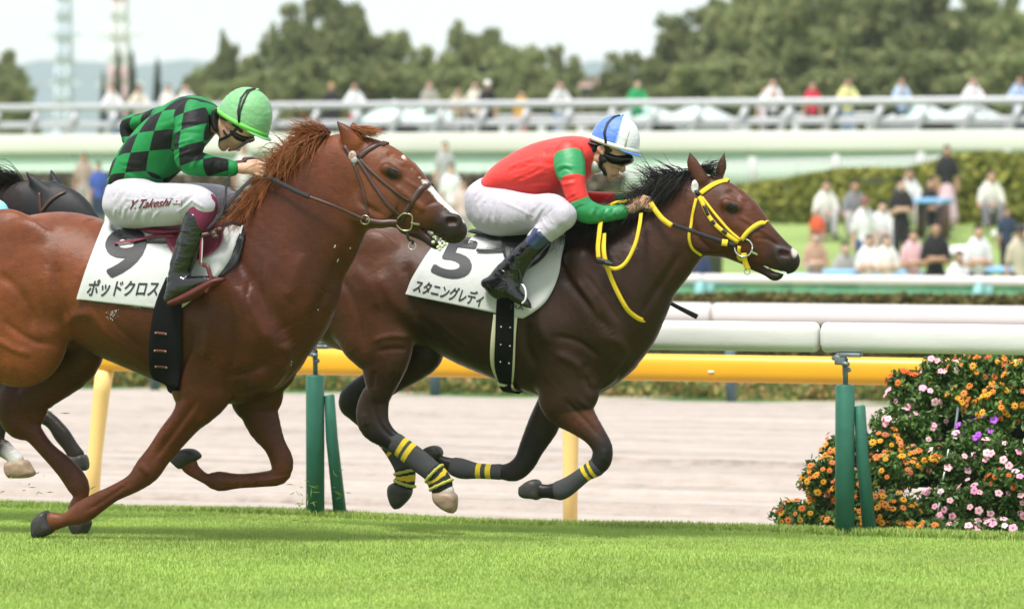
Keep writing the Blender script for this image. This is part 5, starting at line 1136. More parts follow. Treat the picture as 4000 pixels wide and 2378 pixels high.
bstrap('chin_strap', bv9, [c5(460, 215), c5(455, 300), c5(520, 318)], .014, black_m, bd9, Y9)
tube_px('bit_ring', [(c5(448, 190), -.072), (c5(490, 152), -.07), (c5(548, 162), -.066), (c5(553, 215), -.066), (c5(540, 262), -.066), (c5(490, 268), -.07), (c5(448, 235), -.074), (c5(446, 200), -.073)], .0045, brass_m, bd9, Y9)
tube_px('bit_bar', [(c5(545, 215), -.068), (c5(570, 222), -.06), (c5(605, 228), -.048)], .007, brass_m, bd9, Y9)
def ring(name, c, r, tr, m_, parent, Y, dy):
    mpp = near_px(c, Y); tube_px(name, [((c[0] + r * math.cos(a), c[1] + r * math.sin(a)), dy) for a in np.linspace(0, 6.283, 17)], tr, m_, parent, Y)
ring('chin_ring', c5(553, 375), 26 * kA, .003, steel2, bd9, Y9, -.03); ring('rein_ring', c5(225, 195), 30 * kA, .004, brass_m, bd9, Y9, -.11)
strap_px('chin_strap', [(c5(520, 290), -.05), (c5(530, 330), -.045), (c5(560, 345), -.035), (c5(553, 360), -.03)], .012, black_m, bd9, Y9)
mb = MB(); q, nn = hit([bv9], c2(140, 1090)); mb.ball(q + nn * .006, (.022, .009, .026), 20); q, nn = hit([bv9], c2(152, 1118)); mb.ball(q + nn * .006, (.018, .009, .018), 20); bdg = mb.build('badge', mat('badge_grey', (.30, .32, .34), rough=.4), bd9)
text_on([bvh_of(bdg)], '9', [c2(118, 1068), c2(150, 1065), c2(146, 1104), c2(120, 1104)], Y9 - .12, mat('badge_orange', (.7, .25, .06)), bdg, 'number', bold=.01)
# reins 9
strap_px('rein', [(c1(1845, 1222), -.125), (c1(1930, 1265), -.150), (c1(2060, 1330), -.175), (c1(2155, 1372), -.185)], .024, rubber_m, bd9, Y9, thick=.006)
strap_px('rein', [(c1(2150, 1370), -.185), (c5(0, 95), -.165), (c5(120, 148), -.135), (c5(222, 192), -.115)], 0.016, brown_m2, bd9, Y9)
strap_px('rein', [(c5(228, 195), -.112), (c5(330, 212), -.095), (c5(400, 208), -.082), (c5(450, 212), -.074)], 0.025, brown_m2, bd9, Y9)
strap_px('rein', [(c1(1790, 1112), -.03), (c1(1740, 1115), -.03), (c1(1690, 1140), -.04), (c1(1720, 1150), -.05)], .014, rubber_m, bd9, Y9)
strap_px('rein', [(c1(1880, 1168), .02), (c1(1940, 1185), .06), (c1(2010, 1208), .10), (c1(2200, 1260), .18), (c1(2400, 1360), .17), (c5(300, 180), .10)], .014, rubber_m, bd9, Y9)
strap_px('rein', [(c1(1765, 1240), -.12), (c1(1690, 1310), -.2), (c1(1610, 1400), -.27), (c1(1540, 1484), -.31), (c4(1490, 215), -.34), (c4(1445, 262), -.345)], .018, rubber_m, bd9, Y9)
strap_px('rein', [(c1(1605, 1222), -.16), (c1(1580, 1280), -.22), (c1(1572, 1380), -.28), (c4(1545, 150), -.33), (c4(1520, 200), -.34)], .012, rubber_m, bd9, Y9)
strap_px('neck_strap', [(c4(1405, 300), -.35), (c4(1470, 285), -.33), (c4(1540, 245), -.30), (c4(1620, 215), -.24), (c4(1680, 230), -.2)], .020, brown_m2, sd9, Y9)
mb = MB()
for x, y in ((1490, 290), (1530, 262), (1500, 310)): mb.ball(up(c4(x, y), Y9 - .335), (.020, .012, .014), 12)
mb.build('buckle', brown_m2, sd9)
# bridle 5
bd5 = bridle(horse5, 'yellow webbing bridle')
bstrap('headpiece', bv5, [c3(185, 1250), c3(200, 1310), c3(230, 1360)], .016, black_m, bd5, Y5)
bstrap('browband', bv5, [c3(245, 1348), c3(300, 1308), c3(350, 1280), c3(410, 1262), c3(452, 1268)], 0.027, yellow_m, bd5, Y5)
bstrap('cheekpiece', bv5, [c3(236, 1370), c6(250, 60), c6(300, 165), c6(360, 240), c6(440, 305), c6(508, 350)], 0.022, yellow_m, bd5, Y5)
bstrap('cheekpiece', bv5, [c6(268, 95), c6(300, 165)], .018, black_m, bd5, Y5, .0075, .002); bstrap('cheekpiece', bv5, [c6(325, 200), c6(345, 225)], .018, black_m, bd5, Y5, .0075, .002); bstrap('cheekpiece', bv5, [c6(395, 268), c6(425, 292)], .018, black_m, bd5, Y5, .0075, .002)
bstrap('noseband_strap', bv5, [c3(255, 1375), c6(300, 95), c6(370, 185), c6(450, 275), c6(525, 335)], 0.014, yellow_m, bd5, Y5)
bstrap('throatlatch', bv5, [c3(215, 1385), c6(200, 110), c6(178, 230), c6(165, 310), c6(185, 390), c6(250, 438)], 0.016, yellow_m, bd5, Y5)
bstrap('noseband', bv5, [c6(530, 335), c6(565, 285), c6(620, 238), c6(680, 210), c6(712, 232)], 0.024, yellow_m, bd5, Y5)
bstrap('noseband_edge', bv5, [c6(545, 345), c6(580, 300), c6(635, 255), c6(690, 232), c6(714, 242)], .008, black_m, bd5, Y5, .002)
bstrap('chin_strap', bv5, [c6(515, 375), c6(508, 440), c6(515, 500)], 0.019, yellow_m, bd5, Y5); strap_px('chin_strap', [(c6(545, 425), -.075), (c6(552, 480), -.066), (c6(575, 540), -.05)], 0.030, yellow_m, bd5, Y5)
ring('bit_ring', c6(543, 388), 62 * kA, .005, steel2, bd5, Y5, -.078); tube_px('bit_bar', [(c6(590, 415), -.078), (c6(615, 425), -.066), (c6(640, 436), -.052)], .007, steel2, bd5, Y5); ring('chin_ring', c6(568, 555), 20 * kA, .003, steel2, bd5, Y5, -.04)
mb = MB(); q, nn = hit([bv5], c3(207, 1305)); mb.ball(q + nn * .006, (.020, .008, .036), 20); mb.build('badge', mat('badge_silver', (.55, .55, .56), rough=.4, var=.4, vscale=60), bd5)
strap_px('rein', [(c6(490, 372), -.085), (c6(385, 340), -.10), (c6(200, 278), -.125), (c6(50, 225), -.145), (c5(2365, 232), -.155)], .022, rubber_m, bd5, Y5)
strap_px('rein', [(c6(392, 350), -.106), (c6(432, 356), -.10)], 0.035, yellow_m, bd5, Y5)
strap_px('rein', [(c5(2362, 235), -.162), (c5(2300, 190), -.168), (c5(2250, 130), -.165), (c5(2215, 75), -.15)], 0.027, yellow_m, bd5, Y5)
strap_px('rein', [(c5(1935, 95), -.10), (c5(1975, 75), -.10), (c5(2050, 65), -.10), (c5(2140, 45), -.10)], 0.019, yellow_m, bd5, Y5)
strap_px('rein', [(c5(2148, 150), -.15), (c5(2138, 230), -.20), (c5(2108, 360), -.232), (c5(2050, 480), -.245), (c5(1990, 530), -.25), (c5(1930, 530), -.255), (c5(1890, 500), -.26)], 0.020, yellow_m, bd5, Y5)
strap_px('rein', [(c5(1852, 460), -.275), (c5(1848, 380), -.265), (c5(1858, 280), -.24), (c5(1866, 210), -.21)], 0.024, yellow_m, bd5, Y5)
strap_px('neck_strap', [(c5(1890, 290), -.22), (c5(1888, 400), -.258), (c5(1900, 480), -.268), (c5(1925, 560), -.26), (c5(1975, 680), -.245), (c5(2040, 800), -.215), (c5(2085, 850), -.18), (c5(2150, 890), -.13), (c5(2200, 885), -.07), (c5(2222, 868), 0)], 0.024, yellow_m, bd5, Y5)
mb = MB(); mb.box(up(c5(1885, 485), Y5 - .283), (.085, .02, .028), rot=Matrix.Rotation(R(12), 3, 'Y'), bev=.008); mb.box(up(c5(1925, 500), Y5 - .29), (.05, .02, .02), rot=Matrix.Rotation(R(12), 3, 'Y'), bev=.006); mb.build('buckle', black_m, bd5)
# whip of the leading jockey
mb = MB(); A, B = up(D(1395, 618), Y5 + .28), up(D(1699, 772), Y5 + .30); mb.tube([A, A + (B - A) * .7, B], [.006, .009, .014], 12); wh = mb.build('riding_whip', rubber_m); tag(wh, 'black riding whip sticking out below the neck of the bay horse', 'whip')

# ------------------------------------------------------------------ hood of the black horse
hoodc = [Chain(YB, [(D(60, 440), D(82, 585), .088, 0), (D(118, 442), D(112, 606), .092, 0), (D(165, 458), D(142, 606), .088, 0), (D(203, 492), D(172, 609), .072, 0), (D(225, 522), D(196, 600), .06, 0)], k=.02, sub=4)]
for tip, b0, b1, dy in ((D(60, 414), D(88, 480), D(132, 472), -.045), (D(122, 409), D(124, 455), D(156, 458), .05)):
    LL = lambda a, b, t: (a[0] + (b[0] - a[0]) * t, a[1] + (b[1] - a[1]) * t); hoodc.append(Chain(YB, [(b0, b1, .030, dy), (LL(b0, tip, .45), LL(b1, tip, .42), .024, dy), (LL(b0, tip, .8), LL(b1, tip, .8), .014, dy), (LL(b0, tip, .97), LL(b1, tip, .97), .006, dy)], k=.012, sub=4))
part('hood', hoodc, mat('hood_fabric', (.012, .012, .014), rough=.45, spec=.3, bump=.3, bscale=200), horseB, .008); bvh_ = bvh_of([o for o in horseB.children if o.name.startswith('hood')][0])
bdB = bridle(horseB, 'dark leather bridle over the hood'); bstrap('browband', bvh_, [D(98, 520), D(120, 492), D(145, 474), D(168, 466)], .020, brown_m2, bdB, YB, .004); bstrap('cheekpiece', bvh_, [D(96, 470), D(100, 520), D(110, 580)], .018, brown_m2, bdB, YB, .004)

# ------------------------------------------------------------------ leg wraps of the bay horse
C5 = {c.name: c for c in h5_chains() if c.name}
def wrap(ch_, t0, t1, bands, infl=.004, name='leg_wrap', base=(.040, .042, .046), m_=None):
    c = Chain.__new__(Chain); c.__dict__.update(ch_.__dict__); ts = np.linspace(t0, t1, 14) * ch_.sub; ii = np.arange(len(ch_.P))
    c.P = np.stack([np.interp(ts, ii, ch_.P[:, k]) for k in range(5)], 1); c.P[:, 3:] += infl; c.P[0, 3:] -= .0; c.op = 'add'; c.k = .005
    # flat ends: cut with the field of the end caps left round but thin
    o, V = part(name, [c], m_ or band_mat('wrap_%s_%.1f' % (ch_.name, t0), base, bands, rough=.85, bump=.4, bscale=220), horse5, .005, 1)
    attr_t(o, V, ch_); return o
YW = (.62, .46, .02)
wrap(C5['nf'], 8.0, 11.0, [(8.05, 8.38, YW), (8.72, 9.02, YW)]); wrap(C5['ff'], 7.0, 9.4, [(7.36, 7.60, YW), (7.82, 8.06, YW)])
wrap(C5['nh'], 9.75, 12.0, [(10.0, 10.25, YW), (10.42, 10.68, YW)]); wrap(C5['fh'], 8.0, 10.0, [(8.08, 8.2, YW), (8.5, 8.65, YW)])
for nm, a, b in (('nh', 12.15, 13.55), ('fh', 10.0, 11.3)):
    ch_ = C5[nm]; o = wrap(ch_, a, b, [(a + (b - a) * .25, a + (b - a) * .58, YW)], .007, 'fetlock_boot', base=(.015, .015, .016))
    for tt in (a, b):
        i = tt * ch_.sub; P = np.array([np.interp(i, np.arange(len(ch_.P)), ch_.P[:, k]) for k in range(5)]); P2 = np.array([np.interp(i + .6, np.arange(len(ch_.P)), ch_.P[:, k]) for k in range(5)]); P1 = np.array([np.interp(i - .6, np.arange(len(ch_.P)), ch_.P[:, k]) for k in range(5)])
        ax = (P2 - P1)[:3]; ax /= np.linalg.norm(ax); sd = np.cross(ax, [0, 1, 0]); sd /= np.linalg.norm(sd); mb = MB(); pts = [P[:3] + sd * math.cos(q) * (P[3] + .009) + np.array([0, 1, 0]) * math.sin(q) * (P[4] + .009) for q in np.linspace(0, 6.283, 25)]
        mb.tube(pts, [.0085 * (1 + .2 * math.sin(k * 2.3)) for k in range(25)], 8); mb.build('fleece_roll', mat('fleece_lime', (.50, .52, .09), rough=.95, bump=1, bscale=150), o)

# ------------------------------------------------------------------ manes and tail
def hair_mat(name, rough=.42):
    m = bpy.data.materials.new(name); m.use_nodes = True; n, l = m.node_tree.nodes, m.node_tree.links; b = n['Principled BSDF']; a = n.new('ShaderNodeAttribute'); a.attribute_name = 'hair'
    l.new(a.outputs['Color'], b.inputs[0]); b.inputs['Roughness'].default_value = rough; b.inputs['Specular IOR Level'].default_value = .22; return m
hairm = hair_mat('hair')
def pusher(chs, off=.006, near=True):
    def f(P):
        S_ = P.shape; Q = P.reshape(-1, 3).copy()
        for _ in range(3):
            d = np.min([c.dist(Q)[0] for c in chs], 0); m = d < off
            Q[m, 1] -= (off - d[m]) * 1.1
            Q[m, 2] += (off - d[m]) * .25
        return Q.reshape(S_)
    return f
C9 = {c.name: c for c in h9_chains() if c.name}
def mane(name, horse, Y, crest, n, lens, drift, chs, cols, seed, rad=.0027, side=-1, dir0=(-.6, -.35, .6), curl=.03, spread=.3, sidey=.035, tuft=0):
    r = np.random.default_rng(seed); Pc = resample([(*up(p, Y),) for p in crest], 80); t = r.uniform(0, 1, n) ** .95
    if tuft: t = (np.round(t * tuft) + r.normal(0, .13, n)) / tuft; t = np.clip(t, 0, 1)
    roots = np.stack([np.interp(t * 79, np.arange(80), Pc[:, k]) for k in range(3)], 1) + r.normal(0, .006, (n, 3)); roots[:, 1] += r.uniform(-sidey, sidey * .5, n)
    ph = fnoise(np.stack([t * 3, t * 0, t * 0], 1), 9, seed)
    dirs = np.array(dir0) + r.normal(0, spread, (n, 3)) + np.outer(ph, [.2, 0, .25]); dr = np.array(drift) + r.normal(0, spread * .7, (n, 3)) + np.outer(ph, [.25, -.1, .3])
    L = r.uniform(*lens, n) * (1 + .25 * ph); 
    return strands(name, roots, dirs, L, np.full(n, rad) * r.uniform(.6, 1.3, n), hairm, horse, dr, curl, 10, seed, pusher(chs) if chs else None, cols)
crest9 = [D(575, 562), D(612, 520), D(655, 462), D(700, 408), D(752, 356), D(800, 326)]
cc9 = ((.11, .028, .009), (.34, .115, .036))
mane('mane', horse9, Y9, crest9, 2900, (.09, .185), (-.42, -.30, -.92), [C9['neck'], C9['trunk']], cc9, 31, dir0=(-.5, -.5, .35), tuft=26)
mane('mane', horse9, Y9, crest9[2:], 1100, (.06, .125), (-.95, -.10, -.10), [C9['neck']], cc9, 32, dir0=(-.6, -.1, .55), curl=.03, tuft=16)
mane('mane', horse9, Y9, [D(770, 345), D(785, 334), D(800, 326)], 200, (.10, .18), (-.95, -.1, .0), [C9['neck'], C9['head']], cc9, 33, dir0=(-.5, -.1, .45), sidey=.03)
mane('forelock', horse9, Y9, [c2(130, 900), c2(150, 905), c2(175, 915)], 420, (.09, .14), (.75, -.15, -.42), [C9['head']], cc9, 34, dir0=(.75, -.1, .25), spread=.08, sidey=.05, curl=.008)
crest5 = [D(1392, 560), D(1450, 548), D(1510, 525), D(1570, 488), D(1620, 450), D(1665, 430), D(1695, 420)]
cb = ((.007, .006, .006), (.014, .011, .010))
mane('mane', horse5, Y5, crest5, 1900, (.12, .22), (-.35, -.40, -.95), [C5['neck'], C5['trunk']], cb, 41, dir0=(-.4, -.5, .3), tuft=22)
mane('mane', horse5, Y5, crest5[3:6], 220, (.07, .16), (-.95, -.05, .05), [C5['neck']], cb, 42, dir0=(-.5, 0, .75), curl=.03, tuft=9, spread=.2)
mane('forelock', horse5, Y5, [D(1700, 412), D(1718, 418), D(1735, 426)], 160, (.06, .10), (.8, -.1, -.1), [C5['head']], cb, 43, dir0=(.3, -.1, .5), spread=.15, sidey=.03)
mane('tail', horse5, Y5, [D(782, 668), D(776, 690), D(774, 700)], 500, (.35, .6), (-.75, 0, -.35), None, cb, 44, dir0=(-.8, 0, .1), spread=.18)
mane('tail', horse5, Y5, [D(776, 730), D(772, 760)], 60, (.15, .24), (-.1, 0, -1.0), None, cb, 45, dir0=(-.1, 0, -.4), spread=.22)
mane('mane', horseB, YB, [D(-120, 540), D(-60, 482), D(0, 452), D(60, 440)], 700, (.12, .2), (-.7, -.3, -.5), None, cb, 46)
mane('tail', horse9, Y9, [D(-185, 670), D(-190, 700)], 300, (.4, .6), (-.8, 0, -.4), None, cc9, 47, dir0=(-.8, 0, .1), spread=.15)
# ================================================================== SETTING
def Yof(depth): return depth * math.cos(YAW)
def prof(Y):                       # height of the land at distance Y across the course
    return np.interp(Y, [-200, 17.3, 19.0, 19.72, 19.95, 20.6, 58, 62, 66, 70, 76, 84, 90, 100, 3000], [0, 0, -.075, -.090, -.13, -.42, -.45, -.25, .1, .45, .92, 1.2, 1.5, 1.7, 1.7])
def nodes_mat(name, build):
    m = bpy.data.materials.new(name); m.use_nodes = True; build(m.node_tree.nodes, m.node_tree.links, m.node_tree.nodes['Principled BSDF']); return m
def ramp(n, stops):
    r = n.new('ShaderNodeValToRGB'); e = r.color_ramp.elements
    while len(e) < len(stops): e.new(0.5)
    for x, (p, c) in zip(e, stops): x.position = p; x.color = (*c, 1)
    return r
def noise(n, l, vec, scale, det=6, rough=.55):
    z = n.new('ShaderNodeTexNoise'); z.inputs['Scale'].default_value = scale; z.inputs['Detail'].default_value = det; z.inputs['Roughness'].default_value = rough
    l.new(vec, z.inputs['Vector']); return z.outputs[0]
def mapped(n, l, scale=(1, 1, 1), rot=(0, 0, 0), loc=(0, 0, 0)):
    t = n.new('ShaderNodeTexCoord'); m = n.new('ShaderNodeMapping'); m.inputs['Scale'].default_value = scale; m.inputs['Rotation'].default_value = rot; m.inputs['Location'].default_value = loc
    l.new(t.outputs['Object'], m.inputs[0]); return m.outputs[0]
def bumpn(n, l, b, h, st=.5, dist=.02):
    bp = n.new('ShaderNodeBump'); bp.inputs['Strength'].default_value = st; bp.inputs['Distance'].default_value = dist
    l.new(h, bp.inputs['Height']); l.new(bp.outputs[0], b.inputs['Normal'])
# ground: turf near the camera, lawn and park land beyond
def g_turf(n, l, b):
    v = mapped(n, l); r = ramp(n, [(.3, (.14, .26, .035)), (.55, (.19, .32, .05)), (.8, (.23, .36, .07))])
    l.new(noise(n, l, v, 1.3), r.inputs[0]); l.new(r.outputs[0], b.inputs[0]); b.inputs['Roughness'].default_value = .8
    bumpn(n, l, b, noise(n, l, v, 45), .8, .03)
def g_lawn(n, l, b):
    v = mapped(n, l); r = ramp(n, [(.3, (.15, .22, .05)), (.6, (.22, .31, .08)), (.8, (.27, .34, .12))])
    l.new(noise(n, l, v, .35), r.inputs[0]); l.new(r.outputs[0], b.inputs[0]); b.inputs['Roughness'].default_value = .85
def sheet(name, ys, x0, x1, nx, mt, dz=0.0, wob=0.0):
    xs = np.linspace(x0, x1, nx); V = []
    for y in ys:
        for x in xs: V.append((x, y, float(prof(y)) + dz + wob * math.sin(x * 1.7 + y) * math.sin(x * .6 - y * .8)))
    F = [(j * nx + i, j * nx + i + 1, (j + 1) * nx + i + 1, (j + 1) * nx + i) for j in range(len(ys) - 1) for i in range(nx - 1)]
    return tag(mesh_np(name, V, F, mt), kind='structure')
sheet('turf_track', [2, 12] + list(np.linspace(12.4, 19.7, 30)) + [19.85, 19.95, 20.3, 20.6], -60, 40, 120, nodes_mat('turf', g_turf), 0, .012)
sheet('ground', [-90, -40, 20.6, 30, 58, 62, 66, 70, 74, 78, 82, 86, 92, 100, 400, 1500, 3200], -6000, 6000, 60, nodes_mat('lawn', g_lawn), -.03)
def g_sand(n, l, b):
    v = mapped(n, l, (.05, 1, 1)); v2 = mapped(n, l)
    r = ramp(n, [(.30, (.15, .12, .10)), (.46, (.34, .29, .255)), (.66, (.45, .395, .355))])
    m = n.new('ShaderNodeMix'); m.data_type = 'FLOAT'; m.inputs[0].default_value = .40
    l.new(noise(n, l, v, 3.2, 5, .7), m.inputs[2]); l.new(noise(n, l, v2, 5.0, 8, .75), m.inputs[3])
    l.new(m.outputs[0], r.inputs[0]); l.new(r.outputs[0], b.inputs[0]); b.inputs['Roughness'].default_value = .95
    bumpn(n, l, b, m.outputs[0], .7, .05)
# raked sand with real ridges
ys = np.concatenate([np.linspace(20.3, 30, 200), np.linspace(30.2, 36.4, 50)]); nx = 130; xs = np.linspace(-26, 14, nx)
rs = np.random.default_rng(3); gz = np.zeros(len(ys))
for yy, dep in ((21.4, .03), (22.3, .05), (23.1, .035), (23.9, .06), (25.3, .04), (26.3, .05), (28.2, .05), (31, .06), (33.4, .06)):
    gz -= dep * np.exp(-((ys - yy) / .07) ** 2); gz += dep * .6 * np.exp(-((ys - yy - .12) / .08) ** 2)
XX, YY = np.meshgrid(xs, ys); ZZ = -.39 + gz[:, None] + .010 * fnoise(np.stack([XX.ravel() * .6, YY.ravel() * 3, XX.ravel() * 0], 1), 1.5, 5).reshape(XX.shape) + rs.normal(0, .003, XX.shape)
Fq = np.array([(j * nx + i, j * nx + i + 1, (j + 1) * nx + i + 1, (j + 1) * nx + i) for j in range(len(ys) - 1) for i in range(nx - 1)])
sand_m = nodes_mat('sand', g_sand)
tag(mesh_np('dirt_track', np.stack([XX.ravel(), YY.ravel(), ZZ.ravel()], 1), Fq, sand_m), kind='structure')
def g_bed(n, l, b):                # mown lawn crossed by pale sandy paths
    v = mapped(n, l, rot=(0, 0, R(38))); w = n.new('ShaderNodeTexWave'); w.inputs['Scale'].default_value = .16; w.inputs['Distortion'].default_value = 1.6; w.inputs['Detail'].default_value = 2; w.inputs['Detail Scale'].default_value = .6
    l.new(v, w.inputs[0]); r = ramp(n, [(.0, (.075, .17, .035)), (.66, (.10, .22, .05)), (.72, (.45, .40, .30)), (1, (.5, .45, .34))])
    l.new(w.outputs[1], r.inputs[0]); l.new(r.outputs[0], b.inputs[0]); b.inputs['Roughness'].default_value = .9
sheet('infield_lawn', np.linspace(36.4, 50, 8), -40, 25, 30, nodes_mat('infield', g_bed), .02)

# leaf and petal clouds -------------------------------------------------------
def leaf_cloud(P, size, seed=0, asp=.6, up_bias=0.0):
    """P (n,3) centres -> quads bent along the middle (2 quads each)"""
    r = np.random.default_rng(seed); n = len(P); sz = np.asarray(size) * r.uniform(.6, 1.3, n)
    a = r.normal(size=(n, 3)); a[:, 2] += up_bias; a /= np.linalg.norm(a, axis=1)[:, None]
    b = np.cross(a, r.normal(size=(n, 3))); b /= np.linalg.norm(b, axis=1)[:, None]; c = np.cross(a, b)
    s = sz[:, None]
    V = np.stack([P - a * s * .5, P + b * s * asp * .5 + c * s * .1, P + a * s * .5, P - b * s * asp * .5 + c * s * .1], 1).reshape(-1, 3)
    F = np.arange(n * 4).reshape(n, 4); return V, F
def leafmat(name, stops, rough=.6, transl=.25, patch=0):
    def f(n, l, b):
        g = n.new('ShaderNodeObjectInfo'); geo = n.new('ShaderNodeNewGeometry'); r = ramp(n, stops)
        l.new(geo.outputs['Random Per Island'], r.inputs[0])
        hs = n.new('ShaderNodeHueSaturation'); mr = n.new('ShaderNodeMapRange'); mr.inputs[3].default_value = .75; mr.inputs[4].default_value = 1.3
        l.new(g.outputs['Random'], mr.inputs[0]); l.new(mr.outputs[0], hs.inputs['Value']); l.new(r.outputs[0], hs.inputs['Color'])
        if patch:      # worn and lush patches of the turf
            v = mapped(n, l, (1, 1, 0)); a_ = noise(n, l, v, .9, 5, .6); m2_ = n.new('ShaderNodeMapRange'); m2_.inputs[1].default_value = .3; m2_.inputs[2].default_value = .7; m2_.inputs[3].default_value = 1 - patch; m2_.inputs[4].default_value = 1 + patch
            l.new(a_, m2_.inputs[0]); mu_ = n.new('ShaderNodeMath'); mu_.operation = 'MULTIPLY'; l.new(mr.outputs[0], mu_.inputs[0]); l.new(m2_.outputs[0], mu_.inputs[1]); l.new(mu_.outputs[0], hs.inputs['Value'])
            v3 = mapped(n, l, (1, 1, 0), loc=(5, 3, 0)); m3_ = n.new('ShaderNodeMapRange'); m3_.inputs[3].default_value = .488; m3_.inputs[4].default_value = .508; l.new(noise(n, l, v3, 1.7, 4), m3_.inputs[0]); l.new(m3_.outputs[0], hs.inputs['Hue'])
        b.inputs['Roughness'].default_value = rough; b.inputs['Specular IOR Level'].default_value = .25
        l.new(hs.outputs[0], b.inputs[0])
        t = n.new('ShaderNodeBsdfTranslucent'); l.new(hs.outputs[0], t.inputs[0]); m = n.new('ShaderNodeMixShader'); m.inputs[0].default_value = transl
        o = n['Material Output']; l.new(b.outputs[0], m.inputs[1]); l.new(t.outputs[0], m.inputs[2]); l.new(m.outputs[0], o.inputs[0])
    return nodes_mat(name, f)

# ---------------- grass blades on the near turf
def grass(name, n, x0, x1, y0, y1, h0, seed, wd=.0024):
    r = np.random.default_rng(seed)
    y = y0 + (y1 - y0) * r.uniform(0, 1, n) ** .85; xc = y * math.tan(-YAW); hw = y * .163 + 1.3
    x = xc + r.uniform(-1, 1, n) * hw
    z = prof(y) + .012 * np.sin(x * 1.7 + y) * np.sin(x * .6 - y * .8)
    cl = .5 + .5 * fnoise(np.stack([x, y, x * 0], 1), 2.2, seed) ; cl2 = fnoise(np.stack([x, y, x * 0], 1), 7, seed + 1)
    h = h0 * r.uniform(.55, 1.15, n) * (.85 + .18 * cl + .10 * cl2)
    az = r.uniform(0, 6.283, n); ln = r.uniform(.1, .75, n) * h
    dx, dy = np.cos(az), np.sin(az); wx, wy = -dy * wd, dx * wd
    P0 = np.stack([x, y, z - .005], 1); W_ = np.stack([wx, wy, wx * 0], 1); D_ = np.stack([dx, dy, dx * 0], 1)
    M_ = P0 + np.array([0, 0, .6])[None] * h[:, None] + D_ * (ln * .35)[:, None]; T_ = P0 + np.array([0, 0, 1.0])[None] * h[:, None] * .97 + D_ * ln[:, None]
    V = np.stack([P0 - W_, P0 + W_, M_ + W_ * .8, M_ - W_ * .8, T_], 1).reshape(-1, 3)
    b = np.arange(n) * 5
    F = np.concatenate([np.stack([b, b + 1, b + 2], 1), np.stack([b, b + 2, b + 3], 1), np.stack([b + 3, b + 2, b + 4], 1)])
    return mesh_np(name, V, F, leafmat('grass_blade', [(0, (.28, .42, .090)), (.45, (.34, .475, .11)), (.85, (.40, .52, .135)), (.97, (.42, .52, .16)), (1, (.5, .47, .26))], .5, .4, .16), smooth=False)
tag(grass('grass', 800000, 0, 0, 13.2, 19.74, .030, 11), 'short bright green turf grass of the race track', 'grass', kind='stuff')
# tufts at the edge of the turf
mb_t = grass('grass_verge', 38000, 0, 0, 19.5, 19.84, .055, 12, .004); tag(mb_t, 'longer grass fringe along the far edge of the turf below the white rail', 'grass', kind='stuff')

# ---------------- rails
white_p = mat('rail_white_plastic', (.64, .64, .63), rough=.34, spec=.5, var=.09, vscale=5, bump=.06, bscale=30, stretch=(.5, 1, 2))
white_p2 = mat('rail_white_bounce_tint', (.66, .62, .62), rough=.4, var=.04, vscale=2)  # pink tinge of light bounced off the sand put into the white
yel_p = mat('rail_yellow_plastic', (.80, .40, .022), rough=.36, spec=.5, var=.05, vscale=3)
cream_p = mat('post_cream_yellow', (.85, .60, .22), rough=.5, var=.05, vscale=4)
green_p = mat('post_green_paint', (.028, .135, .095), rough=.45, var=.14, vscale=9, bump=.2, bscale=50)
steel_m = mat('galvanised_steel', (.19, .23, .25), rough=.45, metal=.5, var=.2, vscale=30)
dark_m = mat('dark_iron', (.035, .04, .04), rough=.5, metal=.3)
def oval_tube(mb, p0, p1, ry, rz, m=0, n=28, rnd=.03, pw=2.6):
    """horizontal tube along X with a flattened oval section and rounded ends"""
    p0, p1 = np.array(p0), np.array(p1); L = p1 - p0; ln = np.linalg.norm(L); d = L / ln
    V = []; st = [(0, .55), (rnd * .25, .8), (rnd * .6, .95), (rnd, 1)]
    sts = st + [(ln - a, k) for a, k in st[::-1]]
    side = np.cross(d, [0, 0, 1]); side /= np.linalg.norm(side); upv = np.cross(side, d)
    for a, k in sts:
        for i in range(n):
            t = 2 * math.pi * i / n; c, s = math.cos(t), math.sin(t)
            cx = abs(c) ** (2 / pw) * np.sign(c); sz = abs(s) ** (2 / pw) * np.sign(s)
            V.append(p0 + d * a + side * cx * ry * k + upv * sz * rz * k)
    F = [(j * n + i, j * n + (i + 1) % n, (j + 1) * n + (i + 1) % n, (j + 1) * n + i) for j in range(len(sts) - 1) for i in range(n)]
    F.append(tuple(range(n))[::-1]); F.append(tuple((len(sts) - 1) * n + i for i in range(n)))
    mb.add(V, F, m)
def rail(name, Y, cx_px, ztop_px, zbot_px, step, posts, colr, label, joints=True, ry=.05, pw=2.6):
    root = empty(name, (up(D(1248, 800), Y)[0], Y, 0)); tag(root, label, 'rail')
    zt, zb = up(ztop_px, Y)[2], up(zbot_px, Y)[2]; zc, rz = (zt + zb) / 2, (zt - zb) / 2
    j0 = up(cx_px, Y)[0]; k0, k1 = posts
    for k in range(k0, k1):
        mb = MB(); oval_tube(mb, (j0 + k * step + .004, Y, zc), (j0 + (k + 1) * step - .004, Y, zc), ry, rz, pw=pw); mb.build('rail_tube', colr, root)
    return root, j0, zc, rz
step = up(D(2060, 900), 19.62)[0] - up(D(768, 900), 19.62)[0]
fr, j0, zc, rz = rail('rail', 19.62, D(2000, 821), D(2000, 785), D(2000, 858), step, (-4, 3), white_p, 'white tubular running rail on green posts right behind the racehorses')
xp = up(D(2060, 900), 19.62)[0]
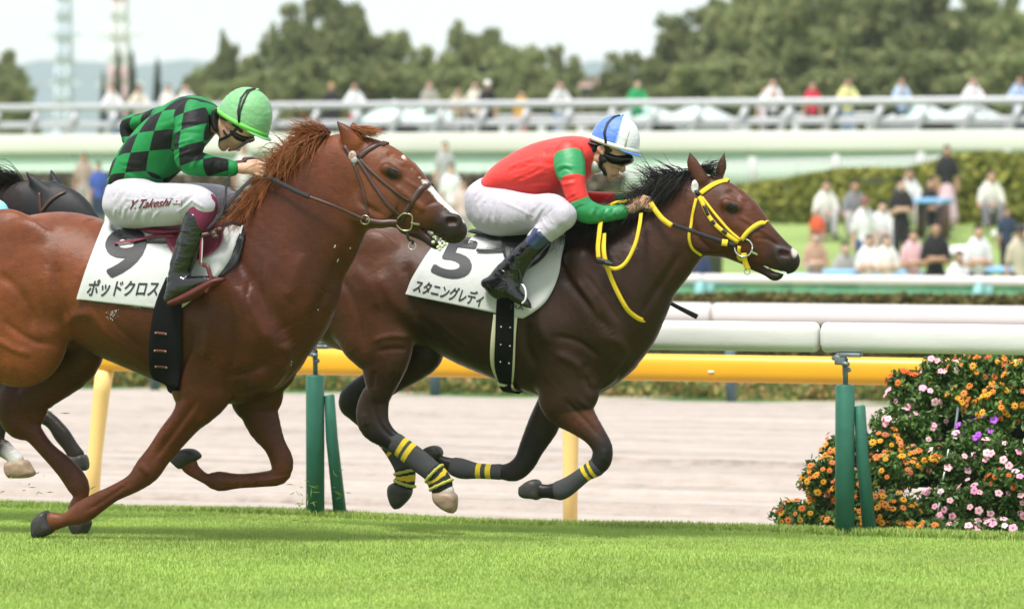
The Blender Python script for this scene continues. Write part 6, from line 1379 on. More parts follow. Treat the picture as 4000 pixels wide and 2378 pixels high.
for k in range(-4, 3):
    x = xp + k * step; zt = up(D(2060, 938), 19.62)[2]
    mb = MB(); mb.tube([(x, 19.62, -.3), (x, 19.62, zt - .004), (x, 19.62, zt)], [.052, .052, .049], 28); mb.tube([(x, 19.62, zt), (x, 19.62, zt + .003)], [.03, .03], 16); mb.build('post', green_p, fr)
    mb = MB(); mb.tube([(x + .128, 19.73, -.26), (x + .085, 19.66, .36), (x + .072, 19.655, zt - .115), (x + .071, 19.655, zt - .11)], [.040, .034, .030, .024], 22); mb.build('brace', green_p, fr)
    mb = MB(); mb.tube([(x + .002, 19.62, zt), (x + .002, 19.62, zc - rz - .03)], .014, 14); mb.tube([(x - .008, 19.625, zt + .05), (x - .012, 19.625, zc - rz - .04)], .007, 8)
    mb.box((x + .035, 19.61, zc - rz - .012), (.115, .07, .022), bev=.004); mb.box((x - .02, 19.60, zc - rz - .04), (.06, .045, .05), bev=.006)
    mb.box((x - .045, 19.60, zc - rz - .022), (.05, .03, .02), bev=.004, rot=Matrix.Rotation(R(-35), 3, 'Y'))
    mb.tube([(x - .005, 19.57, zc - rz - .055), (x + .035, 19.57, zc - rz - .06)], .012, 10); mb.ball((x + .03, 19.585, zc - rz - .09), .013); mb.build('bracket', steel_m, fr)
# yellow rail
yr, j1, zc1, rz1 = rail('rail', 22.15, D(3100, 880), D(1800, 865), D(1800, 932), 6.4, (-5, 2), yel_p, 'yellow tubular rail on cream posts standing in the dirt track', ry=.06)
for xpx, lean in ((1388, .01), (240, .07), (-900, .02), (2535, .01)):
    x = up(D(xpx, 1000), 22.15)[0]; mb = MB()
    mb.tube([(x - lean * 1.2, 22.2, -.5), (x - lean * .7, 22.19, 0), (x + lean * .2, 22.17, .45), (x + lean * .6, 22.16, zc1 - rz1 + .01)], [.043, .047, .055, .062], 24); mb.build('post', cream_p, yr)
mb = MB(); q = up(D(1740, 905), 22.15); mb.box((q[0], 22.15 - .061, q[2]), (.035, .003, .016)); mb.build('sticker', mat('sticker_white', (.8, .8, .78)), yr)
# far white rail beyond the dirt
pr, j2, zc2, rz2 = rail('rail', 36.5, D(1737, 765), D(1900, 740), D(1900, 790), 9.2, (-4, 3), white_p2, 'white rail along the far side of the dirt track', ry=.09)
for k in range(-5, 4):
    x = up(D(1775, 900), 36.5)[0] + k * (up(D(1775, 900), 36.5)[0] - up(D(1053, 900), 36.5)[0]); mb = MB()
    mb.tube([(x + .02, 36.55, -.5), (x, 36.55, zc2 - rz2)], [.055, .055], 14); mb.tube([(x - .13, 36.5, zc2 - rz2 + .01), (x + .13, 36.5, zc2 - rz2 + .01)], .02, 8); mb.build('post', mat('post_slate', (.09, .14, .17), rough=.5, var=.1), pr)
# green and white rail at the foot of the lawn
gr, j3, zc3, rz3 = rail('rail', 50.8, D(1713, 680), D(1900, 669), D(1900, 693), 12.2, (-4, 3), white_p2, 'white topped rail with a green panel at the foot of the spectators lawn', ry=.08)
zp = up(D(1900, 728), 50.8)[2]
mb = MB()
for i in range(3):
    hgt = (zc3 - rz3 - .004 - zp) / 3; mb.box((j3 - 14, 50.8, zp + hgt * (i + .5)), (90, .06 + .02 * (i % 2), hgt - .006), bev=.01)
mb.build('panel', mat('panel_green', (.12, .36, .20), rough=.45, var=.1, vscale=2), gr)
sx = up(D(2390, 700), 50.8)[0] - up(D(1713, 700), 50.8)[0]
for k in range(-4, 3):
    x = j3 + k * sx; mb = MB(); mb.tube([(x - .02, 50.66, -.45), (x, 50.66, zp), (x, 50.66, zc3 - rz3 - .02), (x + .01, 50.72, zc3 - rz3)], [.075, .075, .075, .05], 14)
    mb.box((x + .13, 50.74, zp + .13), (.12, .08, .14), bev=.01); mb.build('post', mat('post_turquoise', (.22, .47, .46), rough=.5), gr)

# ---------------- hedges and low planting
hedge_m = leafmat('hedge_leaf', [(0, (.10, .13, .03)), (.35, (.22, .25, .05)), (.7, (.36, .37, .07)), (1, (.50, .48, .11))], .6, .3)
brown_m = leafmat('trimmed_hedge_leaf', [(0, (.09, .07, .02)), (.5, (.15, .13, .035)), (1, (.20, .18, .06))])
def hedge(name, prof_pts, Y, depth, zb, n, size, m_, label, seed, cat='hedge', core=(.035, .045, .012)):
    """hedge along X; prof_pts: list of (x, ztop) world"""
    r = np.random.default_rng(seed); xs = np.array([p[0] for p in prof_pts]); zs = np.array([p[1] for p in prof_pts])
    root = empty(name, (xs.mean(), Y, zb)); tag(root, label, cat)
    x = r.uniform(xs.min(), xs.max(), n); zt = np.interp(x, xs, zs) + min(.26, .07 * (zs.mean() - zb)) * fnoise(np.stack([x, x * 0, x * 0], 1), 1.4, seed) * min(1, (zs.mean() - zb) * .6)
    f = r.uniform(0, 1, n) ; side = r.uniform(0, 1, n)
    z = np.where(side < .6, zb + (zt - zb) * f, zt - r.uniform(0, .12, n)); y = np.where(side < .6, Y - depth / 2 + r.normal(0, .07, n), Y + r.uniform(-.5, .5, n) * depth)
    y += .5 * depth * np.clip((z - zb) / (zt - zb + 1e-6) - .45, 0, 1) ** 1.3 + .22 * fnoise(np.stack([x, z, x * 0], 1), 3.0, seed + 1) * min(1, (zs.mean() - zb))
    V, F = leaf_cloud(np.stack([x, y, z], 1), size, seed, .7); mesh_np('foliage', V, F, m_, root, smooth=False)
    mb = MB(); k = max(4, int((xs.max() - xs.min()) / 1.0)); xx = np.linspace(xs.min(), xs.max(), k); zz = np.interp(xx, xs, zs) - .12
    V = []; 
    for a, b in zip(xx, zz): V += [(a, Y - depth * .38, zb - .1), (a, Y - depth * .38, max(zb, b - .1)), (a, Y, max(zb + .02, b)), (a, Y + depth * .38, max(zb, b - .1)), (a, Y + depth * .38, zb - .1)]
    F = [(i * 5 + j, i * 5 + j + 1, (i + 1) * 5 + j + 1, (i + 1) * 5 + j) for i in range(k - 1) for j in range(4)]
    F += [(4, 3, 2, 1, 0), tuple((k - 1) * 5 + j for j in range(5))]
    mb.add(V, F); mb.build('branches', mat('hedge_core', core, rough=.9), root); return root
Yh = 43.0
hedge('hedge', [(up(D(x, 722), Yh)[0], up(D(x, 724), Yh)[2]) for x in (-1200, 600, 1300, 3900)], Yh, .7, -.42, 26000, .09, brown_m, 'low clipped brownish hedge strip behind the far white rail', 21)
# pale bushes under the rails
rr_ = np.random.default_rng(5)
def shrub_patch():
    n = 26000; x = rr_.uniform(up(D(-100, 960), 37.2)[0], up(D(2550, 960), 37.2)[0], n); y = 37.2 + rr_.uniform(0, 1.8, n)
    hgt = np.clip(.16 + .16 * fnoise(np.stack([x, y, x * 0], 1), 1.6, 8) + .06 * fnoise(np.stack([x, y, x * 0], 1), 5, 9), .02, 1)
    z = -.42 + hgt * rr_.uniform(0, 1, n)
    V, F = leaf_cloud(np.stack([x, y, z], 1), .075, 4, .7)
    return mesh_np('ground_cover', V, F, leafmat('ground_cover_leaf', [(0, (.07, .13, .03)), (.4, (.13, .20, .05)), (.55, (.32, .29, .07)), (.75, (.42, .34, .12)), (.85, (.40, .19, .10)), (1, (.15, .24, .07))]), smooth=False)
tag(shrub_patch(), 'yellow and green low planting along the far edge of the dirt track', 'ground cover', kind='stuff')
Yd = Yof(84)
hp = [(up(D(x, y), Yd)[0], up(D(x, y), Yd)[2]) for x, y in ((1735, 520), (1770, 480), (1800, 452), (1870, 443), (1930, 440), (1990, 425), (2060, 412), (2200, 408), (2290, 398), (2350, 384), (2420, 380), (2560, 384))]
hedge('hedge', hp, Yd, 2.2, .9, 26000, .22, hedge_m, 'tall yellow green hedge climbing behind the lawn on the right', 22)
hp2 = [(up(D(x, y), Yof(85))[0], up(D(x, y), Yof(85))[2]) for x, y in ((-80, 422), (400, 424), (850, 430), (1440, 425))]
hedge('hedge', hp2, Yof(87), 1.2, 1.2, 12000, .22, leafmat('dry_hedge_leaf', [(0, (.07, .055, .035)), (.5, (.16, .13, .085)), (1, (.26, .22, .16))]), 'dull brown hedge under the pale green wall on the left', 23, core=(.08, .065, .045))
hp3 = [(up(D(x, y), Yof(66))[0], up(D(x, y), Yof(66))[2]) for x, y in ((1460, 500), (1500, 478), (1560, 470), (1640, 462), (1720, 470), (1740, 500))]
hedge('hedge', hp3, Yof(66), 1.4, -.2, 6000, .16, hedge_m, 'rounded green bushes in front of the picket fence between the two jockeys', 24)

# ---------------- raised viewing deck
Yk = Yof(92)
def dk(x, y, dY=0): return up(D(x, y), Yk + dY)
deck = empty('viewing_deck', (dk(1248, 320)[0], Yk, 1.5)); tag(deck, 'raised viewing deck with cream fascia and pale green wall across the background', 'deck')
zt, zb = dk(1248, 323)[2], dk(1248, 371)[2]
mb = MB(); mb.box((-30, Yk + .25, (zt + zb) / 2), (90, .5, zt - zb), bev=.04); mb.box((-30, Yk + 5.2, zb - .02), (90, 9.4, .25)); mb.build('deck_slab', mat('fascia_cream', (.66, .68, .61), rough=.7, var=.06, vscale=.4), deck)
zc_ = dk(1248, 418)[2]
mb = MB(); mb.box((-30, Yk + 4.85, (zb + zc_) / 2 - .3), (89, 9.4, zb - zc_ + .59)); 
for i in range(24): mb.box((-73 + i * 3.8, Yk + .14, (zb + zc_) / 2 - .3), (.05, .03, zb - zc_ + .58))
mb.build('wall', mat('wall_pale_green', (.50, .68, .54), rough=.7, var=.06, vscale=.5), deck)
# deck railing
zr0, zr1 = dk(1248, 262)[2], dk(1248, 244)[2]; zm = dk(1248, 293)[2]
rl = empty('deck_railing', (dk(1248, 300)[0], Yk + .3, zt)); tag(rl, 'silver white railing with slanted posts along the edge of the viewing deck', 'railing')
rail_m = mat('railing_silver', (.44, .45, .48), rough=.45, metal=.2, var=.05)
mb = MB(); oval_tube(mb, (-75, Yk + .3, (zr0 + zr1) / 2), (15, Yk + .3, (zr0 + zr1) / 2), .09, (zr1 - zr0) / 2, pw=2.2); mb.build('top_rail', rail_m, rl)
mb = MB(); oval_tube(mb, (-75, Yk + .36, zm - .05), (15, Yk + .36, zm - .05), .04, .085, pw=2.4); mb.build('lower_rail', rail_m, rl)
x0r = dk(1075, 300)[0]; stp = (dk(1730 / 1.0, 300)[0] - dk(1075, 300)[0]) / 6.2
for k in range(-22, 18):
    x = x0r + k * stp; mb = MB(); mb.box((x - .2, Yk + .3, (zt + zr0) / 2), (.15, .10, (zr0 - zt) * 1.12), rot=Matrix.Rotation(R(27), 3, 'Y')); mb.build('post', rail_m, rl)
glass_m = mat('skylight_glass', (.55, .78, .70), rough=.2, spec=.6, var=.1, vscale=2)
wf = mat('white_frame', (.55, .57, .57), rough=.5)
for i, xp_ in enumerate((962, 1049, 1577, 1703, 2249, 2366)):
    q = dk(xp_, 300, 1.6); hw = .92; zt2 = dk(xp_, 253, 1.6)[2]; zb2 = dk(xp_, 303, 1.6)[2]; y = Yk + 1.6
    root = empty('skylight', (q[0], y, zt)); tag(root, ['pyramid skylight on the deck, leftmost, above the chestnut horse ears', 'pyramid skylight on the deck beside the man in the grey striped shirt', 'pyramid skylight on the deck right behind the person in green',
        'pyramid skylight on the deck above the yellow bridled horse', 'pyramid skylight on the deck right of the person in light blue', 'pyramid skylight on the deck in front of the person in white at the right'][i], 'skylight', 'pyramid skylights on the deck')
    B = [(q[0] - hw, y - hw, zb2), (q[0] + hw, y - hw, zb2), (q[0] + hw, y + hw, zb2), (q[0] - hw, y + hw, zb2)]; T = (q[0], y, zt2)
    mesh_np('glass', B + [T], [(0, 1, 4), (1, 2, 4), (2, 3, 4), (3, 0, 4)], glass_m, root, smooth=False)
    mb = MB()
    for b in B: mb.tube([b, T], .05, 6)
    for a, b in zip(B, B[1:] + B[:1]): mb.tube([a, b], .05, 6)
    mb.box((q[0], y, (zt + zb2) / 2 - .03), (hw * 2.2, hw * 2.2, zb2 - zt)); mb.box((q[0], y, (zb2 + zb) / 2), (hw * 1.8, hw * 1.8, zb2 - zb)); mb.ball(T, .1); mb.build('frame', wf, root)
# benches on the deck
for i, (xa, xb) in enumerate(((1210, 1340), (1400, 1500), (1880, 1960), (2060, 2140))):
    A, B = dk(xa, 300, 3.0), dk(xb, 300, 3.0); root = empty('bench', ((A[0] + B[0]) / 2, Yk + 3, zt))
    tag(root, ['pale bench on the deck left of the person in jeans', 'pale bench on the deck right of the person in jeans', 'pale bench on the deck left of the person in red', 'pale bench on the deck behind the person in yellow'][i], 'bench', 'benches on the deck')
    mb = MB(); mb.box(((A[0] + B[0]) / 2, Yk + 3, zt + .45), (B[0] - A[0], .5, .08)); mb.build('seat', wf, root)
    for s in (A[0] + .2, B[0] - .2): mb = MB(); mb.box((s, Yk + 3, (zt + .4 + zb) / 2 + .05), (.08, .4, zt + .4 - zb - .1)); mb.build('leg', wf, root)
# picket fence
pf = empty('picket_fence', (up(D(1900, 440), Yof(88))[0], Yof(88), 1.0)); tag(pf, 'white picket fence in front of the pale green wall', 'fence')
mb = MB(); Yp = Yof(88)
def fz(x): return np.interp(x, [1430, 1800, 2500], [470, 455, 420]), np.interp(x, [1430, 1560, 1800, 2500], [418, 408, 392, 372])
xx = up(D(1436, 440), Yp)[0]; xe = up(D(2520, 440), Yp)[0]; i = 0
while xx < xe:
    pxx = 1436 + (2520 - 1436) * (xx - up(D(1436, 440), Yp)[0]) / (xe - up(D(1436, 440), Yp)[0]); b_, t_ = fz(pxx)
    z0_, z1_ = up(D(pxx, b_ + 12), Yp)[2], up(D(pxx, t_), Yp)[2]
    mb.box((xx, Yp, (z0_ + z1_) / 2), (.06 if i % 14 else .16, .05, z1_ - z0_ + (.15 if i % 14 == 0 else 0))); xx += .14; i += 1
mb.build('pickets', mat('picket_white', (.50, .52, .50), rough=.6), pf)
mb = MB(); P_ = [up(D(x, fz(x)[1] + 8), Yp + .06) for x in np.linspace(1436, 2515, 10)]; mb.tube(P_, .04, 6); P_ = [up(D(x, fz(x)[0] - 2), Yp + .06) for x in np.linspace(1436, 2515, 10)]; mb.tube(P_, .04, 6); mb.build('crossbar', _mc['picket_white'], pf)

# ---------------- hills, towers, far buildings
def hill(name, depth, pts, m_):
    Yq = Yof(depth); V = []; k = len(pts)
    P = resample([D(*p) for p in pts], 60)
    for j, (dy, f) in enumerate(((-.25, 0), (-.10, .6), (0, 1.0), (.08, .7), (.2, 0))):
        for i, p in enumerate(P):
            q = up(p, Yq); h_ = (q[2] - 0) * f * (1 + .02 * math.sin(i * 1.3 + j)); V.append((q[0], Yq * (1 + dy), max(h_, -2)))
    F = [(j * 60 + i, j * 60 + i + 1, (j + 1) * 60 + i + 1, (j + 1) * 60 + i) for j in range(4) for i in range(59)]
    return tag(mesh_np(name, V, F, m_), kind='structure')
hill_m = mat('hill_forest', (.06, .10, .13), rough=.9, var=.25, vscale=.01)
hill('hills', 2600, [(-900, 190), (-500, 160), (-200, 165), (0, 165), (60, 155), (130, 150), (200, 152), (260, 146), (330, 158), (420, 152), (500, 150), (600, 165), (800, 170), (1100, 160), (1300, 165), (1420, 155), (1470, 152), (1520, 165), (1800, 160), (2200, 165), (2700, 150), (3300, 190)], hill_m)
def pylon(px, depth, label, mats, wtop, wbot):
    Yq = Yof(depth); zt_ = up(D(px, -150), Yq)[2]; x = up(D(px, 100), Yq)[0]; root = empty('transmission_tower', (x, Yq, 0)); tag(root, label, 'tower', 'transmission towers on the skyline')
    nlev = 12; 
    for sec in range(4):
        mb = MB()
        for lv in range(sec * 3, sec * 3 + 3):
            z0, z1 = zt_ * lv / nlev, zt_ * (lv + 1) / nlev; a, b = wbot + (wtop - wbot) * lv / nlev, wbot + (wtop - wbot) * (lv + 1) / nlev
            c0 = [(x - a, Yq - a, z0), (x + a, Yq - a, z0), (x + a, Yq + a, z0), (x - a, Yq + a, z0)]; c1_ = [(x - b, Yq - b, z1), (x + b, Yq - b, z1), (x + b, Yq + b, z1), (x - b, Yq + b, z1)]
            for i in range(4):
                j = (i + 1) % 4; rad = depth * .00033
                mb.tube([c0[i], c1_[i]], rad * 1.5, 5); mb.tube([c0[i], c1_[j]], rad, 4); mb.tube([c0[j], c1_[i]], rad, 4); mb.tube([c0[i], c0[j]], rad, 4)
        mb.build('lattice', mats[sec % len(mats)], root)
    for zf in (.42, .62, .82):
        mb = MB(); z = zt_ * zf; w = wbot * 2.3; mb.tube([(x - w, Yq, z), (x, Yq, z + w * .25), (x + w, Yq, z)], depth * .0005, 5); mb.tube([(x - w, Yq, z), (x + w, Yq, z)], depth * .0004, 5); mb.build('crossarm', mats[0], root)
tw_b = mat('tower_blue_hazed', (.55, .62, .70), rough=.6); tw_r = mat('tower_red_hazed', (.68, .42, .42), rough=.6); tw_w = mat('tower_white', (.75, .75, .75), rough=.6)  # blue and red paled, so the fading in bright haze sits in the colour
pylon(157, 850, 'blue grey lattice transmission tower, left one on the skyline', [tw_b], .8, 1.9)
pylon(292, 850, 'red and white lattice tower standing behind the conifers', [tw_w, tw_r], .8, 2.6)
for i, (xa, xb, ya, c, lb) in enumerate(((1400, 1450, 190, (.45, .30, .25), 'reddish low building in the gap between the trees'), (1440, 1510, 200, (.55, .56, .6), 'grey low building in the gap between the trees'))):
    Yq = Yof(420 + i * 20); A, B = up(D(xa, ya), Yq), up(D(xb, ya), Yq); root = empty('building', ((A[0] + B[0]) / 2, Yq, 1.7)); tag(root, lb, 'building')
    mb = MB(); mb.box(((A[0] + B[0]) / 2, Yq + 3, (A[2] + 1.7) / 2), (B[0] - A[0], 6, A[2] - 1.7)); mb.build('wall', mat('bwall%d' % i, c, rough=.8), root)
    mb = MB(); mb.box(((A[0] + B[0]) / 2, Yq + 3, A[2] + .15), (B[0] - A[0] + .6, 6.6, .3)); mb.build('roof', mat('broof', (.25, .24, .25)), root)
    mb = MB()
    for k in range(6): mb.box((A[0] + (k + .6) * (B[0] - A[0]) / 6.4, Yq - .02, A[2] - 1.6), (.9, .05, 1.1))
    mb.build('windows', mat('far_window', (.06, .08, .1), rough=.2), root)

# ---------------- trees
leafA = leafmat('leaf_olive', [(0, (.14, .18, .08)), (.4, (.21, .25, .10)), (.75, (.28, .31, .13)), (1, (.40, .38, .17))], .6, .45)
leafB = leafmat('leaf_conifer', [(0, (.018, .04, .018)), (.6, (.035, .07, .03)), (1, (.055, .095, .04))], .6, .15)
bark = mat('bark', (.07, .055, .045), rough=.9, bump=.6, bscale=10)
def make_tree(seed, kind='broad'):
    """unit tree: height 1, base at the origin"""
    r = np.random.default_rng(seed); root = empty('tree', (0, 0, 0)); mb = MB()
    if kind == 'broad':
        mb.tube([(0, 0, -.05), (.01, 0, .15), (-.01, .01, .35), (.01, 0, .6)], [.03, .024, .018, .008], 8); cl = []
        for i in range(15):
            a = i * 2.4 + r.uniform(-.3, .3); h = .30 + .55 * (i / 15) + r.uniform(-.04, .04); rad = (.36 * math.sin(min(1, (1.15 - h) * 1.6) * 1.5)) * r.uniform(.45, .95)
            e = (rad * math.cos(a), rad * math.sin(a), h); mb.tube([(0, 0, h * .55), (e[0] * .5, e[1] * .5, h * .85), e], [.012, .008, .003], 5); cl.append((*e, r.uniform(.12, .20)))
        cl.append((0, 0, .88, .12)); P = []
        for (cx, cy, cz, cr_) in cl:
            sub = []
            for j in range(7):
                d = r.normal(size=3); d /= np.linalg.norm(d); sub.append((cx + d[0] * cr_ * .8, cy + d[1] * cr_ * .8, cz + d[2] * cr_ * .55, cr_ * r.uniform(.25, .55)))
            for (sx_, sy_, sz_, sr) in sub + [(cx, cy, cz, cr_ * .6)]:
                k = int(46 * (sr / .06) ** 1.3) + 12; d = r.normal(size=(k, 3)); d /= np.linalg.norm(d, axis=1)[:, None]
                P.append(np.array([sx_, sy_, sz_]) + d * sr * (r.uniform(.5, 1.1, (k, 1))) * np.array([1, 1, .7]))
        P = np.concatenate(P); V, F = leaf_cloud(P, .040, seed, .8)
    else:
        mb.tube([(0, 0, -.05), (0, 0, .98)], [.022, .002], 8); P = []
        for i in range(34):
            h = .12 + .84 * i / 34; rad = .20 * (1 - h) ** .8 + .012
            for j in range(9):
                a = r.uniform(0, 6.28); k = 24; t = r.uniform(.15, 1, k); P.append(np.stack([np.cos(a) * rad * t, np.sin(a) * rad * t, h - .05 * t + r.normal(0, .012, k)], 1) + r.normal(0, .008, (k, 3)))
        P = np.concatenate(P); V, F = leaf_cloud(P, .026, seed, .5)
    mb.build('trunk', bark, root, local=True); mesh_np('crown', V, F, leafA if kind == 'broad' else leafB, root, smooth=False, local=True)
    return root
def copy_thing(src, parent=None):
    c = src.copy(); COL.objects.link(c); c.parent = parent
    for ch_ in list(src.children): copy_thing(ch_, c)
    return c
broad = [make_tree(s) for s in (1, 2, 3, 4)]; coni = [make_tree(9, 'con'), make_tree(10, 'con')]; usedt = set()
def place_tree(kind, i, px, ytop, depth, w, label, group, rz):
    src = (broad if kind == 'broad' else coni)[i]
    o = src if (kind, i) not in usedt else copy_thing(src); usedt.add((kind, i))
    Yq = Yof(depth); T = up(D(px, ytop), Yq); zb_ = 1.6; H = (T[2] - zb_) * (1.07 if kind == 'broad' else 1.04); s_ = 9200 / depth; wd_ = w * 1.15 / s_
    o.location = (T[0], Yq, zb_); o.rotation_euler = (0, 0, rz); k = wd_ / (.85 if kind == 'broad' else .42); o.scale = (k, k, H)
    tag(o, label, 'tree', group)
TL = [  # px, top y, depth, width px, words
 (20, 135, 150, 130, 'dark tree cut by the left edge of the photo'), (-60, 150, 150, 180, 'olive tree just outside the left edge'), (15, 195, 140, 150, 'low yellowish shrub tree at the left edge'),
 (545, 85, 150, 80, 'lone thin topped tree left of the tall central tree'), (510, 165, 160, 110, 'low dark tree beside the conifers'), (615, 130, 155, 150, 'rounded tree just above the green cap'),
 (705, 18, 165, 150, 'tall airy tree left of the tallest central tree'), (790, -15, 160, 270, 'tallest tree of the central wood'), (870, 70, 150, 230, 'broad tree right of the tallest central tree'), (960, 75, 155, 220, 'rounded tree above the chestnut horse'),
 (1025, 120, 145, 190, 'tree with reddish leaves above the deck'), (1115, 62, 160, 110, 'slender pointed tree in the middle of the wood'), (1200, 85, 155, 170, 'dense tree with a crooked top right of the slender one'), (1275, 110, 150, 190, 'bushy tree near the gap in the wood'), (1350, 118, 160, 150, 'last tree left of the gap'),
 (760, 150, 138, 260, 'low wide bush like tree under the tallest tree'), (930, 160, 136, 300, 'low yellow green tree over the deck'), (1120, 165, 138, 300, 'low tree behind the people on the deck'), (1290, 170, 138, 220, 'low tree left of the far buildings'), (620, 185, 138, 260, 'low green tree behind the green cap'), (470, 195, 140, 150, 'small bush behind the deck railing'),
 (1545, 125, 150, 170, 'first tree right of the gap'), (1625, 85, 155, 220, 'rounded tree left of the large right hand trees'), (1730, 10, 165, 240, 'tall tree on the left shoulder of the right wood'), (1850, -45, 165, 330, 'very tall tree in the right wood'), (1990, -60, 160, 330, 'widest tree of the right wood'),
 (2130, -50, 165, 330, 'tall tree above the person in yellow'), (2260, -40, 160, 320, 'tall tree above the person in light blue'), (2380, -5, 165, 260, 'tree right of the tall ones'), (2490, 30, 170, 220, 'tree at the right edge of the photo'),
 (1600, 165, 138, 260, 'low tree behind the person in green'), (1760, 140, 138, 320, 'low dark tree in the right wood'), (1950, 130, 136, 360, 'low broad tree behind the person in red'), (2140, 120, 138, 340, 'low green tree behind the person in yellow'), (2320, 135, 138, 340, 'low tree behind the person in white'), (2480, 120, 138, 300, 'low tree behind the person at the right edge'),
 (1475, 190, 142, 110, 'small bush in the gap between the woods')]
for i, (px, yt, dp, w, lb) in enumerate(TL): place_tree('broad', i % 4, px, yt, dp, w, lb, 'broadleaf trees beyond the deck', i * 1.7)
for i, (px, yt, w, lb) in enumerate(((288, 112, 46, 'left conifer of the pair in front of the red and white tower'), (322, 120, 50, 'right conifer of the pair in front of the red and white tower'), (384, 138, 52, 'single conifer right of the pair'), (252, 170, 40, 'small conifer left of the pair'))):
    place_tree('con', i % 2, px, yt, 175, w, lb, 'conifers on the left skyline', i)

# ---------------- the air
mb = MB(); mb.box((-300, 1600, 330), (13000, 3400, 668)); hz = mb.build('haze', None, smooth=False); tag(hz, 'pale blue haze in the air over the hills', 'haze', kind='stuff')
hm = bpy.data.materials.new('haze_air'); hm.use_nodes = True; hn, hl_ = hm.node_tree.nodes, hm.node_tree.links; hn.clear()
ho = hn.new('ShaderNodeOutputMaterial'); hv = hn.new('ShaderNodeVolumePrincipled'); hv.inputs['Color'].default_value = (.83, .885, .965, 1); hv.inputs['Density'].default_value = .00024; hv.inputs['Anisotropy'].default_value = .1
hl_.new(hv.outputs[0], ho.inputs['Volume']); hz.data.materials.append(hm)
# ================================================================== FLOWERS
def petal_mesh(kind):
    mb = MB()
    if kind == 'zinnia':
        for ring_, (n, r0, r1, z) in enumerate(((9, .006, .027, .002), (8, .005, .019, .006))):
            for i in range(n):
                a = 2 * math.pi * (i + .5 * ring_) / n; c, s_ = math.cos(a), math.sin(a); w = .0065
                mb.add([(c * r0, s_ * r0, z), (c * r1 * .6 - s_ * w, s_ * r1 * .6 + c * w, z + .003), (c * r1, s_ * r1, z - .002), (c * r1 * .6 + s_ * w, s_ * r1 * .6 - c * w, z + .003)], [(0, 3, 2, 1)])
        mb.ball((0, 0, .004), (.008, .008, .006), 8, m=1)
    else:
        for i in range(5):
            a = 2 * math.pi * i / 5; c, s_ = math.cos(a), math.sin(a); w = .013
            mb.add([(c * .003, s_ * .003, .002), (c * .016 - s_ * w, s_ * .016 + c * w, .003), (c * .026 - s_ * w * .5, s_ * .026 + c * w * .5, .0), (c * .026 + s_ * w * .5, s_ * .026 - c * w * .5, 0), (c * .016 + s_ * w, s_ * .016 - c * w, .003)], [(0, 4, 3, 2, 1)])
        mb.ball((0, 0, .002), (.003, .003, .003), 6, m=1)
    return mb
def fl_mat(name, stops):
    def f(n, l, b):
        o = n.new('ShaderNodeObjectInfo'); r = ramp(n, stops); l.new(o.outputs['Random'], r.inputs[0]); l.new(r.outputs[0], b.inputs[0]); b.inputs['Roughness'].default_value = .6; b.inputs['Subsurface Weight'].default_value = .0
    return nodes_mat(name, f)
FM = {'orange': fl_mat('petal_orange', [(0, (.78, .34, .015)), (.4, (.80, .42, .02)), (.6, (.70, .20, .03)), (.85, (.75, .28, .06)), (1, (.40, .08, .05))]), 'pink': fl_mat('petal_pink', [(0, (.80, .35, .42)), (.6, (.85, .52, .56)), (1, (.85, .30, .50))]),
      'purple': fl_mat('petal_purple', [(0, (.38, .06, .62)), (1, (.52, .12, .72))]), 'red': fl_mat('petal_red_orange', [(0, (.70, .10, .015)), (1, (.78, .20, .02))])}
fcen = mat('flower_centre', (.22, .03, .02), rough=.8)
leafF = leafmat('flower_leaf', [(0, (.035, .08, .02)), (.5, (.085, .17, .04)), (.85, (.14, .25, .065)), (1, (.20, .30, .09))], .45, .2)
blo = {}
YF = 20.25
def flower_plant(px, rx, rz_, col, nb, dY, label, seed):
    px = (px[0], px[1] + max(0, min(22, (px[1] - 1150) * .28)))
    r = np.random.default_rng(seed); Yp_ = YF + dY; c = up(D(*px), Yp_); s_ = near_px(D(*px), Yp_) * 1.6026; ax, az = rx * s_, rz_ * s_; ay = (ax + az) * .42
    root = empty('flowering_plant', (c[0], Yp_, c[2] - az)); tag(root, label, 'flowers', 'flowering plants banked behind the rail')
    n = int(2600 * (ax * az) / .04) + 300; d = r.normal(size=(n, 3)); d /= np.linalg.norm(d, axis=1)[:, None]; rad = r.uniform(.45, 1.05, n) * (1 + .22 * fnoise(d * 3, 1.3, seed))
    P = c + d * rad[:, None] * np.array([ax, ay, az]); V, F = leaf_cloud(P, .042, seed, .42, .3); mesh_np('foliage', V, F, leafF, root, smooth=False)
    kind = 'zinnia' if col in ('orange', 'red') else 'five'
    for i in range(nb):
        d = r.normal(size=3); d[1] = -abs(d[1]) * 1.1; d[2] = d[2] * .9 + .25; d /= np.linalg.norm(d); q = c + d * np.array([ax, ay, az]) * r.uniform(.9, 1.22)
        if (kind, col) not in blo:
            o = petal_mesh(kind).build('blossom', [FM[col], fcen if kind == 'zinnia' else mat('flower_eye', (.6, .05, .12))], None, smooth=False); blo[(kind, col)] = o.data
            bpy.data.objects.remove(o)
        o = bpy.data.objects.new('blossom', blo[(kind, col)]); COL.objects.link(o); o.parent = root
        nd = Vector((d[0], d[1] - .3, d[2] + .5)) + Vector(r.normal(0, .25, 3)); o.location = q - np.array(root.location); o.rotation_euler = nd.to_track_quat('Z', 'Y').to_euler(); k = r.uniform(.7, 1.15) * .84; o.scale = (k, k, k)
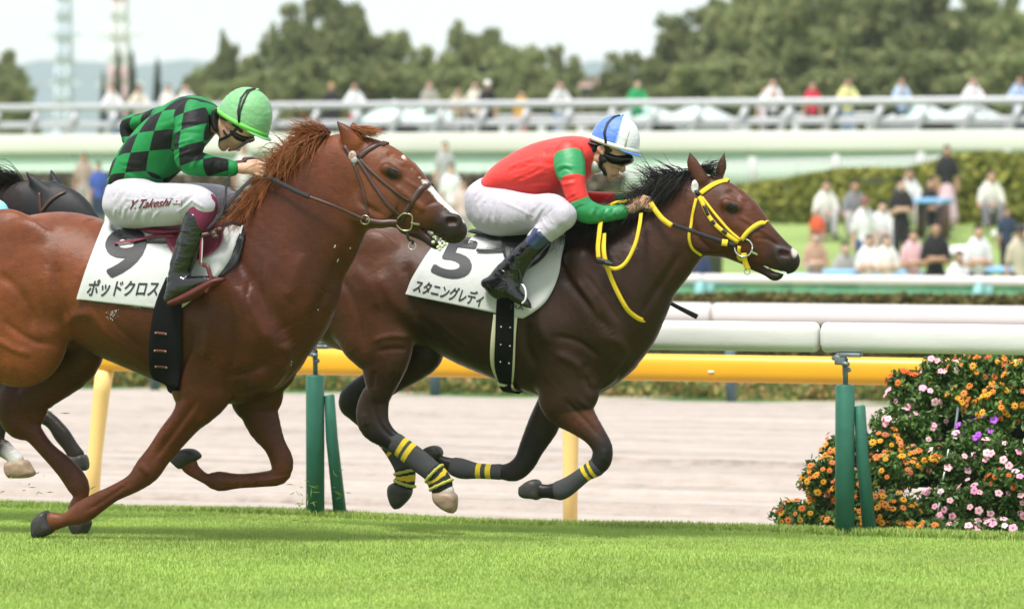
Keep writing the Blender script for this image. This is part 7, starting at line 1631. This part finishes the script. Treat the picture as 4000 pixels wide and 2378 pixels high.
FP_ = [((2185, 1266), 55, 24, 'orange', 14, -.2, 'low orange zinnias on the ground right of the post'), ((2275, 1268), 55, 24, 'orange', 10, -.2, 'low orange zinnias on the ground in the middle of the bank'), ((2350, 1270), 55, 24, 'pink', 7, -.22, 'low leafy pink plant on the ground beside the white ties'), ((2450, 1268), 60, 26, 'pink', 9, -.22, 'low leafy pink plant on the ground near the right edge'), ((2085, 1185), 60, 62, 'orange', 30, -.02, 'orange zinnias right behind the green rail post and its brace'), ((2060, 1250), 60, 34, 'orange', 20, -.16, 'orange zinnias at the foot of the green rail post'), ((2130, 1255), 50, 30, 'orange', 18, -.18, 'lowest zinnias right of the foot of the brace'), ((2290, 990), 48, 50, 'pink', 3, .40, 'dark leafy plant without many blooms in the upper bank'), ((2260, 1120), 60, 45, 'orange', 16, .06, 'yellow orange zinnias in the middle of the bank'), ((2340, 1090), 50, 40, 'pink', 5, .10, 'leafy plant below the purple petunias'), ((2420, 1040), 50, 35, 'purple', 5, .18, 'leafy purple petunias at the right'), ((1950, 1235), 62, 42, 'orange', 26, -.05, 'small orange zinnia plant at the left foot of the flower bank'), ((2010, 1165), 62, 55, 'orange', 30, .0, 'orange zinnias just left of the green rail post'), ((2055, 1100), 50, 50, 'orange', 20, .15, 'orange zinnias behind the top of the green rail post'),
    ((1930, 1262), 34, 16, 'pink', 8, -.08, 'tiny pink plant at the far left tip of the flower bank'), ((2165, 1230), 80, 55, 'orange', 34, -.15, 'yellow orange zinnias right of the slanted green brace at the ground'), ((2175, 1150), 75, 48, 'orange', 28, .0, 'yellow orange zinnias right of the slanted green brace, second row'),
    ((2150, 1085), 65, 40, 'orange', 22, .12, 'orange zinnias beside the top of the slanted brace'), ((2180, 1035), 60, 45, 'pink', 11, .2, 'pink flowers above the zinnias by the brace'), ((2235, 1050), 60, 48, 'pink', 9, .22, 'pink flowers with dark leaves in the middle of the bank'),
    ((2230, 965), 68, 48, 'pink', 13, .35, 'pink flowers near the top left shoulder of the bank'), ((2205, 925), 40, 26, 'red', 10, .35, 'red orange flowers at the top left shoulder of the bank'), ((2290, 905), 55, 40, 'pink', 7, .45, 'mostly green plant in a dark pot under the yellow rail end'),
    ((2400, 900), 80, 55, 'orange', 36, .30, 'big bank of orange zinnias right under the white rail'), ((2440, 985), 75, 55, 'orange', 32, .22, 'orange zinnias at the upper right edge'), ((2365, 965), 55, 45, 'orange', 18, .28, 'orange zinnias above the purple flowers'), ((2500, 930), 60, 60, 'orange', 22, .25, 'orange zinnias cut by the right edge of the photo'),
    ((2385, 1055), 60, 32, 'purple', 13, .15, 'purple petunias in the right half of the bank'), ((2320, 1130), 65, 50, 'pink', 12, .05, 'dark leaved pink flowers below the purple petunias'), ((2440, 1120), 75, 55, 'pink', 10, .05, 'pink flowers right of the purple petunias'), ((2300, 1215), 70, 60, 'pink', 12, -.05, 'dark leaved plant beside the lower zinnias'),
    ((2400, 1205), 75, 60, 'pink', 13, -.08, 'pink flowers in the lower right of the bank'), ((2490, 1190), 50, 70, 'pink', 16, -.05, 'pink flowers cut by the right edge of the photo'), ((2440, 1165), 40, 26, 'red', 8, -.12, 'few orange red flowers among the pink ones'), ((2380, 1262), 70, 26, 'pink', 14, -.14, 'low pink flowers along the ground at the right'), ((2600, 1080), 90, 180, 'pink', 30, .1, 'flowers just beyond the right edge of the photo')]
for i, (px, rx, rz_, col, nb, dY, lb) in enumerate(FP_): flower_plant(px, rx, rz_, col, nb, dY, lb, 100 + i)
fr_ = empty('planter_rack', (up(D(2340, 1270), 20.5)[0], 20.5, -.3)); tag(fr_, 'dark stepped steel rack carrying the pots of the flower bank', 'planter')
mb = MB()
for k, (xa, xb, yt, yb, dY) in enumerate(((1960, 2640, 1215, 1290, .1), (2080, 2640, 1110, 1200, .3), (2200, 2640, 985, 1100, .5), (2280, 2640, 905, 985, .65))):
    A, B = up(D(xa, yt), YF + dY), up(D(xb, yb), YF + dY); mb.box(((A[0] + B[0]) / 2, YF + dY + .12, (A[2] + B[2]) / 2), (B[0] - A[0], .2, A[2] - B[2]), bev=.03)
mb.build('pots', mat('pot_dark', (.012, .02, .017), rough=.7), fr_)
for px_ in (2318,):
    mb = MB(); mb.tube([up(D(px_, 1110), YF + .04), up(D(px_ + 14, 1020), YF + .16), up(D(px_ + 22, 960), YF + .26)], .008, 8); mb.build('strut', mat('strut_grey', (.12, .15, .17), rough=.5), fr_)
mb = MB()
for px_ in ((2286, 1262), (2288, 1235), (2293, 1200), (2300, 1160), (2310, 1105)): q = up(D(*px_), YF - .16); mb.box(q, (.006, .006, .05), rot=Matrix.Rotation(.2, 3, 'Y'))
mb.build('tie', _mc['sticker_white'], fr_)
# torn grass thrown up by the hooves
r_ = np.random.default_rng(77); mb = MB()
for (cx, cy, n_, sx_, sy_, Yq) in ((60, 1200, 16, 90, 45, 18.0), (120, 1000, 6, 60, 60, 18.0), (745, 1225, 22, 40, 60, 18.8), (740, 1260, 30, 16, 34, 18.9), (830, 1190, 8, 60, 60, 19.0)):
    for i in range(n_):
        q = up(D(cx + r_.normal() * sx_ * .5, cy + r_.normal() * sy_ * .5), Yq + r_.normal() * .1); d = r_.normal(size=3) * np.array([1, .5, .5]); d /= np.linalg.norm(d); L_ = r_.uniform(.012, .035); u_ = np.cross(d, [0, 1, 0.3]); u_ /= np.linalg.norm(u_)
        mb.add([q - d * L_, q + u_ * .003, q + d * L_, q - u_ * .003], [(0, 1, 2, 3)])
o = mb.build('torn_grass', leafmat('torn_grass_blade', [(0, (.16, .26, .04)), (1, (.36, .46, .12))]), smooth=False); tag(o, 'bits of torn grass flying behind the hooves', 'grass', kind='stuff')

# ================================================================== SPECTATORS
def W_(pts, k=.03, op='add', sub=3): return Chain(0, None, world=[(np.array(p[:3], float), p[3], p[4] if len(p) > 4 else p[3]) for p in pts], k=k, op=op, sub=sub)
def figure(pose, female=False):
    """about 1.68 m tall, facing -Y; returns groups of chains"""
    hipz = .88; g = {}
    if pose in ('sit', 'kneel'): hipz = .22 if pose == 'sit' else .42
    lean = {'lean': .16, 'sit': .08, 'kneel': .15}.get(pose, .02); T = hipz
    ty = lambda h: -lean * h / .55
    tor = W_([(0, 0, T, .15, .11), (0, ty(.18), T + .18, .135, .10), (0, ty(.36), T + .36, .17, .11), (0, ty(.47), T + .47, .18, .10), (0, ty(.53), T + .53, .10, .07)], .03)
    nk = W_([(0, ty(.52), T + .52, .05), (0, ty(.62) - .02, T + .62, .05)], .02); hy = ty(.62) - .04; hz_ = T + .70
    head = [W_([(0, hy + .01, hz_ + .03, .080, .092), (0, hy + .012, hz_ + .032, .080, .092)], .02, sub=1), W_([(0, hy - .02, hz_ - .02, .062, .07), (0, hy - .045, hz_ - .08, .035, .035)], .03, sub=2), W_([(0, hy - .088, hz_ + .0, .014), (0, hy - .10, hz_ - .025, .015)], .015, sub=1)] + [W_([(s * .078, hy + .01, hz_, .02, .012), (s * .078, hy + .012, hz_ - .03, .012, .01)], .01, sub=1) for s in (-1, 1)]
    sh = T + .455; sy = ty(.45); A = {}
    for s in (-1, 1):
        if pose == 'lean': p = [(s * .17, sy, sh, .055), (s * .30, sy - .12, sh - .20, .045), (s * .12, sy - .32, sh - .26, .035), (s * .04, sy - .36, sh - .26, .03)]
        elif pose == 'cross': p = [(s * .17, sy, sh, .055), (s * .235, sy - .02, sh - .26, .045), (s * .05, sy - .19, sh - .22, .038), (-s * .10, sy - .17, sh - .20, .033)]
        elif pose == 'phone': p = [(s * .17, sy, sh, .055), (s * .22, sy - .10, sh - .24, .045), (s * .06, sy - .28, sh - .02, .035), (s * .03, sy - .30, sh + .06, .03)]
        elif pose in ('sit', 'kneel'): p = [(s * .17, sy, sh, .055), (s * .24, sy - .08, sh - .24, .045), (s * .10, sy - .30, sh - .26, .035), (s * .02, sy - .33, sh - .24, .03)]
        else: p = [(s * .17, sy, sh, .055), (s * .235, sy + .01, sh - .27, .043), (s * .24, sy - .05, sh - .50, .034), (s * .24, sy - .06, sh - .56, .03)]
        A[s] = p
    L = {}
    for s in (-1, 1):
        if pose == 'sit': p = [(s * .09, -.02, .17, .10), (s * .15, -.36, .42, .07), (s * .14, -.52, .10, .05)]
        elif pose == 'kneel': p = [(s * .09, -.02, .38, .10), (s * .13, -.38, .32, .07), (s * .12, -.34, .08, .05)]
        else: p = [(s * .085, 0, .86, .10, .10), (s * .095, -.02, .48, .070), (s * .10, .02, .10, .048)]
        L[s] = p
    body = [tor, nk] + head
    for s in (-1, 1):
        P = A[s]; body.append(W_(P, .02)); h0 = np.array(P[-1][:3]); d = h0 - np.array(P[-2][:3]); d /= np.linalg.norm(d)
        for j in range(4): body.append(W_([(*(h0 + np.array([0, 0, .018 * (1.5 - j)])), .012), (*(h0 + d * .05 + np.array([0, 0, .014 * (1.5 - j)])), .010), (*(h0 + d * .075 + np.array([0, -.01, .010 * (1.5 - j)])), .009)], .008))
        body.append(W_(L[s], .03)); f = np.array(L[s][-1][:3]); body.append(W_([(f[0], f[1], f[2] - .03, .042), (f[0] * 1.1, f[1] - .15, f[2] - .06, .035)], .02, sub=1))
    shirt = [thin(tor, -.012)] + [W_([A[s][0], [A[s][0][k] + (A[s][1][k] - A[s][0][k]) * .75 for k in range(4)]], .03) for s in (-1, 1)]
    for c in shirt[1:]: c.P[:, 3:] += .016
    sl = [thin(W_(A[s][:3], .02), -.012) for s in (-1, 1)]
    tr = [thin(W_(L[s], .03), -.012) for s in (-1, 1)] + [W_([(0, 0, T - .02, .165, .12), (0, 0, T + .06, .155, .115)], .03, sub=1)]
    sk_ = [W_([(0, 0, T + .08, .14, .11), (0, 0, T - .20, .20, .17), (0, -.02, T - .62, .28, .22)], .03)]
    hair = [W_([(0, hy + .025, hz_ + .05, .086, .096), (0, hy + .03, hz_ + .055, .086, .096)], .02, sub=1), W_([(0, hy + .05, hz_ - .01, .075, .06), (0, hy + .055, hz_ - (.16 if female else .03), .06 if female else .07, .05)], .03, sub=1), W_([(0, hy - .09, hz_ - .005, .075, .05), (0, hy - .11, hz_ - .04, .075, .05)], .008, op='sub', sub=1)]
    shoes = [W_([(L[s][-1][0], L[s][-1][1] + .02, max(.05, L[s][-1][2] - .045), .05), (L[s][-1][0] * 1.12, L[s][-1][1] - .17, max(.04, L[s][-1][2] - .065), .042)], .02, sub=1) for s in (-1, 1)]
    return dict(body=body, shirt=shirt, long=shirt[:1] + sl, trousers=tr, skirt=sk_, hair=hair, shoes=shoes, hz=hz_, hy=hy)
_fg = {}; mat('plain_skin', (.50, .29, .20), rough=.6)
def fmesh(key, chs, h=.017):
    if key not in _fg:
        F, lo = field(chs, h); V, Q = surface_nets(F, lo, h); V = smooth_np(V, Q, 1); o = mesh_np('tmp', V, Q, mat('plain_skin', (.50, .29, .20), rough=.6)); _fg[key] = o.data; bpy.data.objects.remove(o)
    return _fg[key]
skin_v = [mat('skin_tone%d' % i, c, rough=.6) for i, c in enumerate(((.52, .31, .22), (.42, .24, .16), (.58, .38, .28)))]
_cl = {}
def clothmat(c):
    if c not in _cl: _cl[c] = mat('garment_%d' % len(_cl), c, rough=.85, var=.06, vscale=8, bump=.4, bscale=25)
    return _cl[c]
hairs = [(.012, .010, .009), (.03, .018, .012), (.30, .20, .07), (.10, .05, .025)]
def put_person(px, pose, depth, z, label, shirt, pants, longs=False, skirt=False, hair=0, cap=None, rz=0, scale=1.0, female=False, group='spectators', flip=False):
    fk = (pose, female)
    if fk not in _fg: _fg[fk] = figure(pose, female)
    g = _fg[fk]; Yq = Yof(depth); x = up(D(px, 300), Yq)[0]
    def ob(name, key, m, parent=None):
        me = fmesh((fk, key), g[key]); o = bpy.data.objects.new(name, me); COL.objects.link(o); o.material_slots[0].link = 'OBJECT'; o.material_slots[0].material = m; o.parent = parent; return o
    r = ob('person', 'body', skin_v[int(abs(px)) % 3]); r.location = (x, Yq, z); r.rotation_euler = (0, 0, rz + YAW); r.scale = ((-scale if flip else scale) * .88, scale * .92, scale); tag(r, label, 'person', group)
    ob('shirt', 'long' if longs else 'shirt', clothmat(shirt), r); ob('skirt' if skirt else 'trousers', 'skirt' if skirt else 'trousers', clothmat(pants), r)
    ob('hair', 'hair', clothmat(hairs[hair]), r); ob('shoes', 'shoes', clothmat((.06, .06, .06)), r)
    if cap:
        if ('cap',) not in _fg:
            mb = MB(); mb.ball((0, 0, 0), (.10, .11, .075), 16); mb.box((0, -.14, -.01), (.15, .12, .015), bev=.006); o = mb.build('tmp', _mc['plain_skin']); _fg[('cap',)] = o.data; bpy.data.objects.remove(o)
        o = bpy.data.objects.new('cap', _fg[('cap',)]); COL.objects.link(o); o.material_slots[0].link = 'OBJECT'; o.material_slots[0].material = clothmat(cap); o.parent = r; o.location = (0, g['hy'] + .01, g['hz'] + .07)
    return r
GD = 'spectators along the deck railing'; GL = 'spectators on the lawn'
Wt, Gy, Bk, Nv, Jn = (.74, .74, .76), (.34, .33, .33), (.02, .02, .022), (.03, .045, .09), (.13, .22, .36)
deckp = [(275, 'lean', 'person in a white shirt leaning on the deck railing, far left one', Wt, Jn, {}), (340, 'lean', 'person in a cream top leaning on the railing next to the far left one', (.66, .60, .50), Wt, {}), (410, 'stand', 'person half hidden behind the green checked back', (.7, .66, .64), Bk, {}), (455, 'lean', 'person in a white shirt right above the green checked back', Wt, Nv, {}),
    (808, 'stand', 'blond haired person in black at the deck railing', Bk, Bk, dict(hair=2, longs=True)), (865, 'lean', 'person in a white shirt carrying something red', Wt, (.55, .03, .05), {}), (1047, 'cross', 'person in a grey khaki shirt with arms folded', (.34, .33, .28), Gy, dict(scale=1.02)), (1117, 'lean', 'short person in a khaki shirt', (.52, .46, .34), Bk, dict(scale=.92)),
    (1158, 'stand', 'person in a cream jacket beside the white capped one', (.68, .64, .56), Bk, dict(longs=True)), (1188, 'stand', 'person in black with a white cap', Bk, Bk, dict(cap=(.8, .8, .8))), (1272, 'stand', 'child in orange and yellow', (.75, .42, .03), (.5, .2, .2), dict(scale=.86)), (1365, 'lean', 'person in a pale grey top and light blue jeans', (.60, .60, .60), (.28, .40, .58), {}),
    (1553, 'lean', 'person in a bright green T shirt', (.02, .32, .11), Nv, {}), (1865, 'stand', 'small girl in a pale dress beside the white shirt', (.72, .66, .66), Gy, dict(scale=.88, female=True, hair=3)), (1884, 'phone', 'person in a white shirt and black trousers', Wt, Bk, {}), (1980, 'stand', 'person in a red top and black trousers', (.55, .03, .06), Bk, dict(scale=.95, female=True)),
    (2065, 'lean', 'person in a pale yellow shirt and jeans', (.70, .68, .30), (.25, .36, .52), {}), (2197, 'phone', 'person in a light blue shirt holding up a phone', (.42, .52, .68), Bk, dict(longs=True)), (2370, 'lean', 'person in white clothes leaning on the railing', (.74, .70, .74), (.66, .58, .62), {}), (2482, 'lean', 'person in a blue shirt at the right edge', (.40, .50, .72), Nv, dict(longs=True))]
zdk = deck.children[0] and dk(1248, 323)[2]
for px, pose, lb, c1_, c2_, kw in deckp: put_person(px, pose, 93.2, zdk - .42, lb, c1_, c2_, group=GD, **kw)
def lawn(px, yfoot, depth): 
    Yq = Yof(depth); return float(prof(Yq))
lawnp = [(2308, 80, 'stand', 'standing woman in a black top and long pink skirt', Bk, (.62, .45, .50), dict(female=True, skirt=True)), (2013, 78, 'sit', 'person in white sitting before the hedge, left one', (.68, .67, .62), Gy, dict(scale=1.1)), (2083, 78, 'sit', 'person in grey sitting before the hedge', (.20, .20, .22), Gy, dict(scale=1.1)), (2215, 80, 'sit', 'person in a loose white shirt behind the woman in black', Wt, Wt, dict(scale=1.2)),
    (2198, 72, 'cross', 'woman with a black top and folded arms', Bk, Bk, dict(female=True, scale=.95)), (2415, 80, 'sit', 'person in a cream shirt sitting at the top right of the lawn', (.68, .67, .60), (.15, .15, .16), dict(scale=1.15)), (2268, 80, 'sit', 'person in dark clothes sitting by the pink skirt', Bk, Bk, dict(female=True)),
    (1993, 72, 'stand', 'child in a bright red top', (.72, .12, .06), Gy, dict(scale=.62)), (1988, 62, 'cross', 'bare armed person with dark hair and a white skirt', (.45, .28, .20), (.6, .6, .64), dict(female=True, skirt=True, hair=0, scale=.86)), (2108, 68, 'stand', 'man in a white shirt and blue trousers seen above the tables', Wt, (.05, .09, .2), dict(cap=(.25, .10, .10), scale=.95)),
    (2118, 61, 'cross', 'person in a white blouse standing at the rail', Wt, Wt, dict(female=True, scale=.85)), (2162, 61, 'cross', 'second person in white beside the blouse', (.76, .74, .72), Wt, dict(female=True, scale=.85)), (2226, 62, 'cross', 'person in a pink top and pale jeans', (.68, .42, .46), (.42, .50, .58), dict(female=True, scale=.88)),
    (2281, 60, 'cross', 'man in a black T shirt at the rail', (.015, .015, .018), Bk, dict(scale=.98)), (2385, 60, 'cross', 'man in a light grey T shirt at the rail', (.66, .66, .70), Bk, dict(scale=.95)), (2488, 60, 'stand', 'person in a beige top cut by the right edge', (.50, .45, .36), Bk, dict(cap=(.04, .04, .05), scale=.95)), (2455, 70, 'stand', 'small person in dark clothes far right on the lawn', Nv, Bk, dict(scale=.75)),
    (1705, 58, 'stand', 'person in navy behind the horse jaw', Nv, Nv, dict(scale=.8)), (1672, 58, 'stand', 'person in beige partly hidden by the horse neck', (.5, .42, .34), Gy, dict(scale=.75)),
    (205, 80, 'stand', 'person in brown under the deck on the left', (.40, .30, .26), Gy, dict(scale=.95)), (240, 78, 'stand', 'person in blue under the deck on the left', (.05, .10, .40), Nv, dict(scale=.9)), (1085, 84, 'stand', 'person in grey behind the nose of the chestnut', (.40, .40, .42), Gy, {}), (1100, 76, 'stand', 'person in white behind the nose of the chestnut', Wt, Gy, dict(scale=.95)), (1128, 74, 'stand', 'person in pale pink next to the white one', (.62, .48, .46), Gy, dict(scale=.85, female=True)),
    (595, 82, 'stand', 'person in white seen below the chestnut reins', (.6, .58, .56), Gy, {}), (2338, 64, 'sit', 'person in white sitting at a blue table', Wt, Nv, {}), (2060, 66, 'sit', 'person in grey sitting at a blue table', Gy, Nv, {}), (2150, 74, 'sit', 'person in white sitting behind the tables', Wt, Gy, {})]
for px, dp, pose, lb, c1_, c2_, kw in lawnp: put_person(px, pose, dp, lawn(px, 0, dp), lb, c1_, c2_, group=GL, **kw)
# light blue picnic tables and white bundles on the lawn
tb_ = mat('table_light_blue', (.22, .46, .78), rough=.5)
TBL = [(1955, 62, 'light blue table left of the bare armed person'), (2052, 63, 'light blue table between the bare armed person and the blouse'), (2192, 63, 'light blue table behind the pink top'), (2442, 64, 'light blue table near the right edge'), (1748, 58, 'light blue table behind the horse chin'), (2275, 78, 'small light blue cooler table on the upper lawn'), (1010, 60, 'light blue table seen under the jockey in red'), (1130, 60, 'second light blue table seen under the jockey in red'), (900, 60, 'blue table behind the bay horse back')]
for px, dp, lb in TBL:
    Yq = Yof(dp); x = up(D(px, 500), Yq)[0]; zz = float(prof(Yq)); root = empty('picnic_table', (x, Yq, zz)); tag(root, lb, 'table', 'light blue tables on the lawn')
    mb = MB(); mb.box((x, Yq, zz + .74), (.62, .9, .10), bev=.03); mb.build('tabletop', tb_, root)
    for s in (-1, 1):
        mb = MB(); mb.box((x + s * .25, Yq, zz + .35), (.05, .6, .70)); mb.build('leg', mat('table_leg_brown', (.10, .05, .03)), root)
for i, (px, dp, w, h_) in enumerate(((2350, 74, .9, .22), (2232, 57, .55, .26), (2462, 78, .8, .2), (2120, 60, .5, .2))):
    Yq = Yof(dp); x = up(D(px, 500), Yq)[0]; zz = float(prof(Yq)); mb = MB(); mb.ball((x, Yq, zz + h_ * .4), (w * .5, .3, h_ * .6), 16); mb.ball((x + w * .3, Yq - .05, zz + h_ * .3), (w * .3, .25, h_ * .45), 12)
    tag(mb.build('picnic_bag', clothmat(((.76, .76, .78), (.74, .74, .76), (.7, .69, .65), (.74, .72, .66))[i])), ['long white bundle lying by the pink skirt', 'white bag by the feet of the man in black', 'white blanket at the top right of the lawn', 'cream bag beside the white blouse'][i], 'bag')
